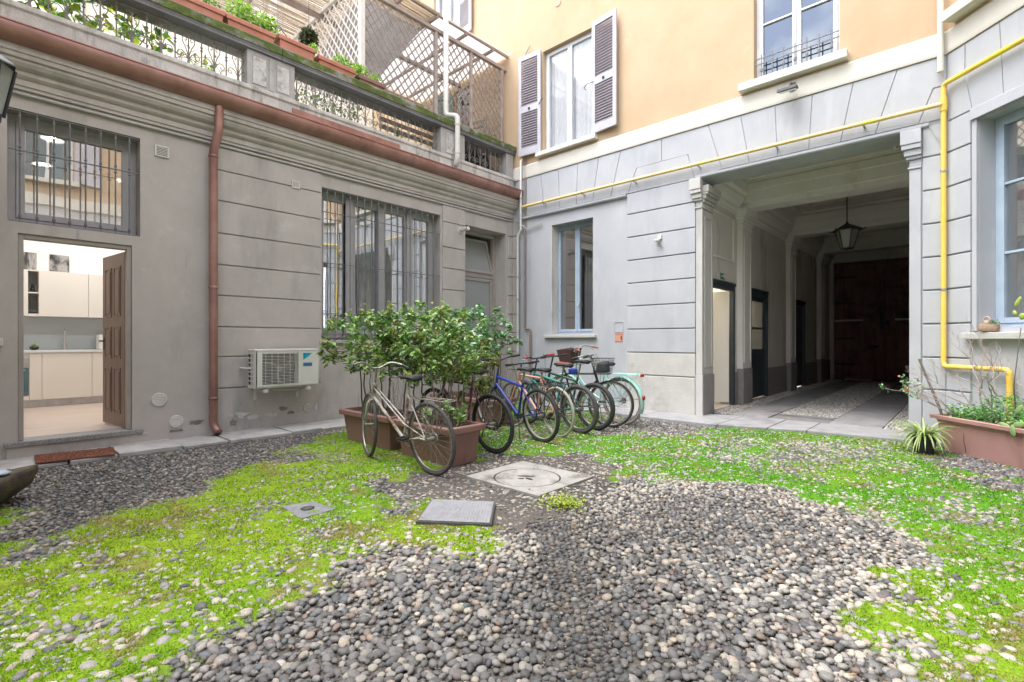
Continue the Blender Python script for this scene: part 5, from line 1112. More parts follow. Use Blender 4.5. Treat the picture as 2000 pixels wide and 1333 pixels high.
# the 300 that show largest lie singly
protos = []
for q in range(28):
    v, f = ICO[3]; v0 = v * (1 + .07 * np.sin(v[:, :1] * 2.3 + q * 1.7) + .06 * np.sin(v[:, 1:2] * 3 + q)); me_o = npmesh('pebble', v0, f, np.tile(colr[near[q * 9]], (len(v), 1)), 'pebble', ground, kind=None); protos.append(me_o.data); D.objects.remove(me_o)
for k_, i in enumerate(near):
    d_ = [float(np.abs(colr[near[q * 9]] - colr[i]).sum()) for q in range(28)]; q = int(np.argsort(d_)[random.randint(0, 2)])
    link('pebble', protos[q], ground, Matrix.Translation((PP[i, 0], PP[i, 1], zc[i])) @ Matrix.Rotation(yaw[i], 4, 'Z') @ Matrix.Rotation(tl[i, 0], 4, 'Y') @ Matrix.Diagonal((ra[i], rb[i], rc[i], 1)))
# moss and grass blades
nb = 300000; zz = 1.35 * (9.5 / 1.35) ** rng.random(nb); xx = (rng.random(nb) * 2 - 1) * (zz * 1.1 + .2)
BP = camxy + zz[:, None] * np.array([FW.x, FW.y]) + xx[:, None] * np.array([RT.x, RT.y])
mm = moss_at(BP); ok = (rng.random(nb) < mm ** 2) & (BP[:, 0] > .6) & (BP[:, 1] < -.05) & (BP[:, 0] < XC + 2) & ((BP[:, 0] - XC) < -BP[:, 1]) & (inpoly(BP, np.array(H2)) < -.0) & (inpoly(BP, np.array(H1)) < 0) & (inpoly(BP, np.array(MAN)) < 0.0) & (inpoly(BP, np.array(SLB)) < .01)
BP, zz, mm = BP[ok], zz[ok], mm[ok]; nb = len(BP)
hb = (.0055 + .0013 * zz) * rng.uniform(.5, 1.5, nb) * (.6 + .9 * fbm(BP, .25, 91)) * np.where(rng.random(nb) < .03, 1.8, 1); wb_ = (.0018 + .0008 * zz) * rng.uniform(.7, 1.3, nb); an = rng.uniform(0, 2 * PI, nb); ln_ = rng.uniform(.2, 1.3, nb)
base = np.c_[BP, -.006 + .014 * mm]; sdv = np.c_[np.cos(an), np.sin(an), np.zeros(nb)] * wb_[:, None]; tip = base + np.c_[-np.sin(an) * ln_ * hb, np.cos(an) * ln_ * hb, hb]
V = np.stack([base - sdv, base + sdv, tip], 1).reshape(-1, 3)
yb = np.clip(np.clip((-BP[:, 1] - 3.4) / 2.6, 0, 1) * .75 + (fbm(BP, .9, 31) - .5) * 1.2 + rng.normal(0, .15, nb), 0, 1)[:, None]
bc = np.array([.098, .29, .012]) * (1 - yb) + np.array([.245, .375, .018]) * yb; dr = rng.random(nb) < (.04 + .5 * np.clip((fbm(BP, .22, 41) - .57) * 7, 0, 1)); bc[dr] = (.32, .24, .10)
bc *= rng.uniform(.7, 1.25, (nb, 1)) * (.75 + .5 * fbm(BP, .35, 95))[:, None]
npmesh('moss_carpet', V, np.arange(nb * 3).reshape(-1, 3), np.repeat(bc, 3, axis=0), 'moss_blade', None, False)

# ------------------------------------------------------------------ stone slabs along the walls, covers
pv = D.objects.new('pavement', None); C.objects.link(pv); pv['kind'] = 'structure'; pv['label'] = 'row of worn stone slabs along the foot of the walls'
pv.location = (.3, -5, 0)
cuts = [-8.9, -7.35, -6.95, -6.35, -5.86, -5.1, -4.68, -3.6, -2.6, -1.6, -.62]
wd_ = lambda y: .64 + .10 * max(-.3, min(1, (y + 6) / 3))
for i, (a, b) in enumerate(zip(cuts[:-1], cuts[1:])):
    a += .008; b -= .008; hh = .018 + .008 * ((i * 7) % 3)
    MB().prism([(.002, a), (wd_(a) + .02 * ((i * 5) % 3 - 1), a), (wd_(b) + .02 * ((i * 5) % 3 - 1), b), (.002, b)], -.05, hh).build('slab', 'paving_stone', pv, bevel=.008)
bl = [(.04, -.62, .0, -.02), ]
edge = [(.70, -.66), (2.35, -.74), (3.45, -.73), (4.68, -.72), (5.3, -.52), (5.75, -.38), (6.9, -.26), (7.2, -.2)]
for i, ((x0, y0), (x1_, y1_)) in enumerate(zip(edge[:-1], edge[1:])):
    MB().prism([(x0 + .006, y0), (x1_ - .006, y1_), (x1_ - .006, -.035 if x1_ < 4.1 or x0 > 6.9 else .46), (x0 + .006, -.035 if x0 < 4.0 or x0 > 6.9 else .46)], -.05, .045 + .002 * (i % 2)).build('slab', 'passage_floor', pv, bevel=.010)
M('mortar_grey', (.16, .155, .15), (.24, .235, .23), 12, .9, .5, 60)
# passage floor: smooth wheel tracks between pebble strips
tr = D.objects.new('passage_paving', None); C.objects.link(tr); tr['kind'] = 'structure'; tr['label'] = 'granite wheel tracks between strips of pebbles in the passage'; tr.location = (5.5, 5, 0)
for (x0, x1_) in ((4.45, 5.02), (5.85, 6.48)):
    y = .47; k = 0
    while y < 10.3:
        l = 1.1 + .35 * ((k * 3) % 4); MB().box(x0, x1_, y + .005, min(y + l, 10.4) - .005, -.05, .048).build('slab', 'passage_floor', tr, bevel=.006); y += l; k += 1
MB().box(4.08, 6.93, .465, 10.6, -.06, .028).build('mortar_bed', 'mortar_grey', tr)
MB().box(5.05, 5.84, .95, 1.06, .03, .052).build('drain_channel', 'cover_iron', tr)
xs_ = []; 
for (x0, x1_) in ((4.10, 4.44), (5.03, 5.84), (6.49, 6.92)):
    a, b = np.meshgrid(np.arange(x0 + .02, x1_ - .01, .04), np.arange(.49 if x0 > 5.5 or x0 < 4.2 else 1.09, 10.3, .038), indexing='ij'); xs_.append(np.c_[a.ravel(), b.ravel()])
Q = np.concatenate(xs_); Q += rng.normal(0, .006, Q.shape); k = len(Q); v, f = ICO[1]
rr_ = rng.uniform(.016, .023, (k, 1, 1)); W = v[None] * rr_ * np.array([1, .85, .6]); th_ = rng.uniform(0, PI, k)[:, None]
X = W[..., 0] * np.cos(th_) - W[..., 1] * np.sin(th_) + Q[:, :1]; Y = W[..., 0] * np.sin(th_) + W[..., 1] * np.cos(th_) + Q[:, 1:]; Z = W[..., 2] + .036
pc = pick([(.34, .33, .32), (.26, .255, .25), (.44, .42, .39), (.54, .50, .45)], k)
fix(npmesh('pebble_strips', np.stack([X, Y, Z], -1).reshape(-1, 3), (f[None] + (np.arange(k) * len(v))[:, None, None]).reshape(-1, 3), np.repeat(pc, len(v), axis=0), 'pebble', tr), tr)

M('paving_light', (.24, .23, .215), (.35, .335, .315), 6, .8, .5, 60, stain=[((.13, .12, .10), 3.6, .52, .66, V3), ((.30, .32, .18), 5, .62, .72, V3)])
mc = thing('manhole_cover', 'square worn stone slab with a round concrete manhole lid', 'manhole', (4.41, -4.55, 0))
cx, cy, cr = 4.42, -4.60, .295
n_ = 40; ring_ = [(cx + (cr + .012) * math.cos(2 * PI * i / n_), cy + (cr + .012) * math.sin(2 * PI * i / n_)) for i in range(n_)]
m = MB(); sq = []
for i in range(n_):
    a = 2 * PI * i / n_; c_, s_ = math.cos(a), math.sin(a); k = 1 / max(abs(c_), abs(s_)); sq.append((4.41 + .432 * c_ * k, -4.555 + .392 * s_ * k))
vs = [(x, y, z) for z in (.014, -.05) for x, y in ring_] + [(x, y, z) for z in (.014, -.05) for x, y in sq]
fs = []
for i in range(n_):
    j = (i + 1) % n_; fs += [(i, j, 2 * n_ + j, 2 * n_ + i), (2 * n_ + i, 2 * n_ + j, 3 * n_ + j, 3 * n_ + i), (i, n_ + i, n_ + j, j)]
m.add(vs, fs); m.build('stone_surround', 'paving_light', mc, bevel=.004)
MB().lathe([(.001, -.05), (cr, -.05), (cr, .008), (cr - .006, .013), (.001, .013)], 44, (cx, cy, 0)).build('lid', 'paving_light', mc)
MB().lathe([(cr + .001, .0), (cr + .011, .0), (cr + .011, .010), (cr + .001, .010)], 40, (cx, cy, 0)).build('lid_joint', 'dark_void', mc)
for (dx, dy, a, r1, r2) in ((-.03, .02, .6, .085, .022), (.05, -.03, -.2, .05, .02), (-.01, -.07, .9, .03, .018)):
    pts = [(cx + dx + r1 * math.cos(t) * math.cos(a) - r2 * math.sin(t) * math.sin(a), cy + dy + r1 * math.cos(t) * math.sin(a) + r2 * math.sin(t) * math.cos(a)) for t in [2 * PI * i / 14 for i in range(14)]]
    MB().prism(pts, .0132, .0138).build('lid_dark_patch', 'dark_void', mc)  # flat dark patch, the shade of a hollow painted on the lid
def cover(name, lab, poly, h, knob):
    c = [sum(p[0] for p in poly) / 4, sum(p[1] for p in poly) / 4]; t = thing(name, lab, 'access cover', (c[0], c[1], 0))
    grow = lambda k: [(c[0] + (x - c[0]) * k, c[1] + (y - c[1]) * k) for x, y in poly]
    MB().prism(grow(1.0), -.05, h - .004).build('cover_frame', 'cover_frame', t, bevel=.003); q_ = grow(.955); MB().prism(q_, h - .003, h + .004).build('cover_plate', 'cover_iron', t, bevel=.002)
    A, B_, C_, D_ = [Vector((*p, 0)) for p in grow(.93)]; m = MB(); NN = 22
    for i in range(NN + 1):
        s = i / NN
        for (p, q2) in ((A.lerp(B_, s), D_.lerp(C_, s)), (A.lerp(D_, s), B_.lerp(C_, s))): m.tube([p + Vector((0, 0, h + .004)), q2 + Vector((0, 0, h + .004))], .0022, 4, False)
    o = m.build('tread_pattern', 'cover_iron', t)
    if knob: MB().lathe([(.001, h + .004), (.012, h + .004), (.010, h + .010), (.001, h + .010)], 12, (c[0], c[1], 0)).build('lifting_stud', 'steel', t, smooth=True)
    else: MB().lathe([(.03, h + .004), (.05, h + .008), (.03, h + .012), (.012, h + .007)], 14, (c[0], c[1], 0)).build('lifting_ring', 'cover_frame', t, smooth=True)
cover('access_cover', 'small square ribbed iron cover sunk in the moss left of the larger plate', H1, .010, False)
cover('access_cover', 'larger raised square ribbed iron cover with a bright centre stud', H2, .030, True)

# mat, stone trough at the left edge
dm = [onG(*p, .03) for p in ((67, 892), (222, 876), (226, 889), (70, 907))]; cM = (sum(p[0] for p in dm) / 4, sum(p[1] for p in dm) / 4)
nm = 2500; u_ = rng.random((nm, 2)); A_, B2, C2, D_ = [np.array(p) for p in dm]; pm = (A_ * (1 - u_[:, :1]) + B2 * u_[:, :1]) * (1 - u_[:, 1:]) + (D_ * (1 - u_[:, :1]) + C2 * u_[:, :1]) * u_[:, 1:]
mt = thing('doormat', 'rust red coir doormat on the slabs below the open door', 'doormat', (cM[0], cM[1], .03)); MB().prism(dm, .028, .045).build('mat_base', 'doormat', mt, bevel=.004)
base = np.c_[pm, np.full(nm, .044)]; tipv = base + np.c_[rng.normal(0, .006, (nm, 2)), rng.uniform(.006, .013, nm)]; sd_ = np.c_[rng.normal(0, .002, (nm, 2)), np.zeros(nm)]
fix(npmesh('coir_pile', np.stack([base - sd_, base + sd_, tipv], 1).reshape(-1, 3), np.arange(nm * 3).reshape(-1, 3), np.repeat(pick([(.30, .11, .07), (.22, .07, .045), (.38, .16, .10)], nm), 3, axis=0), 'moss_blade', mt, False), mt)
tg = thing('stone_trough', 'dark worn half round stone trough with a mossy rim at the left edge', 'trough', (2.35, -8.15, 0), 0)
m = MB(); n = 20; L = 14
def trough(rx, rz, y0, y1, z0, taper):
    V = []; 
    for j in range(L + 1):
        t = j / L; k = 1 - .10 * taper * (2 * t - 1) ** 4; 
        for i in range(n + 1):
            a = PI + PI * i / n; w = .018 * math.sin(i * 1.7 + j * .9) + .012 * math.sin(j * 2.3 + i * .5); V.append(Vector((rx * k * math.cos(a) * (1 + w), y0 + (y1 - y0) * t, z0 + rz * k * math.sin(a) * (1 + w))))
    return V
RZm = Matrix.Translation((2.26, -8.12, .0)) @ Matrix.Rotation(R(-119), 4, 'Z') @ Matrix.Rotation(R(1), 4, 'Y')
Vo = trough(.22, .25, -.60, .60, .25, .9); Vi = trough(.11, .08, -.46, .46, .252, .9)
m = MB(RZm); w = n + 1; F1 = [(j * w + i, j * w + i + 1, (j + 1) * w + i + 1, (j + 1) * w + i) for j in range(L) for i in range(n)]; o_ = len(Vo)
F2 = [tuple(o_ + q for q in f[::-1]) for f in F1]; rim = [(j * w, (j + 1) * w, o_ + (j + 1) * w, o_ + j * w) for j in range(L)] + [(j * w + n, o_ + j * w + n, o_ + (j + 1) * w + n, (j + 1) * w + n) for j in range(L)]
ends = [(i, o_ + i, o_ + i + 1, i + 1) for i in range(n)] + [(L * w + i, L * w + i + 1, o_ + L * w + i + 1, o_ + L * w + i) for i in range(n)]
iend = [tuple(o_ + i for i in range(w)), tuple(o_ + L * w + i for i in range(w))[::-1]]
m.add(Vo + Vi, F1 + F2 + rim + ends + iend); m.build('trough_body', 'mossy_stone', tg, smooth=True)
tag(MB(Matrix.Translation((2.12, -7.90, .265)) @ Matrix.Rotation(R(35), 4, 'Z')).lathe([(.02, 0), (.07, .0), (.085, .012), (.05, .028), (.02, .03)], 12).build('cloth_rag', 'blue_rag', smooth=True), 'small pale blue rag left on the rim of the stone trough', 'rag')

# ------------------------------------------------------------------ terracotta boxes and shrubs
def planter(name, label, x0, x1, y0, y1, h, mat='terracotta', group=None, rim=.028, ft=.05, z=0.0, M4=None):
    t = thing(name, label, 'planter', tuple((M4 or ID4) @ Vector(((x0 + x1) / 2, (y0 + y1) / 2, z))), group=group)
    m = MB(M4); b = ft; th = .02
    def ringv(e, zz): return [(x0 + e, y0 + e, zz), (x1 - e, y0 + e, zz), (x1 - e, y1 - e, zz), (x0 + e, y1 - e, zz)]
    R_ = [ringv(b, z + .0), ringv(.012, z + h - .07), ringv(-rim, z + h - .068), ringv(-rim - .004, z + h - .01), ringv(-rim + .006, z + h), ringv(.016, z + h), ringv(.022, z + h - .06)]
    vs = [v for r_ in R_ for v in r_]; fs = [(4 * i + k, 4 * i + (k + 1) % 4, 4 * i + 4 + (k + 1) % 4, 4 * i + 4 + k) for i in range(len(R_) - 1) for k in range(4)] + [(3, 2, 1, 0)]
    m.add(vs, fs); m.build('box', mat, t, bevel=.010)
    m = MB(M4); m.box(x0 + .02, x1 - .02, y0 + .02, y1 - .02, z + h - .10, z + h - .045); m.build('soil', 'soil', t)
    return t
ga = 'terracotta boxes with shrubs beside the bicycles'
planter('planter_box', 'terracotta box nearest the grey wall, behind the front wheel of the nearest bicycle', 1.56, 2.60, -4.86, -4.42, .40, group=ga)
planter('planter_box', 'terracotta box behind the rear wheel of the nearest bicycle', 2.76, 3.66, -4.88, -4.44, .40, group=ga)
planter('planter_box', 'terracotta box in the back row between the shrubs and the blue bicycle', .95, 2.35, -2.95, -2.5, .40, group=ga)
LEAFC = [(.10, .18, .035), (.15, .25, .055), (.21, .31, .08), (.12, .21, .05), (.28, .35, .12), (.26, .28, .06), (.42, .48, .27), (.19, .19, .035)]
def shrub(name, label, bases, zone, nclust, cols=LEAFC, leafL=(.055, .10), seed=3, droop=0, per=(14, 24), stemr=.010, group=None, stem_mat='bark'):
    rr = random.Random(seed); g = np.random.default_rng(seed)
    c0 = Vector(bases[0]); t = thing(name, label, 'shrub', tuple(c0), group=group)
    (xa, xb), (ya, yb_), (za, zb_) = zone; tips = []
    for i in range(nclust):
        for _ in range(40):
            p = Vector((rr.uniform(xa, xb), rr.uniform(ya, yb_), rr.uniform(za, zb_)))
            e = ((p.x - (xa + xb) / 2) / ((xb - xa) / 2)) ** 2 + ((p.z - (za + zb_) / 2) / ((zb_ - za) / 2)) ** 2 * .8
            if e < 1.05 and all((p - q).length > .075 for q in tips): break
        tips.append(p)
    m = MB(); nodes = []
    for b in bases:
        b = Vector(b); near_ = min(tips, key=lambda q: (Vector((q.x, q.y)) - Vector((b.x, b.y))).length + rr.uniform(0, .5))
        top = Vector(((b.x + near_.x) / 2 + rr.uniform(-.1, .1), (b.y + near_.y) / 2, za + (zb_ - za) * .25)); k = 8; P = []
        bow = Vector((rr.uniform(-.09, .09), rr.uniform(-.05, .05), 0))
        for j in range(k + 1):
            s = j / k; P.append(b.lerp(top, s) + bow * math.sin(PI * s) + Vector((rr.uniform(-.008, .008), rr.uniform(-.008, .008), 0)))
        m.tube(P, [stemr * (1.15 - .55 * j / k) for j in range(k + 1)], 6); nodes += P[3:]
    for q in tips:
        a = min(nodes, key=lambda v: (v - q).length + (0 if v.z < q.z else .4)); P = [a, a.lerp(q, .5) + Vector((rr.uniform(-.03, .03), rr.uniform(-.03, .03), -.03)), q]
        m.tube(P, [stemr * .5, stemr * .35, stemr * .22], 5)
        if (a - q).length > .12: nodes.append(P[1])
    fix(m.build('stems', stem_mat, t, smooth=True), t)
    Pp, Dd, Nn, Ll, Ww, Cc = [], [], [], [], [], []
    for q in tips:
        k = rr.randint(*per); hue = g.integers(0, len(cols)); 
        for j in range(k):
            a = rr.uniform(0, 2 * PI); el_ = rr.uniform(-.75, .8) - droop; d = Vector((math.cos(a) * math.cos(el_), math.sin(a) * math.cos(el_), math.sin(el_)))
            l = rr.uniform(*leafL) * (1 - .25 * max(0, el_)); st_ = q + Vector((rr.gauss(0, .018), rr.gauss(0, .018), rr.gauss(-.015, .03)))
            Pp.append(st_); Dd.append(d); Nn.append(Vector((rr.gauss(0, .35), rr.gauss(0, .35), 1))); Ll.append(l); Ww.append(l * rr.uniform(.42, .62))
            c = np.array(cols[hue] if rr.random() < .55 else cols[rr.randrange(len(cols))]) * rr.uniform(.8, 1.7) * np.array([.85, 1.0, 1.0]); Cc.append(c)
    fix(leaves('foliage', [tuple(p) for p in Pp], [tuple(p) for p in Dd], [tuple(p) for p in Nn], np.array(Ll), np.array(Ww), np.clip(Cc, .01, .9), t), t)
    return t
gs = 'leafy shrubs in the terracotta boxes'
shrub('leafy_shrub', 'bare stemmed evergreen shrub with the leftmost low tuft, in the box nearest the grey wall', [(1.70, -4.66, .34), (1.82, -4.60, .34), (1.95, -4.7, .34), (2.12, -4.6, .34), (2.3, -4.66, .34), (2.45, -4.58, .34), (2.05, -4.55, .34)], ((1.10, 2.75), (-5.0, -4.25), (.92, 1.60)), 115, seed=4, group=gs)
shrub('leafy_shrub', 'broad evergreen shrub above the saddle of the nearest bicycle', [(2.85, -4.7, .34), (3.0, -4.6, .34), (3.15, -4.66, .34), (3.35, -4.6, .34), (3.5, -4.7, .34), (3.2, -4.55, .34)], ((2.2, 3.60), (-4.85, -4.1), (.80, 1.66)), 130, seed=9, group=gs)
shrub('leafy_shrub', 'pale green shrub in the back box in front of the glazed door', [(1.1, -2.75, .34), (1.3, -2.7, .34), (1.55, -2.75, .34), (1.8, -2.7, .34), (2.1, -2.75, .34), (2.25, -2.7, .34)], ((.55, 2.35), (-3.1, -2.35), (.95, 1.78)), 110, cols=[(.16, .27, .12), (.24, .36, .18), (.34, .44, .28), (.12, .22, .08), (.10, .18, .05)], seed=15, group=gs)
shrub('leafy_shrub', 'low sprig of leaves at the right end of the front terracotta box', [(3.45, -4.72, .34), (3.55, -4.66, .34)], ((3.25, 3.62), (-4.9, -4.5), (.40, .62)), 7, cols=[(.20, .30, .07), (.30, .40, .16)], seed=22, leafL=(.05, .08))
shrub('leafy_shrub', 'sparse pinkish stemmed bush with drooping brown green leaves behind the nearest saddle', [(2.7, -3.8, .0), (2.8, -3.7, .0), (2.95, -3.8, .0)], ((2.35, 3.2), (-4.1, -3.5), (.62, 1.25)), 34, cols=[(.14, .15, .03), (.20, .18, .04), (.09, .13, .03)], droop=.5, seed=27)
shrub('small_potted_shrub', 'small pale leaved shrub in front of the corner pipes', [(.50, -1.2, .0), (.55, -1.15, .0)], ((.32, .80), (-1.4, -1.0), (.95, 1.42)), 14, cols=[(.20, .33, .18), (.30, .42, .25)], seed=31)
# dry twigs in the boxes
for (nm_, lab, x0, x1_, y0, y1_, seed) in (('dry_twigs', 'thin dry twigs standing among the shrub stems of the front boxes', 1.7, 3.5, -4.75, -4.5, 5),):
    rr = random.Random(seed); t = thing(nm_, lab, 'twigs', ((x0 + x1_) / 2, (y0 + y1_) / 2, .33)); m = MB()
    for i in range(60):
        x, y = rr.uniform(x0, x1_), rr.uniform(y0, y1_); h = rr.uniform(.2, .8); a = Vector((x, y, .33)); b = a + Vector((rr.uniform(-.18, .18), rr.uniform(-.12, .12), h)); m.tube([a, a.lerp(b, .5) + Vector((rr.uniform(-.03, .03), 0, 0)), b], [.003, .0024, .0012], 4)
    m.build('twig_bundle', 'twig', t)
wd2 = thing('weed_clump', 'low bright yellow green weed clump right of the larger iron cover', 'weed', (*onG(1098, 985), 0)); c = np.array([*onG(1098, 987), 0.0]); n_ = 420
q_ = c + np.c_[rng.normal(0, .075, n_), rng.normal(0, .075, n_), rng.uniform(.0, .05, n_)]; a = rng.uniform(0, 2 * PI, n_)
fix(leaves('foliage', q_, np.c_[np.cos(a), np.sin(a), rng.uniform(-.1, .9, n_)], np.tile([0, 0, 1.], (n_, 1)) + rng.normal(0, .4, (n_, 3)), rng.uniform(.015, .035, n_), .013, pick([(.33, .42, .03), (.24, .36, .03), (.40, .45, .06)], n_), wd2), wd2)
n_ = 70; ix = rng.integers(0, len(BP), n_); q_ = np.c_[rng.uniform(3.4, 7.2, n_), rng.uniform(-7.0, -3.5, n_), np.full(n_, .022)]; a = rng.uniform(0, 2 * PI, n_)
leaves('fallen_leaves', q_, np.c_[np.cos(a), np.sin(a), rng.normal(0, .1, n_)], np.tile([0, 0, 1.], (n_, 1)) + rng.normal(0, .2, (n_, 3)), rng.uniform(.02, .04, n_), .014, pick([(.30, .17, .06), (.36, .24, .10), (.20, .10, .05)], n_), None)
m = MB(); m.add([(*onG(1512, 1187), .03), (*onG(1522, 1189), .032), (*onG(1520, 1194), .028), (*onG(1511, 1193), .03)], [(0, 1, 2, 3)]); 
# ------------------------------------------------------------------ bicycles
SPOKES = {}
def wheel(bike, cx, r, tw, tmat, rmat, T, front, hub=.018, spk='chrome_old'):
    Wn = MB(T); Wn.torus((cx, 0, r), (1, 0, 0), (0, 0, 1), r - tw, tw, 44, 8); W = Wn.build('wheel', tmat, bike, smooth=True)
    W['label'] = 'front wheel' if front else 'rear wheel'
    MB(T).torus((cx, 0, r), (1, 0, 0), (0, 0, 1), r - 2 * tw - .004, .010, 44, 6, ry=tw * .62).build('rim', rmat, W, smooth=True)
    m = MB(T); ri = r - 2 * tw - .01
    for i in range(28):
        a = 2 * PI * i / 28; sd_ = .028 if i % 2 else -.028; b = a + (.5 if (i // 2) % 2 else -.5)
        m.tube([(cx + hub * math.cos(b), sd_, r + hub * math.sin(b)), (cx + ri * math.cos(a), 0, r + ri * math.sin(a))], .0013, 3, False)
    m.build('spokes', spk, W)
    MB(T).tube([(cx, -.045, r), (cx, .045, r)], hub, 10).build('hub', spk, W, smooth=True)
    return W
def bicycle(name, label, loc, heading, lean, kind, paint, fork=None, r=.335, tw=.016, wb=1.05, tmat='rubber', rmat='chrome_old', saddle='rubber', seat_h=.93, bar='flat', steer=0,
            rack=None, guards=None, basket=None, grips='rubber', bar_h=None, old=False, lamp=False, pitch=0, bag=None):
    t = thing(name, label, 'bicycle', (loc[0], loc[1], 0), heading, 'bicycles parked in a row'); t.rotation_euler = (lean, 0, heading); t['_local'] = 1
    tw *= 1.18; fork = fork or paint; bb = Vector((.43, 0, .28)); ra = Vector((0, 0, r)); st = Vector((.30, 0, .78 if kind != 'mtb' else .70)); hb = Vector((wb - .19, 0, .66)); ht = Vector((wb - .235, 0, .80 if kind != 'city' else .84)); fa = Vector((wb, 0, r))
    ax = (ht - hb).normalized(); ST = Matrix.Translation(hb) @ Matrix.Rotation(R(steer), 4, ax) @ Matrix.Translation(-hb)
    k = .0165 if kind == 'mtb' else .0145
    m = MB()
    m.tube([bb, st + (st - bb).normalized() * .03], k, 10); m.tube([hb - ax * .02, ht + ax * .02], .019, 12)
    if kind in ('diamond', 'mtb'):
        m.tube([st - Vector((0, 0, .03)), ht - ax * .03], k * (1.0 if kind == 'diamond' else 1.15), 10); m.tube([bb, hb + ax * .015], k * 1.25, 10)
    elif kind == 'step':
        m.tube([bb, hb + ax * .01], k * 1.2, 10)
        for sy in (-.016, .016): m.tube([ht - ax * .03 + Vector((0, sy, 0)), bb.lerp(st, .33) + Vector((0, sy * 1.4, 0)), ra + Vector((.02, sy * 3.2, .01))], .0075, 8)
    elif kind == 'city':
        for dz, kk in ((0, 1.35), (.13, 1.0)):
            P = [hb + ax * (.02 + dz * .8), Vector((wb - .34, 0, .47 + dz * .9)), Vector((.60, 0, .335 + dz * .7)), bb.lerp(st, dz * 1.2)]
            q = []
            for i in range(9): s = i / 8; q.append(P[0] * (1 - s) ** 3 + P[1] * 3 * s * (1 - s) ** 2 + P[2] * 3 * s * s * (1 - s) + P[3] * s ** 3)
            m.tube(q, k * kk, 10)
    for sy in (-1, 1):
        m.tube([bb + Vector((-.03, sy * .028, 0)), ra + Vector((.12, sy * .05, 0)), ra + Vector((0, sy * .062, 0))], .0085, 8)
        if kind != 'step': m.tube([st + Vector((-.01, sy * .02, -.04)), ra + Vector((0, sy * .062, 0))], .0075, 8)
        else: m.tube([st + Vector((-.01, sy * .02, -.04)), ra + Vector((0, sy * .062, 0))], .0065, 8)
    m.tube([bb + Vector((0, -.036, 0)), bb + Vector((0, .036, 0))], .021, 12); m.build('frame', paint, t, smooth=True)
    # fork and steering
    m = MB(ST); cr = hb - ax * .03
    for sy in (-1, 1): m.tube([cr + Vector((0, sy * .03, 0)), cr + Vector((.01, sy * (.045 + tw * .4), -.03)), fa.lerp(cr, .35) + Vector((0, sy * .055, 0)), fa + Vector((0, sy * .055, 0))], [.014, .014, .012, .009], 8)
    m.tube([cr + Vector((0, -.04, 0)), cr + Vector((0, .04, 0))], .016, 8); m.build('fork', fork, t, smooth=True)
    wheel(t, wb, r, tw, tmat, rmat, ST, True); wheel(t, 0, r, tw, tmat, rmat, None, False)
    # handlebar
    bh = bar_h or .98; top = ht + ax * ((bh - ht.z) / ax.z); m = MB(ST); m.tube([ht, top], .012, 8)
    if bar == 'flat': H = [(-.03, .29, .01), (0, .12, .0), (.03, 0, -.0)]; 
    elif bar == 'swept': H = [(-.19, .27, -.005), (-.10, .25, .02), (.01, .16, .045), (.045, .06, .0), (.04, 0, -.01)]
    elif bar == 'old': H = [(-.16, .29, .0), (-.06, .25, .03), (.0, .14, .05), (.03, .05, .0), (.03, 0, -.01)]
    elif bar == 'riser': H = [(-.05, .31, .035), (-.02, .16, .03), (.02, .07, .0), (.03, 0, .0)]
    P = [top + Vector((a, b, c)) for a, b, c in H] + [top + Vector((a, -b, c)) for a, b, c in H[-2::-1]]
    Q = []
    for i in range(len(P) - 1):
        p0, p1, p2, p3 = P[max(i - 1, 0)], P[i], P[i + 1], P[min(i + 2, len(P) - 1)]
        for j in range(4): s = j / 4; Q.append(.5 * ((2 * p1) + (p2 - p0) * s + (2 * p0 - 5 * p1 + 4 * p2 - p3) * s * s + (3 * p1 - p0 - 3 * p2 + p3) * s ** 3))
    Q.append(P[-1]); m.tube(Q, .011, 8); HB = m.build('handlebar', 'chrome_old' if bar in ('swept', 'old') else 'black_metal', t, smooth=True)
    for e, f_ in ((0, 1), (-1, -2)):
        a, b = P[e], P[f_]; MB(ST).tube([a, a.lerp(b, .12 / max((a - b).length, .13))], .0155, 10).build('grip', grips, HB, smooth=True)
        MB(ST).tube([a.lerp(b, .75), a.lerp(b, .8) + Vector((.06, 0, -.02)), a.lerp(b, .25) + Vector((.055, 0, -.03))], .005, 6).build('brake_lever', 'steel' if bar != 'flat' else 'black_metal', HB, smooth=True)
    MB(ST).tube([P[1] + Vector((.04, 0, 0)), P[1] + Vector((.13, -.04, .04)), top + Vector((.12, .05, -.05)), ht + Vector((.08, .02, -.05)), cr + Vector((.03, 0, 0))], .0028, 5).build('brake_cable', 'pvc_white' if old else 'rubber', HB, smooth=True)
    # saddle
    sp_ = st + (st - bb).normalized() * ((seat_h - st.z - .05)); MB().tube([st, sp_], .0125, 8).build('seat_post', 'chrome_old', t, smooth=True)
    sec = [(-.135, .070, .0), (-.10, .078, .012), (-.04, .066, .010), (.02, .038, .004), (.08, .022, .002), (.125, .014, -.004), (.14, .004, -.012)]; m = MB(); V = []; nn = 9
    for (x, w_, z) in sec:
        for i in range(nn):
            a = PI * i / (nn - 1); V.append(sp_ + Vector((x, w_ * math.cos(a), .035 + z + .020 * math.sin(a))))
        for i in range(nn):
            a = PI * i / (nn - 1); V.append(sp_ + Vector((x, -w_ * .9 * math.cos(a), .035 + z - (.030 if x < 0 else .018) * math.sin(a))))
    q = 2 * nn; m.add(V, [(j * q + i, j * q + (i + 1) % q, (j + 1) * q + (i + 1) % q, (j + 1) * q + i) for j in range(len(sec) - 1) for i in range(q)] + [tuple(range(q))[::-1], tuple(range((len(sec) - 1) * q, len(sec) * q))])
    SD = m.build('saddle', saddle, t, smooth=True)
    m = MB()
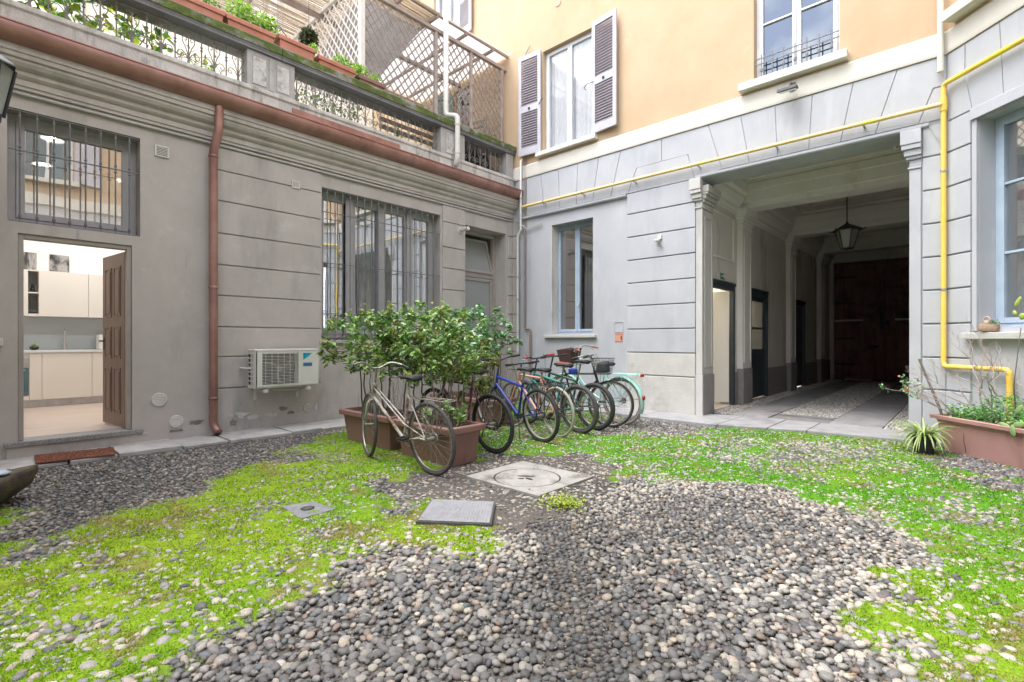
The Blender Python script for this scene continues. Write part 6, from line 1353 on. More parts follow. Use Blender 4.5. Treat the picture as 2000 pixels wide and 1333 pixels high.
    for sy in (-1, 1): m.tube([sp_ + Vector((-.10, sy * .03, .02)), sp_ + Vector((-.03, sy * .02, .0)), sp_ + Vector((.05, sy * .018, .005)), sp_ + Vector((.11, sy * .006, .025))], .0035, 5)
    m.build('saddle_rails', 'chrome_old', SD)
    # drivetrain on the right side (local -y)
    m = MB(); m.torus(bb + Vector((0, -.05, 0)), (1, 0, 0), (0, 0, 1), .078, .006, 28, 6)
    for i in range(5): a = 2 * PI * i / 5; m.tube([bb + Vector((0, -.05, 0)), bb + Vector((.076 * math.cos(a), -.05, .076 * math.sin(a)))], .005, 5)
    m.tube([bb + Vector((0, -.065, 0)), bb + Vector((0, .065, 0))], .010, 8); ca_ = R(-20); cv = Vector((math.cos(ca_), 0, math.sin(ca_))) * .168
    m.tube([bb + Vector((0, -.068, 0)), bb + cv + Vector((0, -.078, 0))], .009, 6); m.tube([bb + Vector((0, .068, 0)), bb - cv + Vector((0, .078, 0))], .009, 6); CS = m.build('crankset', 'chrome_old', t, smooth=True)
    for sg, yy in ((1, -.125), (-1, .125)):
        c = bb + cv * sg + Vector((0, yy, 0)); m = MB(); m.box(c.x - .045, c.x + .045, c.y - .04, c.y - .03, c.z - .012, c.z + .012).box(c.x - .045, c.x + .045, c.y + .03, c.y + .04, c.z - .012, c.z + .012).tube([c - Vector((0, .045, 0)), c + Vector((0, .045, 0))], .008, 6).box(c.x - .045, c.x - .035, c.y - .03, c.y + .03, c.z - .011, c.z + .011).box(c.x + .035, c.x + .045, c.y - .03, c.y + .03, c.z - .011, c.z + .011)
        m.build('pedal', 'black_metal', CS)
    m = MB(); m.tube([bb + Vector((0, -.05, .078)), ra + Vector((0, -.045, .035))], .004, 5).tube([bb + Vector((0, -.05, -.078)), ra + Vector((.03, -.045, -.06)), ra + Vector((.0, -.045, -.035))], .004, 5)
    m.torus(ra + Vector((0, -.045, 0)), (1, 0, 0), (0, 0, 1), .034, .010, 20, 6); m.build('chain', 'chrome_old' if old else 'black_metal', t, smooth=True)
    def arc(cx, r_, a0, a1, wdt, T, mat, nm='mudguard'):
        m = MB(T); V = []; K = 20
        for i in range(K + 1):
            a = a0 + (a1 - a0) * i / K
            for (dy, dr) in ((-wdt, -.012), (-wdt * .6, 0), (wdt * .6, 0), (wdt, -.012)): V.append((cx + (r_ + dr) * math.cos(a), dy, r + (r_ + dr) * math.sin(a)))
        for i in range(K + 1):
            a = a0 + (a1 - a0) * i / K
            for (dy, dr) in ((-wdt, -.015), (-wdt * .6, -.003), (wdt * .6, -.003), (wdt, -.015)): V.append((cx + (r_ + dr) * math.cos(a), dy, r + (r_ + dr) * math.sin(a)))
        o = 4 * (K + 1); fs = [(4 * i + j, 4 * i + j + 1, 4 * i + j + 5, 4 * i + j + 4) for i in range(K) for j in range(3)]; fs += [tuple(o + v for v in f[::-1]) for f in fs]
        m.add(V, fs); return m.build(nm, mat, t, smooth=True)
    if guards:
        arc(0, r + .018, R(45), R(205), tw + .022, None, guards); arc(wb, r + .016, R(20), R(190), tw + .012, ST, guards)
        m = MB()
        for sy in (-1, 1):
            for a in (R(120), R(170)): m.tube([(0, sy * .06, r), ((r + .01) * math.cos(a), sy * .03, r + (r + .01) * math.sin(a))], .003, 5)
        m.build('mudguard_stay', 'chrome_old', t)
    if rack:
        m = MB(); z = r * 2 + (.03 if old else .055); xs2 = (.14, -.30)
        for y in (-.055, .055): m.tube([(xs2[0], y * .7, z), (xs2[1], y, z)], .006, 6)
        for i in range(6): x = xs2[0] - i * .095; m.tube([(x, -.055, z), (x, .055, z)], .004 if not old else .0028, 5)
        if guards: m.box(-.30, .12, -.012, .012, z - .003, z + .003).box(-.30, .12, .035, .062, z - .003, z + .003).box(-.30, .12, -.062, -.035, z - .003, z + .003)
        for sy in (-1, 1): m.tube([(-.26, sy * .055, z), (-.01, sy * .07, r)], .005, 6); m.tube([(-.06, sy * .055, z), (.0, sy * .07, r)], .005, 6)
        m.tube([(xs2[0], 0, z), st - Vector((0, 0, .06))], .005, 6); m.build('rack', rack, t)
    if lamp:
        a = R(168); m = MB(); c = Vector(((r + .03) * math.cos(a), 0, r + (r + .03) * math.sin(a))); m.lathe([(.001, -.035), (.02, -.03), (.026, 0), (.02, .03), (.001, .035)], 10, tuple(c)); m.build('tail_lamp', 'red_plastic', t, smooth=True)
        m = MB(); c = Vector((-.35, 0, r * 2 + .045)); m.box(c.x - .03, c.x, -.035, .035, c.z - .022, c.z + .02); m.build('rear_reflector', 'red_plastic', t, bevel=.008)
    if basket:
        bm_, kindb = basket; T2 = ST; c = top + Vector((.19, 0, -.10)); m = MB(T2); zt, zb2 = c.z + .10, c.z - .13
        def rect(z, e): return [Vector((c.x - .13 + e, -.17 + e, z)), Vector((c.x + .13 - e, -.17 + e, z)), Vector((c.x + .13 - e, .17 - e, z)), Vector((c.x - .13 + e, .17 - e, z))]
        lv = 7
        for i in range(lv):
            s = i / (lv - 1); q2 = rect(zb2 + (zt - zb2) * s, .035 * (1 - s)); m.tube(q2 + [q2[0]], .0045 if i in (0, lv - 1) else .002, 5)
        A, B_ = rect(zb2, .035), rect(zt, 0)
        for i in range(4):
            for j in range(8): s = j / 8; m.tube([A[i].lerp(A[(i + 1) % 4], s), B_[i].lerp(B_[(i + 1) % 4], s)], .0018, 4)
        for j in range(7): s = (j + .5) / 7; m.tube([A[0].lerp(A[1], s), A[3].lerp(A[2], s)], .002, 4)
        Bk = m.build('basket', bm_, t)
        if kindb == 'wire': MB(T2).hexa([c + Vector(v_) for v_ in ((-.09, -.12, -.11), (.09, -.12, -.11), (.09, .10, -.11), (-.09, .10, -.11), (-.06, -.10, .05), (.08, -.12, .03), (.07, .12, .07), (-.08, .09, .04))]).build('basket_load', 'rubber', Bk, bevel=.03)
        if kindb == 'solid':
            for i in range(4):
                MB(T2).add([A[i], A[(i + 1) % 4], B_[(i + 1) % 4], B_[i], A[i].lerp(c, .03), A[(i + 1) % 4].lerp(c, .03), B_[(i + 1) % 4].lerp(Vector((c.x, c.y, zt)), .03), B_[i].lerp(Vector((c.x, c.y, zt)), .03)], [(0, 1, 2, 3), (7, 6, 5, 4), (0, 3, 7, 4), (1, 5, 6, 2), (3, 2, 6, 7), (0, 4, 5, 1)]).build('basket_side', bm_, Bk)
        m = MB(T2); m.tube([c + Vector((-.13, .05, 0)), top + Vector((.02, .03, -.02))], .005, 5).tube([c + Vector((-.13, -.05, 0)), top + Vector((.02, -.03, -.02))], .005, 5); m.build('basket_bracket', 'chrome_old', Bk)
    if bag:
        m = MB(); c = sp_ + Vector((-.14, 0, -.03)); m.box(c.x - .08, c.x + .02, -.05, .05, c.z - .05, c.z + .03); m.build('saddle_bag', bag, t, bevel=.02)
    if guards or kind == 'mtb': MB().tube([bb + Vector((-.04, .03, -.02)), bb + Vector((-.16, .14, -.27))], .006, 6).build('kickstand', 'black_metal', t)
    return t
PIh = PI
bicycle('bicycle', 'old rusty white step through bicycle standing against the terracotta boxes, nearest the camera', (3.70, -5.10), PIh, R(-5), 'step', 'paint_worn_white', r=.345, tw=.016, wb=1.12, tmat='rubber_dusty', bar='old', steer=-20, rack='chrome_old', old=True, seat_h=.92, bar_h=.98)
bicycle('bicycle', 'dark purple bicycle with worn pink stays just right of the front box', (3.485, -4.085), PIh - R(2), R(-4), 'diamond', 'paint_purple', fork='paint_worn_white', tw=.017, wb=1.05, tmat='rubber', rmat='black_metal', bar='riser', seat_h=.92, bar_h=.98)
bicycle('bicycle', 'royal blue mountain bicycle with a black rear wheel, third from the camera', (3.50, -3.26), PIh - R(9), R(-5), 'mtb', 'paint_blue', fork='paint_navy', tw=.020, r=.335, wb=1.06, rmat='tyre_cream', bar='riser', seat_h=.92, bar_h=1.0, rack='black_metal')
bicycle('bicycle', 'salmon pink framed bicycle with a cream rimmed rear wheel', (3.44, -2.84), PIh - R(13), R(-4), 'diamond', 'paint_salmon', tw=.015, r=.33, wb=1.03, tmat='tyre_cream', rmat='chrome_old', bar='flat', seat_h=.88, bar_h=.93, rack='black_metal')
bicycle('bicycle', 'teal green mountain bicycle with a knobbly grey tyre and a blue saddle bag', (3.50, -2.45), PIh - R(6), R(-4), 'mtb', 'paint_teal', tw=.026, r=.335, wb=1.06, tmat='rubber_dusty', bar='riser', seat_h=.94, bar_h=1.0, bag='paint_blue', grips='red_plastic')
bicycle('bicycle', 'dark green bicycle with knobbly black tyres, squeezed beside the teal one', (3.52, -2.10), PIh - R(4), R(-3), 'mtb', 'paint_darkgreen', tw=.025, r=.335, wb=1.06, tmat='rubber', bar='flat', seat_h=.98, bar_h=1.02)
bicycle('bicycle', 'black bicycle facing the courtyard with a wire basket full of things', (2.50, -1.82), R(4), R(4), 'diamond', 'black_metal', tw=.014, r=.34, wb=1.05, tmat='rubber', bar='swept', seat_h=.92, bar_h=1.0, basket=('black_metal', 'wire'), saddle='brown_leather', steer=14)
bicycle('bicycle', 'mint green city bicycle with matching mudguards and rack, farthest from the camera', (3.55, -1.42), PIh - R(5), R(-3), 'city', 'paint_mint', tw=.019, r=.355, wb=1.10, tmat='tyre_cream', rmat='chrome_old', bar='swept', seat_h=.92, bar_h=1.12, rack='paint_mint', guards='paint_mint', lamp=True, basket=('wicker_dark', 'solid'), saddle='rubber', grips='brown_leather', steer=8)

# ------------------------------------------------------------------ long pink box by the corner wall with its plants
bxr = thing('long_planter', 'long pinkish terracotta box of herbs against the angled corner wall', 'planter', tuple(FC.p(1.2, 0, .2)))
u0, u1, o0, o1, H = .33, 2.4, .04, .34, .405
def rg(e, z, eb=0): return [FC.p(u0 - e, z, o0), FC.p(u1 + e, z, o0), FC.p(u1 + e, z, o1 + e), FC.p(u0 - e, z, o1 + e)]
R_ = [rg(0, .0), rg(.055, H - .06), rg(.062, H - .058), rg(.064, H - .10), rg(.075, H - .052), rg(.10, H - .05), rg(.105, H - .008), rg(.098, H), rg(.055, H), rg(.05, H - .06)]
R_ = [rg(0, 0), rg(.045, H - .10), rg(.040, H - .095), rg(.055, H - .045), rg(.092, H - .043), rg(.097, H - .006), rg(.09, H), rg(.05, H), rg(.045, H - .07)]
vs = [v for r_ in R_ for v in r_]; m = MB(); m.add(vs, [(4 * i + k, 4 * i + (k + 1) % 4, 4 * i + 4 + (k + 1) % 4, 4 * i + 4 + k) for i in range(len(R_) - 1) for k in range(4)] + [(3, 2, 1, 0)]); m.build('box', 'terracotta_pink', bxr, bevel=.004)
MB().fb(FC, u0 + .0, u1, H - .12, H - .045, o0 + .01, o1 - .0).build('soil', 'soil', bxr)
MB().tube([FC.p(.585, .28, .377), FC.p(.59, .2, .372), FC.p(.583, .15, .366), FC.p(.592, .08, .357), FC.p(.59, .03, .351)], .0022, 4).build('crack', 'dark_void', bxr)
n_ = 4200; uu = rng.uniform(.36, 2.3, n_); oo = rng.uniform(.05, .38, n_); hh = rng.uniform(0, .21, n_) ** 1.0 * (1 + .5 * np.sin(uu * 9)); ctr = np.array([FC.p(u, H - .03 + h, o)[:] for u, h, o in zip(uu, hh, oo)]); a = rng.uniform(0, 2 * PI, n_)
herb = thing('herb_bed', 'bright green low herbs filling the long pink box', 'herbs', tuple(FC.p(1.2, H, .2)))
fix(leaves('foliage', ctr, np.c_[np.cos(a), np.sin(a), rng.uniform(-.3, .9, n_)], np.tile([0, 0, 1.], (n_, 1)) + rng.normal(0, .5, (n_, 3)), rng.uniform(.022, .045, n_), rng.uniform(.014, .022, n_), pick([(.14, .38, .08), (.22, .48, .13), (.09, .27, .05), (.32, .55, .22)], n_), herb), herb)
def bare(name, label, roots, seed, spread, hgt, mat='twig', depth=4, r0=.009, bias=(0, 0, 0), cat='bare shrub'):
    rr = random.Random(seed); t = thing(name, label, cat, tuple(roots[0])); m = MB(); tips = []
    def grow(p, d, l, r_, k):
        P = [p]; q = p.copy(); dd = d.copy()
        for i in range(4):
            dd = (dd + Vector((rr.gauss(0, .22), rr.gauss(0, .22), rr.gauss(.02, .12))) + Vector(bias) * .12).normalized(); q = q + dd * l / 4; P.append(q.copy())
        m.tube(P, [r_ * (1 - .12 * i) for i in range(5)], 5)
        if k == 0: tips.append(q); return
        for j in range(rr.choice((2, 2, 3))):
            s = rr.randint(2, 4); nd = (dd + Vector((rr.gauss(0, spread), rr.gauss(0, spread), rr.gauss(.05, .35)))).normalized(); grow(P[s], nd, l * rr.uniform(.55, .85), r_ * .58, k - 1)
    for rt in roots: grow(Vector(rt), Vector((rr.gauss(0, .2), rr.gauss(0, .2), 1)) + Vector(bias), hgt * rr.uniform(.8, 1.1), r0, depth)
    m.build('branches', mat, t); return t, tips
tb, tips = bare('bare_rose_bush', 'tangle of leafless pinkish branches rising from the long pink box', [FC.p(.62, H - .05, .24), FC.p(.78, H - .05, .24), FC.p(.86, H - .05, .26), FC.p(1.05, H - .05, .25), FC.p(1.2, H - .05, .3)], 12, .42, .40, depth=5, bias=(-.22, .05, .45), r0=.0125)
tb2, tips2 = bare('leaning_fruit_twig', 'leaning branch with small orange fruit and a few leaves beside the passage edge', [FC.p(.42, H - .05, .28), FC.p(.44, H - .05, .30)], 35, .45, .34, depth=4, bias=(-.95, -.10, .28), r0=.009)
sel = tips2[::3][:9]
for p in sel: MB().lathe([(.001, -.013), (.010, -.008), (.013, 0), (.010, .008), (.001, .013)], 10, tuple(p)).build('fruit', 'plate_orange', tb2, smooth=True)
k = min(60, len(tips2) * 2); pts = np.array([tips2[i % len(tips2)][:] for i in range(k)]) + rng.normal(0, .02, (k, 3)); a = rng.uniform(0, 2 * PI, k)
fix(leaves('foliage', pts, np.c_[np.cos(a), np.sin(a), rng.normal(0, .5, k)], unit(k), rng.uniform(.03, .055, k), .022, pick([(.12, .30, .10), (.20, .36, .16)], k), tb2), tb2)
sk = thing('wooden_stake', 'grey wooden stake leaning out of the left end of the long pink box', 'stake', tuple(FC.p(.45, .35, .2)))
a_ = onF(FC, 1836, 800, .33); b_ = onF(FC, 1795, 702, .36); MB().tube([FC.p(a_[0] + .03, H - .06, .32), FC.p(*a_, .33), FC.p(*b_, .36)], [.014, .013, .012], 6).build('stake_rod', 'bark', sk)
cc = thing('prickly_pear', 'yellow green flat cactus pads above the long pink box at the right edge', 'cactus', tuple(FC.p(.95, .4, .3)))
def pad(cen, ax1, ax2, a_, b_, th, mat, par, nm='cactus_pad'):
    ax1, ax2 = Vector(ax1).normalized(), Vector(ax2).normalized(); nn = ax1.cross(ax2); V = []; K, L_ = 14, 6
    for i in range(L_ + 1):
        ph = -PI / 2 + PI * i / L_
        for j in range(K): t_ = 2 * PI * j / K; V.append(Vector(cen) + ax1 * a_ * math.cos(ph) * math.cos(t_) * (1 - .15 * math.sin(t_)) + ax2 * b_ * math.cos(ph) * math.sin(t_) + nn * th * math.sin(ph))
    m = MB(); m.add(V, [(i * K + j, i * K + (j + 1) % K, (i + 1) * K + (j + 1) % K, (i + 1) * K + j) for i in range(L_) for j in range(K)]); return m.build(nm, mat, par, smooth=True)
M('cactus_green', (.26, .36, .06), (.40, .46, .12), 9, .5, .1, 60); M('thick_leaf', (.16, .27, .09), (.28, .38, .16), 7, .45, .05, 60)
q = lambda px, py, o: FC.p(*onF(FC, px, py, o), o)
for (px, py, o, a_, b_, rx) in ((1988, 590, .22, .022, .06, -.5), (1996, 618, .22, .035, .032, 1.1), (1982, 612, .24, .02, .03, .4)):
    pad(q(px, py, o), Vector((math.cos(rx) * s2, -math.cos(rx) * s2, math.sin(rx))), Vector((-math.sin(rx) * s2, math.sin(rx) * s2, math.cos(rx))), a_, b_, .012, 'cactus_green', cc)
MB().tube([FC.p(1.02, H - .06, .24), FC.p(.98, .8, .23), q(1994, 640, .22)], [.006, .005, .004], 6).build('cactus_stem', 'bark', cc, smooth=True)
tl_ = thing('thick_leaved_plant', 'large thick green leaves hanging over the front rim of the long pink box', 'plant', tuple(FC.p(.85, .4, .35)))
for (px, py, o, a_, b_, rx) in ((1978, 842, .44, .028, .062, .15), (1962, 832, .42, .030, .06, 1.2), (1992, 830, .42, .03, .07, -1.3), (1990, 800, .36, .028, .06, -.6)):
    pad(q(px, py, o), Vector((math.cos(rx) * s2, -math.cos(rx) * s2, math.sin(rx))), Vector((-math.sin(rx) * s2, math.sin(rx) * s2, math.cos(rx))), a_, b_, .009, 'thick_leaf', tl_, 'leaf')
MB().tube([FC.p(.90, H - .05, .3), q(1985, 822, .42)], .008, 6).build('stem', 'thick_leaf', tl_, smooth=True)
# spider plant in a dark pot
spx, spy = 7.0, -.86
spl = thing('spider_plant', 'striped spider plant in a black pot at the passage corner', 'potted plant', (spx, spy, 0))
MB().lathe([(.001, .005), (.085, .005), (.112, .19), (.12, .19), (.12, .205), (.105, .205), (.10, .18), (.001, .18)], 22, (spx, spy, 0)).build('pot', 'black_metal', spl, smooth=False)
m = MB(); rr = random.Random(8); V = []; Fq = []; cols_ = []
for i in range(170):
    a = rr.uniform(0, 2 * PI); L_ = rr.uniform(.18, .40); up = rr.uniform(.3, 1.7); w_ = rr.uniform(.006, .010); p = Vector((spx + .03 * math.cos(a), spy + .03 * math.sin(a), .19)); d = Vector((math.cos(a), math.sin(a), up)).normalized(); sd_ = Vector((-math.sin(a), math.cos(a), 0)); K = 7; c1 = rr.choice([(.30, .46, .08), (.20, .38, .06), (.48, .56, .22)])
    for j in range(K + 1):
        s = j / K; ww = w_ * (1 - s ** 2.2) + .0006
        for sg, cc_ in ((-1, c1), (-.2, (.45, .52, .25)), (.2, (.45, .52, .25)), (1, c1)): V.append(p + sd_ * ww * sg + Vector((0, 0, .002 * abs(sg)))); cols_.append(cc_)
        if j < K: b = len(V) - 4; Fq += [(b + q_, b + q_ + 1, b + q_ + 5, b + q_ + 4) for q_ in range(3)]
        p = p + d * L_ / K; d = (d + Vector((0, 0, -.42 * (1 - .3 * up)))).normalized()
        if p.z < .012: p.z = .012; d.z = 0
fix(npmesh('foliage', np.array([v[:] for v in V]), np.array(Fq), np.array(cols_), 'leaf', spl, True, 4), spl)
# wicker ornament on the sill
wk = thing('wicker_pot_holder', 'tan wicker duck shaped basket holding a small plant on the corner window sill', 'basket', tuple(FC.p(.45, 1.35, .05)))
c = FC.p(*onF(FC, 1931, 628, .03), .03); c.z = 1.347
MB().lathe([(.05, 0), (.085, .02), (.095, .05), (.075, .085), (.065, .085), (.06, .05)], 18, tuple(c)).build('basket_body', 'wicker', wk, smooth=True)
m = MB()
for i in range(10):
    z = .005 + i * .009; r_ = .088 + .01 * math.sin(i / 9 * PI); m.torus(c + Vector((0, 0, z)), (1, 0, 0), (0, 1, 0), r_ - .004 if i else .06, .0035, 20, 4)
m.build('woven_bands', 'wicker', wk); m = MB(); cN = c + FC.u * -.02 + Vector((0, 0, .08)); m.torus(cN + Vector((0, 0, .055)), tuple(FC.u), (0, 0, 1), .034, .010, 18, 6); m.lathe([(.03, 0), (.026, .03), (.02, .05)], 12, tuple(cN)); m.build('basket_handle', 'wicker', wk, smooth=True)
k = 60; a = rng.uniform(0, 2 * PI, k); pts = np.array((c + FC.u * .05 + Vector((0, 0, .09)))[:]) + rng.normal(0, .02, (k, 3)); fix(leaves('foliage', pts, np.c_[np.cos(a), np.sin(a), rng.uniform(0, 1, k)], unit(k), rng.uniform(.03, .05, k), .012, pick([(.20, .36, .20), (.30, .44, .28)], k), wk), wk)

# ------------------------------------------------------------------ terrace: flower boxes, plants, pergola
COP = 5.468
bx = [(-9.6, -8.75, .19, 0), (-8.6, -7.75, .19, 1), (-7.6, -6.75, .19, 0), (-6.60, -5.745, .17, 0), (-5.715, -5.10, .165, 1), (-5.03, -4.50, .20, 0), (-4.44, -3.83, .15, 2), (-3.76, -3.28, .125, 3)]
blab = ['terracotta trough on the mossy coping, outside the frame at far left', 'terracotta trough on the coping, second from the far left end', 'terracotta trough on the coping above the climbing plant', 'long terracotta trough on the coping, its end cut by the top of the picture', 'terracotta trough on the coping under the bushiest herbs, left of the bracket scroll', 'bright terracotta trough on the coping just left of the ball shaped plant', 'orange red trough on the coping below the white pergola post', 'small dark terracotta trough, the rightmost on the coping']
for i, ((a, b, h, q_), lab) in enumerate(zip(bx, blab)):
    planter('flower_trough', lab, -.10, .085, a, b, h, mat='terracotta_red' if q_ != 3 else 'terracotta', group='flower troughs on the coping', rim=.008, ft=.02, z=COP + .001)
GR = [(.28, .50, .05), (.36, .58, .08), (.18, .38, .04), (.45, .60, .12)]
def bush(name, label, c, rad, n, cols, L=(.03, .06), cat='plant', group=None, mat='leaf', spiky=False):
    t = thing(name, label, cat, c, group=group); v = unit(n) * (rng.random((n, 1)) ** .45) * np.array(rad); d = v / np.array(rad) + rng.normal(0, .5, (n, 3)) if not spiky else v
    l = rng.uniform(*L, n); fix(leaves('foliage', np.array(c) + v * (1 if not spiky else .55), d, unit(n) + np.array([0, 0, .6]), l, l * (.55 if not spiky else .16), pick(cols, n, .2), t, mat), t)
    if c[2] > COP: 
        m = MB()
        for i in range(8): m.tube([(c[0] + random.uniform(-.03, .03), c[1] + random.uniform(-.5, .5) * rad[1], c[2] - rad[2]), (c[0] + random.uniform(-.5, .5) * rad[0], c[1] + random.uniform(-.8, .8) * rad[1], c[2] + random.uniform(-.2, .5) * rad[2])], .003, 4)
        m.build('stems', 'thick_leaf', t)
    return t
gb = 'plants in the flower troughs'
for (y, z, ry, rz_, n, lab) in ((-6.35, 5.76, .25, .14, 420, 'airy green herb in the long trough near the top edge of the picture'), (-5.95, 5.76, .16, .12, 260, 'low yellow green herb at the right end of the long trough'), (-5.52, 5.78, .18, .16, 420, 'bright green herb at the left of the bushy trough'), (-5.20, 5.74, .17, .17, 460, 'bushiest bright green herb, beside the iron bracket scroll'),
                          (-4.50, 5.70, .05, .08, 90, 'small yellow green tuft between two troughs left of the white post'), (-4.02, 5.70, .14, .09, 200, 'leafy seedlings in the orange red trough'), (-3.72, 5.68, .12, .10, 240, 'lime green leaves in front of the white pergola post'), (-3.45, 5.64, .10, .06, 110, 'trailing dry green weeds in the rightmost trough'), (-7.2, 5.8, .3, .16, 300, 'green herb in the trough above the climbing plant')):
    bush('trough_herb', lab, (0, y, z), (.10, ry, rz_), n, GR, group=gb)
t = thing('scroll_bracket', 'black wrought iron scroll standing on the coping between herb and trough', 'bracket', (.02, -5.0, COP))
m = MB(); P = [(.03, -5.02 + .05 * math.cos(s) * (1 - s / 12), 5.76 + .05 * math.sin(s) * (1 - s / 12)) for s in [i * .5 for i in range(14)]]; m.tube(P, .006, 5).tube([(.03, -4.97, 5.76), (.03, -4.90, 5.70), (.03, -4.82, 5.67), (.03, -4.72, 5.60), (.03, -4.68, 5.50)], .006, 5); m.build('scroll', 'black_metal', t)
# plants standing on the terrace behind the railing
bt = planter('terrace_planter', 'dark red trough behind the iron railing at the left', -.62, -.36, -7.3, -6.45, .22, mat='terracotta_red', z=4.765, group='troughs behind the railing'); planter('terrace_planter', 'dark red trough behind the railing at the far left edge', -.62, -.36, -8.6, -7.72, .22, mat='terracotta_red', z=4.765, group='troughs behind the railing')
def climber(name, lab, base, zone, n, cols, L, seed, stem=.012):
    g = np.random.default_rng(seed); t = thing(name, lab, 'climbing plant', base); (xa, xb), (ya, yb_), (za, zb_) = zone
    P_ = np.c_[g.uniform(xa, xb, n), g.uniform(ya, yb_, n), g.uniform(za, zb_, n)]; P_ = P_[fbm(P_[:, 1:], .35, seed) > .44]; k = len(P_); a = g.uniform(0, 2 * PI, k); l = g.uniform(*L, k)
    m = MB()
    for i in range(10):
        y = g.uniform(ya, yb_); P2 = [Vector(((xa + xb) / 2, y, za)), Vector((g.uniform(xa, xb), y + g.normal(0, .1), (za + zb_) / 2)), Vector((g.uniform(xa, xb), y + g.normal(0, .25), zb_))]; m.tube(P2, [stem, stem * .7, stem * .4], 5)
    m.build('stems', 'bark', t); fix(leaves('foliage', P_, np.c_[np.cos(a), np.sin(a), g.uniform(-1, .4, k)], np.c_[g.normal(.5, .6, (k, 2)), g.normal(.4, .5, k)], l, l * .72, pick(cols, k, .2), t), t); return t
climber('climbing_plant', 'large leaved green climber behind the railing at the upper left', (-.49, -6.9, 4.98), ((-.75, -.2), (-7.6, -6.25), (4.80, 5.36)), 520, [(.12, .32, .03), (.20, .44, .05), (.40, .55, .04), (.08, .22, .03), (.55, .55, .05)], (.07, .13), 3)
climber('climbing_plant', 'yellow leaved tendrils behind the railing near the left pier', (-.45, -5.95, 4.78), ((-.5, -.2), (-6.2, -5.75), (4.80, 5.15)), 60, [(.30, .50, .05), (.55, .58, .06), (.2, .42, .05)], (.05, .09), 5, .006)
climber('climbing_plant', 'mixed pot greenery behind the middle railing', (-.6, -4.2, 4.78), ((-.65, -.12), (-4.75, -3.1), (4.80, 5.26)), 620, [(.14, .26, .10), (.22, .34, .16), (.30, .42, .08), (.10, .18, .06)], (.03, .07), 8, .006)
climber('climbing_plant', 'low green plant behind the right part of the middle railing', (-.7, -2.9, 4.78), ((-.6, -.14), (-3.1, -2.2), (4.80, 5.18)), 150, [(.14, .30, .10), (.22, .40, .10)], (.03, .06), 9, .006)
bush('potted_ball_plant', 'small round leafy plant behind the railing left of the double pier', (-.5, -5.75, 4.92), (.13, .13, .14), 260, [(.18, .42, .05), (.28, .52, .08)], (.03, .05))
def jug(c, r_, h, mat, lab, nm='clay_pot'):
    t = thing(nm, lab, 'pot', c); MB().lathe([(.001, 0), (r_ * .7, 0), (r_, h * .6), (r_ * .92, h), (r_ * .8, h), (r_ * .85, h * .6), (.001, .03)], 16, c).build('pot_body', mat, t, smooth=True)
jug((-.45, -4.68, 4.762), .11, .18, 'pvc_white', 'pale round pot behind the railing, right of the double pier'); jug((-.4, -4.52, 4.762), .08, .15, 'wicker', 'tan pot behind the railing among the greenery')
# hanging ball plant
hp_ = bush('hanging_air_plant', 'dark shaggy ball shaped plant hanging left of the white pergola post', (-.30, -4.42, 6.02), (.17, .17, .21), 1100, [(.07, .10, .04), (.14, .17, .08), (.05, .07, .03), (.20, .18, .12)], (.05, .10), spiky=True)
MB().tube([(-.30, -4.42, 6.1), (-.30, -4.42, 7.2)], .003, 4).build('hanging_wire', 'black_metal', hp_)
# pergola
pg = thing('pergola', 'wooden lattice pergola with reed matting at the right end of the terrace', 'pergola', (-1.5, -1.8, 4.77))
def post(x, y, z0, z1, w_, mat, nm='post'): return MB().box(x - w_, x + w_, y - w_, y + w_, z0, z1).build(nm, mat, pg, bevel=.006)
post(-.20, -1.97, 5.47, 7.27, .032, 'pergola_wood'); post(-.20, -1.05, 5.47, 7.27, .028, 'pergola_wood'); post(-.20, -.14, 5.47, 7.24, .03, 'pergola_wood'); post(-.20, -3.55, 5.47, 7.50, .042, 'lattice_white')
MB().box(-.24, -.16, -3.6, -.02, 7.20, 7.27).build('beam', 'pergola_wood', pg, bevel=.006)
lat = []
def lattice(F, u0, u1, z0, z1, o, step, mat, w_=.014, slope=1.0):
    """diagonal slats clipped to the panel, two crossing layers"""
    for lay, sg in ((0, 1), (1, -1)):
        H_ = z1 - z0; L_ = u1 - u0; sl = slope * 1.25; dx = H_ / sl
        k = int((L_ + dx) / step) + 1
        for i in range(k):
            c = u0 - dx + i * step + step * .5
            A = (c, z0); B_ = (c + dx, z1)
            t0 = max(0, (u0 - c) / dx); t1 = min(1, (u1 - c) / dx)
            if t1 - t0 < .04: continue
            a = (c + dx * t0, z0 + H_ * t0); b = (c + dx * t1, z0 + H_ * t1)
            if sg < 0: a, b = (u0 + u1 - a[0], a[1]), (u0 + u1 - b[0], b[1])
            d = Vector((b[0] - a[0], b[1] - a[1])).normalized(); nn = Vector((-d.y, d.x)) * w_
            oo = o + lay * .011
            MB().fpoly(F, [(a[0] - nn.x, a[1] - nn.y), (b[0] - nn.x, b[1] - nn.y), (b[0] + nn.x, b[1] + nn.y), (a[0] + nn.x, a[1] + nn.y)], oo, oo + .009).build('lattice_slat', mat, pg)
for (a, b) in ((-3.50, -2.01), (-1.93, -1.09), (-1.01, -.18)): lattice(FA, a, b, 5.48, 7.19, -.21, .155, 'lattice_dark', .012)
FS = Frame((0, -3.55, 0), (1, 0, 0), (0, -1, 0)); lattice(FS, -2.9, -.25, 5.0, 7.4, -.01, .17, 'lattice_white')
post(-2.95, -3.55, 4.77, 7.5, .035, 'lattice_white'); MB().box(-2.95, -.16, -3.58, -3.52, 7.42, 7.50).build('beam', 'lattice_white', pg)
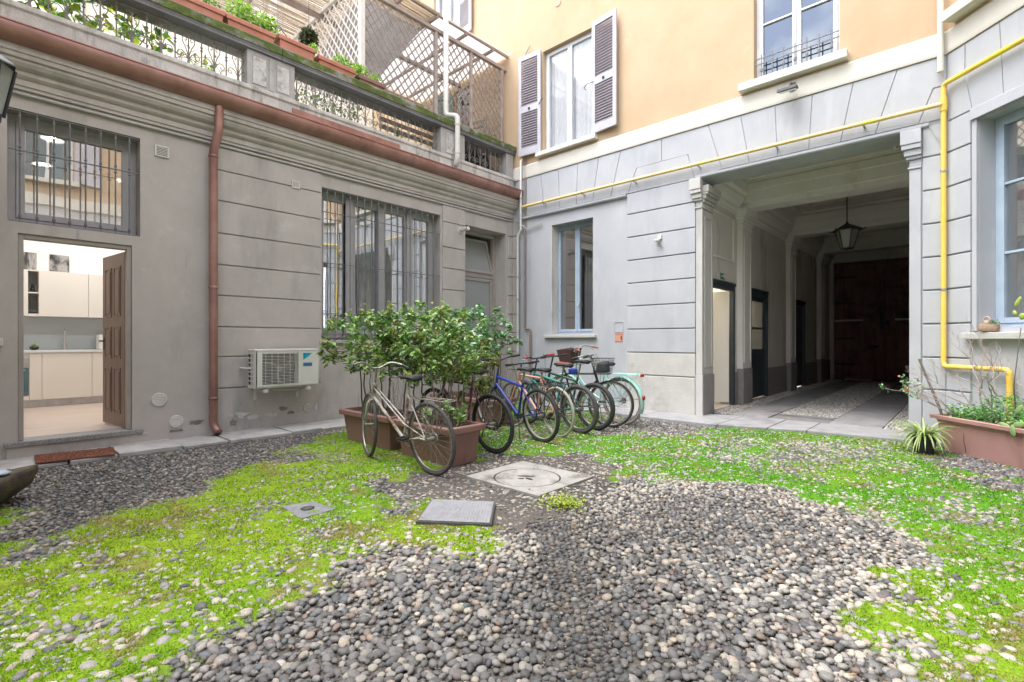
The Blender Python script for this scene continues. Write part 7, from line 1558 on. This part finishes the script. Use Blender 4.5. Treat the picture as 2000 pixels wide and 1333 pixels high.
# roof: rafters, reed mat, translucent sheet and a grey blind
for y in (-4.6, -3.5, -2.75, -2.0, -1.25, -.5): MB().box(-3.2, -.10, y - .022, y + .022, 7.42, 7.47).build('rafter', 'pergola_wood', pg)
MB().box(-.14, -.10, -3.5, -.02, 7.47, 7.52).build('beam', 'pergola_wood', pg); MB().box(-.42, -.38, -3.5, -.05, 7.36, 7.415).build('beam', 'pergola_wood', pg); MB().box(-1.7, -1.62, -5.3, -.05, 7.34, 7.41).build('beam', 'pergola_wood', pg); MB().box(-3.2, -3.12, -5.3, -.05, 7.34, 7.41).build('beam', 'pergola_wood', pg)
m = MB()
for i in range(230):
    x = -3.3 + i * .0142 + random.uniform(-.004, .004); e0 = -5.15 + random.uniform(-.12, .10); e1 = -1.95 + random.uniform(-.05, .05); y_ = -3.5 + random.uniform(-.3, .3)
    if x > -.45: e0 = -3.5 + random.uniform(-.05, .05)
    m.tube([(x, e0, 7.478 + random.uniform(0, .012)), (x + random.uniform(-.02, .02), y_, 7.482 + random.uniform(0, .012)), (x, e1, 7.48)], .0058, 4, False)
m.build('reed_mat', 'reed', pg, kind='stuff')
m = MB(); m.add([(-3.2, -1.95, 7.484), (-.08, -1.95, 7.484), (-.08, -.02, 7.52), (-3.2, -.02, 7.52), (-3.2, -1.95, 7.49), (-.08, -1.95, 7.49), (-.08, -.02, 7.526), (-3.2, -.02, 7.526)], [(3, 2, 1, 0), (4, 5, 6, 7), (0, 1, 5, 4), (1, 2, 6, 5), (2, 3, 7, 6), (3, 0, 4, 7)]); m.build('roof_sheet', 'awning', pg)
m = MB(); K = 10
vs = [(-.5 - 2.4 * (i / K), y, 7.30 - .75 * (i / K) ** 1.0 + .05 * math.sin(i / K * PI)) for i in range(K + 1) for y in (-3.4, -2.1)]; m.add(vs, [(2 * i, 2 * i + 1, 2 * i + 3, 2 * i + 2) for i in range(K)]); m.build('shade_blind', 'awning_grey', pg, smooth=True)
# lead pipe with offset in front of the parapet, brown folding furniture behind the lattice
rpipe = thing('pale_rain_pipe', 'pale rain pipe climbing past the coping in front of the lattice', 'downpipe', (.14, -1.6, 4.7))
MB().tube(bend([(-.06, -1.83, 7.55), (-.06, -1.83, 5.60), (.16, -1.725, 5.56), (.16, -1.725, 4.72), (.08, -1.72, 4.62)], .08), .050, 14).build('pipe_tube', 'pvc_white', rpipe, smooth=True)
for z in (5.40, 4.85): MB().lathe([(.051, -.02), (.058, -.016), (.058, .016), (.051, .02)], 14, (.16, -1.725, z)).build('pipe_clamp', 'pvc_white', rpipe)
ch = []
for i, (x, y, a) in enumerate(((-.75, -.35, 8), (-.95, -.62, -6), (-.85, -.95, 12))):
    t = thing('folding_chair', ['brown slatted folding chair propped against the house wall behind the lattice', 'brown slatted folding chair in the middle of the stack behind the lattice', 'brown slatted folding chair leaning leftmost behind the lattice'][i], 'chair', (x, y, 4.77), R(a), 'folded chairs behind the lattice'); t['_local'] = 1
    for sx in (-.22, .22): MB().tube([(sx, -.02, 0), (sx, .06, 1.55)], .014, 6).build('leg', 'pergola_wood', t); MB().tube([(sx * .9, .10, 0), (sx * .9, -.04, 1.4)], .014, 6).build('leg', 'pergola_wood', t)
    for j in range(9): z = .35 + j * .13; MB().box(-.22, .22, -.02 + z * .05, .0 + z * .05, z, z + .05).build('slat', 'pergola_wood', t)
tbm = thing('terrace_bench', 'dark slatted bench behind the railing near the corner', 'bench', (-.9, -2.1, 4.77))
for z in (.30, .44, .58): MB().box(-.70, -.66, -2.9, -1.6, 4.77 + z, 4.77 + z + .07).build('back_slat', 'wood_door', tbm)
MB().box(-.70, -.34, -2.9, -1.6, 4.90, 4.93).build('seat', 'black_metal', tbm)
for y in (-2.85, -1.65): MB().box(-.70, -.36, y - .02, y + .02, 4.765, 4.90).build('leg', 'black_metal', tbm)
dk = thing('covered_cupboard', 'dark cupboard on the terrace behind the railing nearest the corner', 'cupboard', (-.8, -.8, 4.77)); MB().box(-1.1, -.62, -1.35, -.1, 4.77, 5.5).build('cupboard_body', 'dark_void', dk, bevel=.01); MB().box(-.618, -.605, -1.33, -.75, 4.80, 5.46).build('cupboard_door', 'black_metal', dk); MB().box(-.618, -.605, -.73, -.12, 4.80, 5.46).build('cupboard_door', 'black_metal', dk)
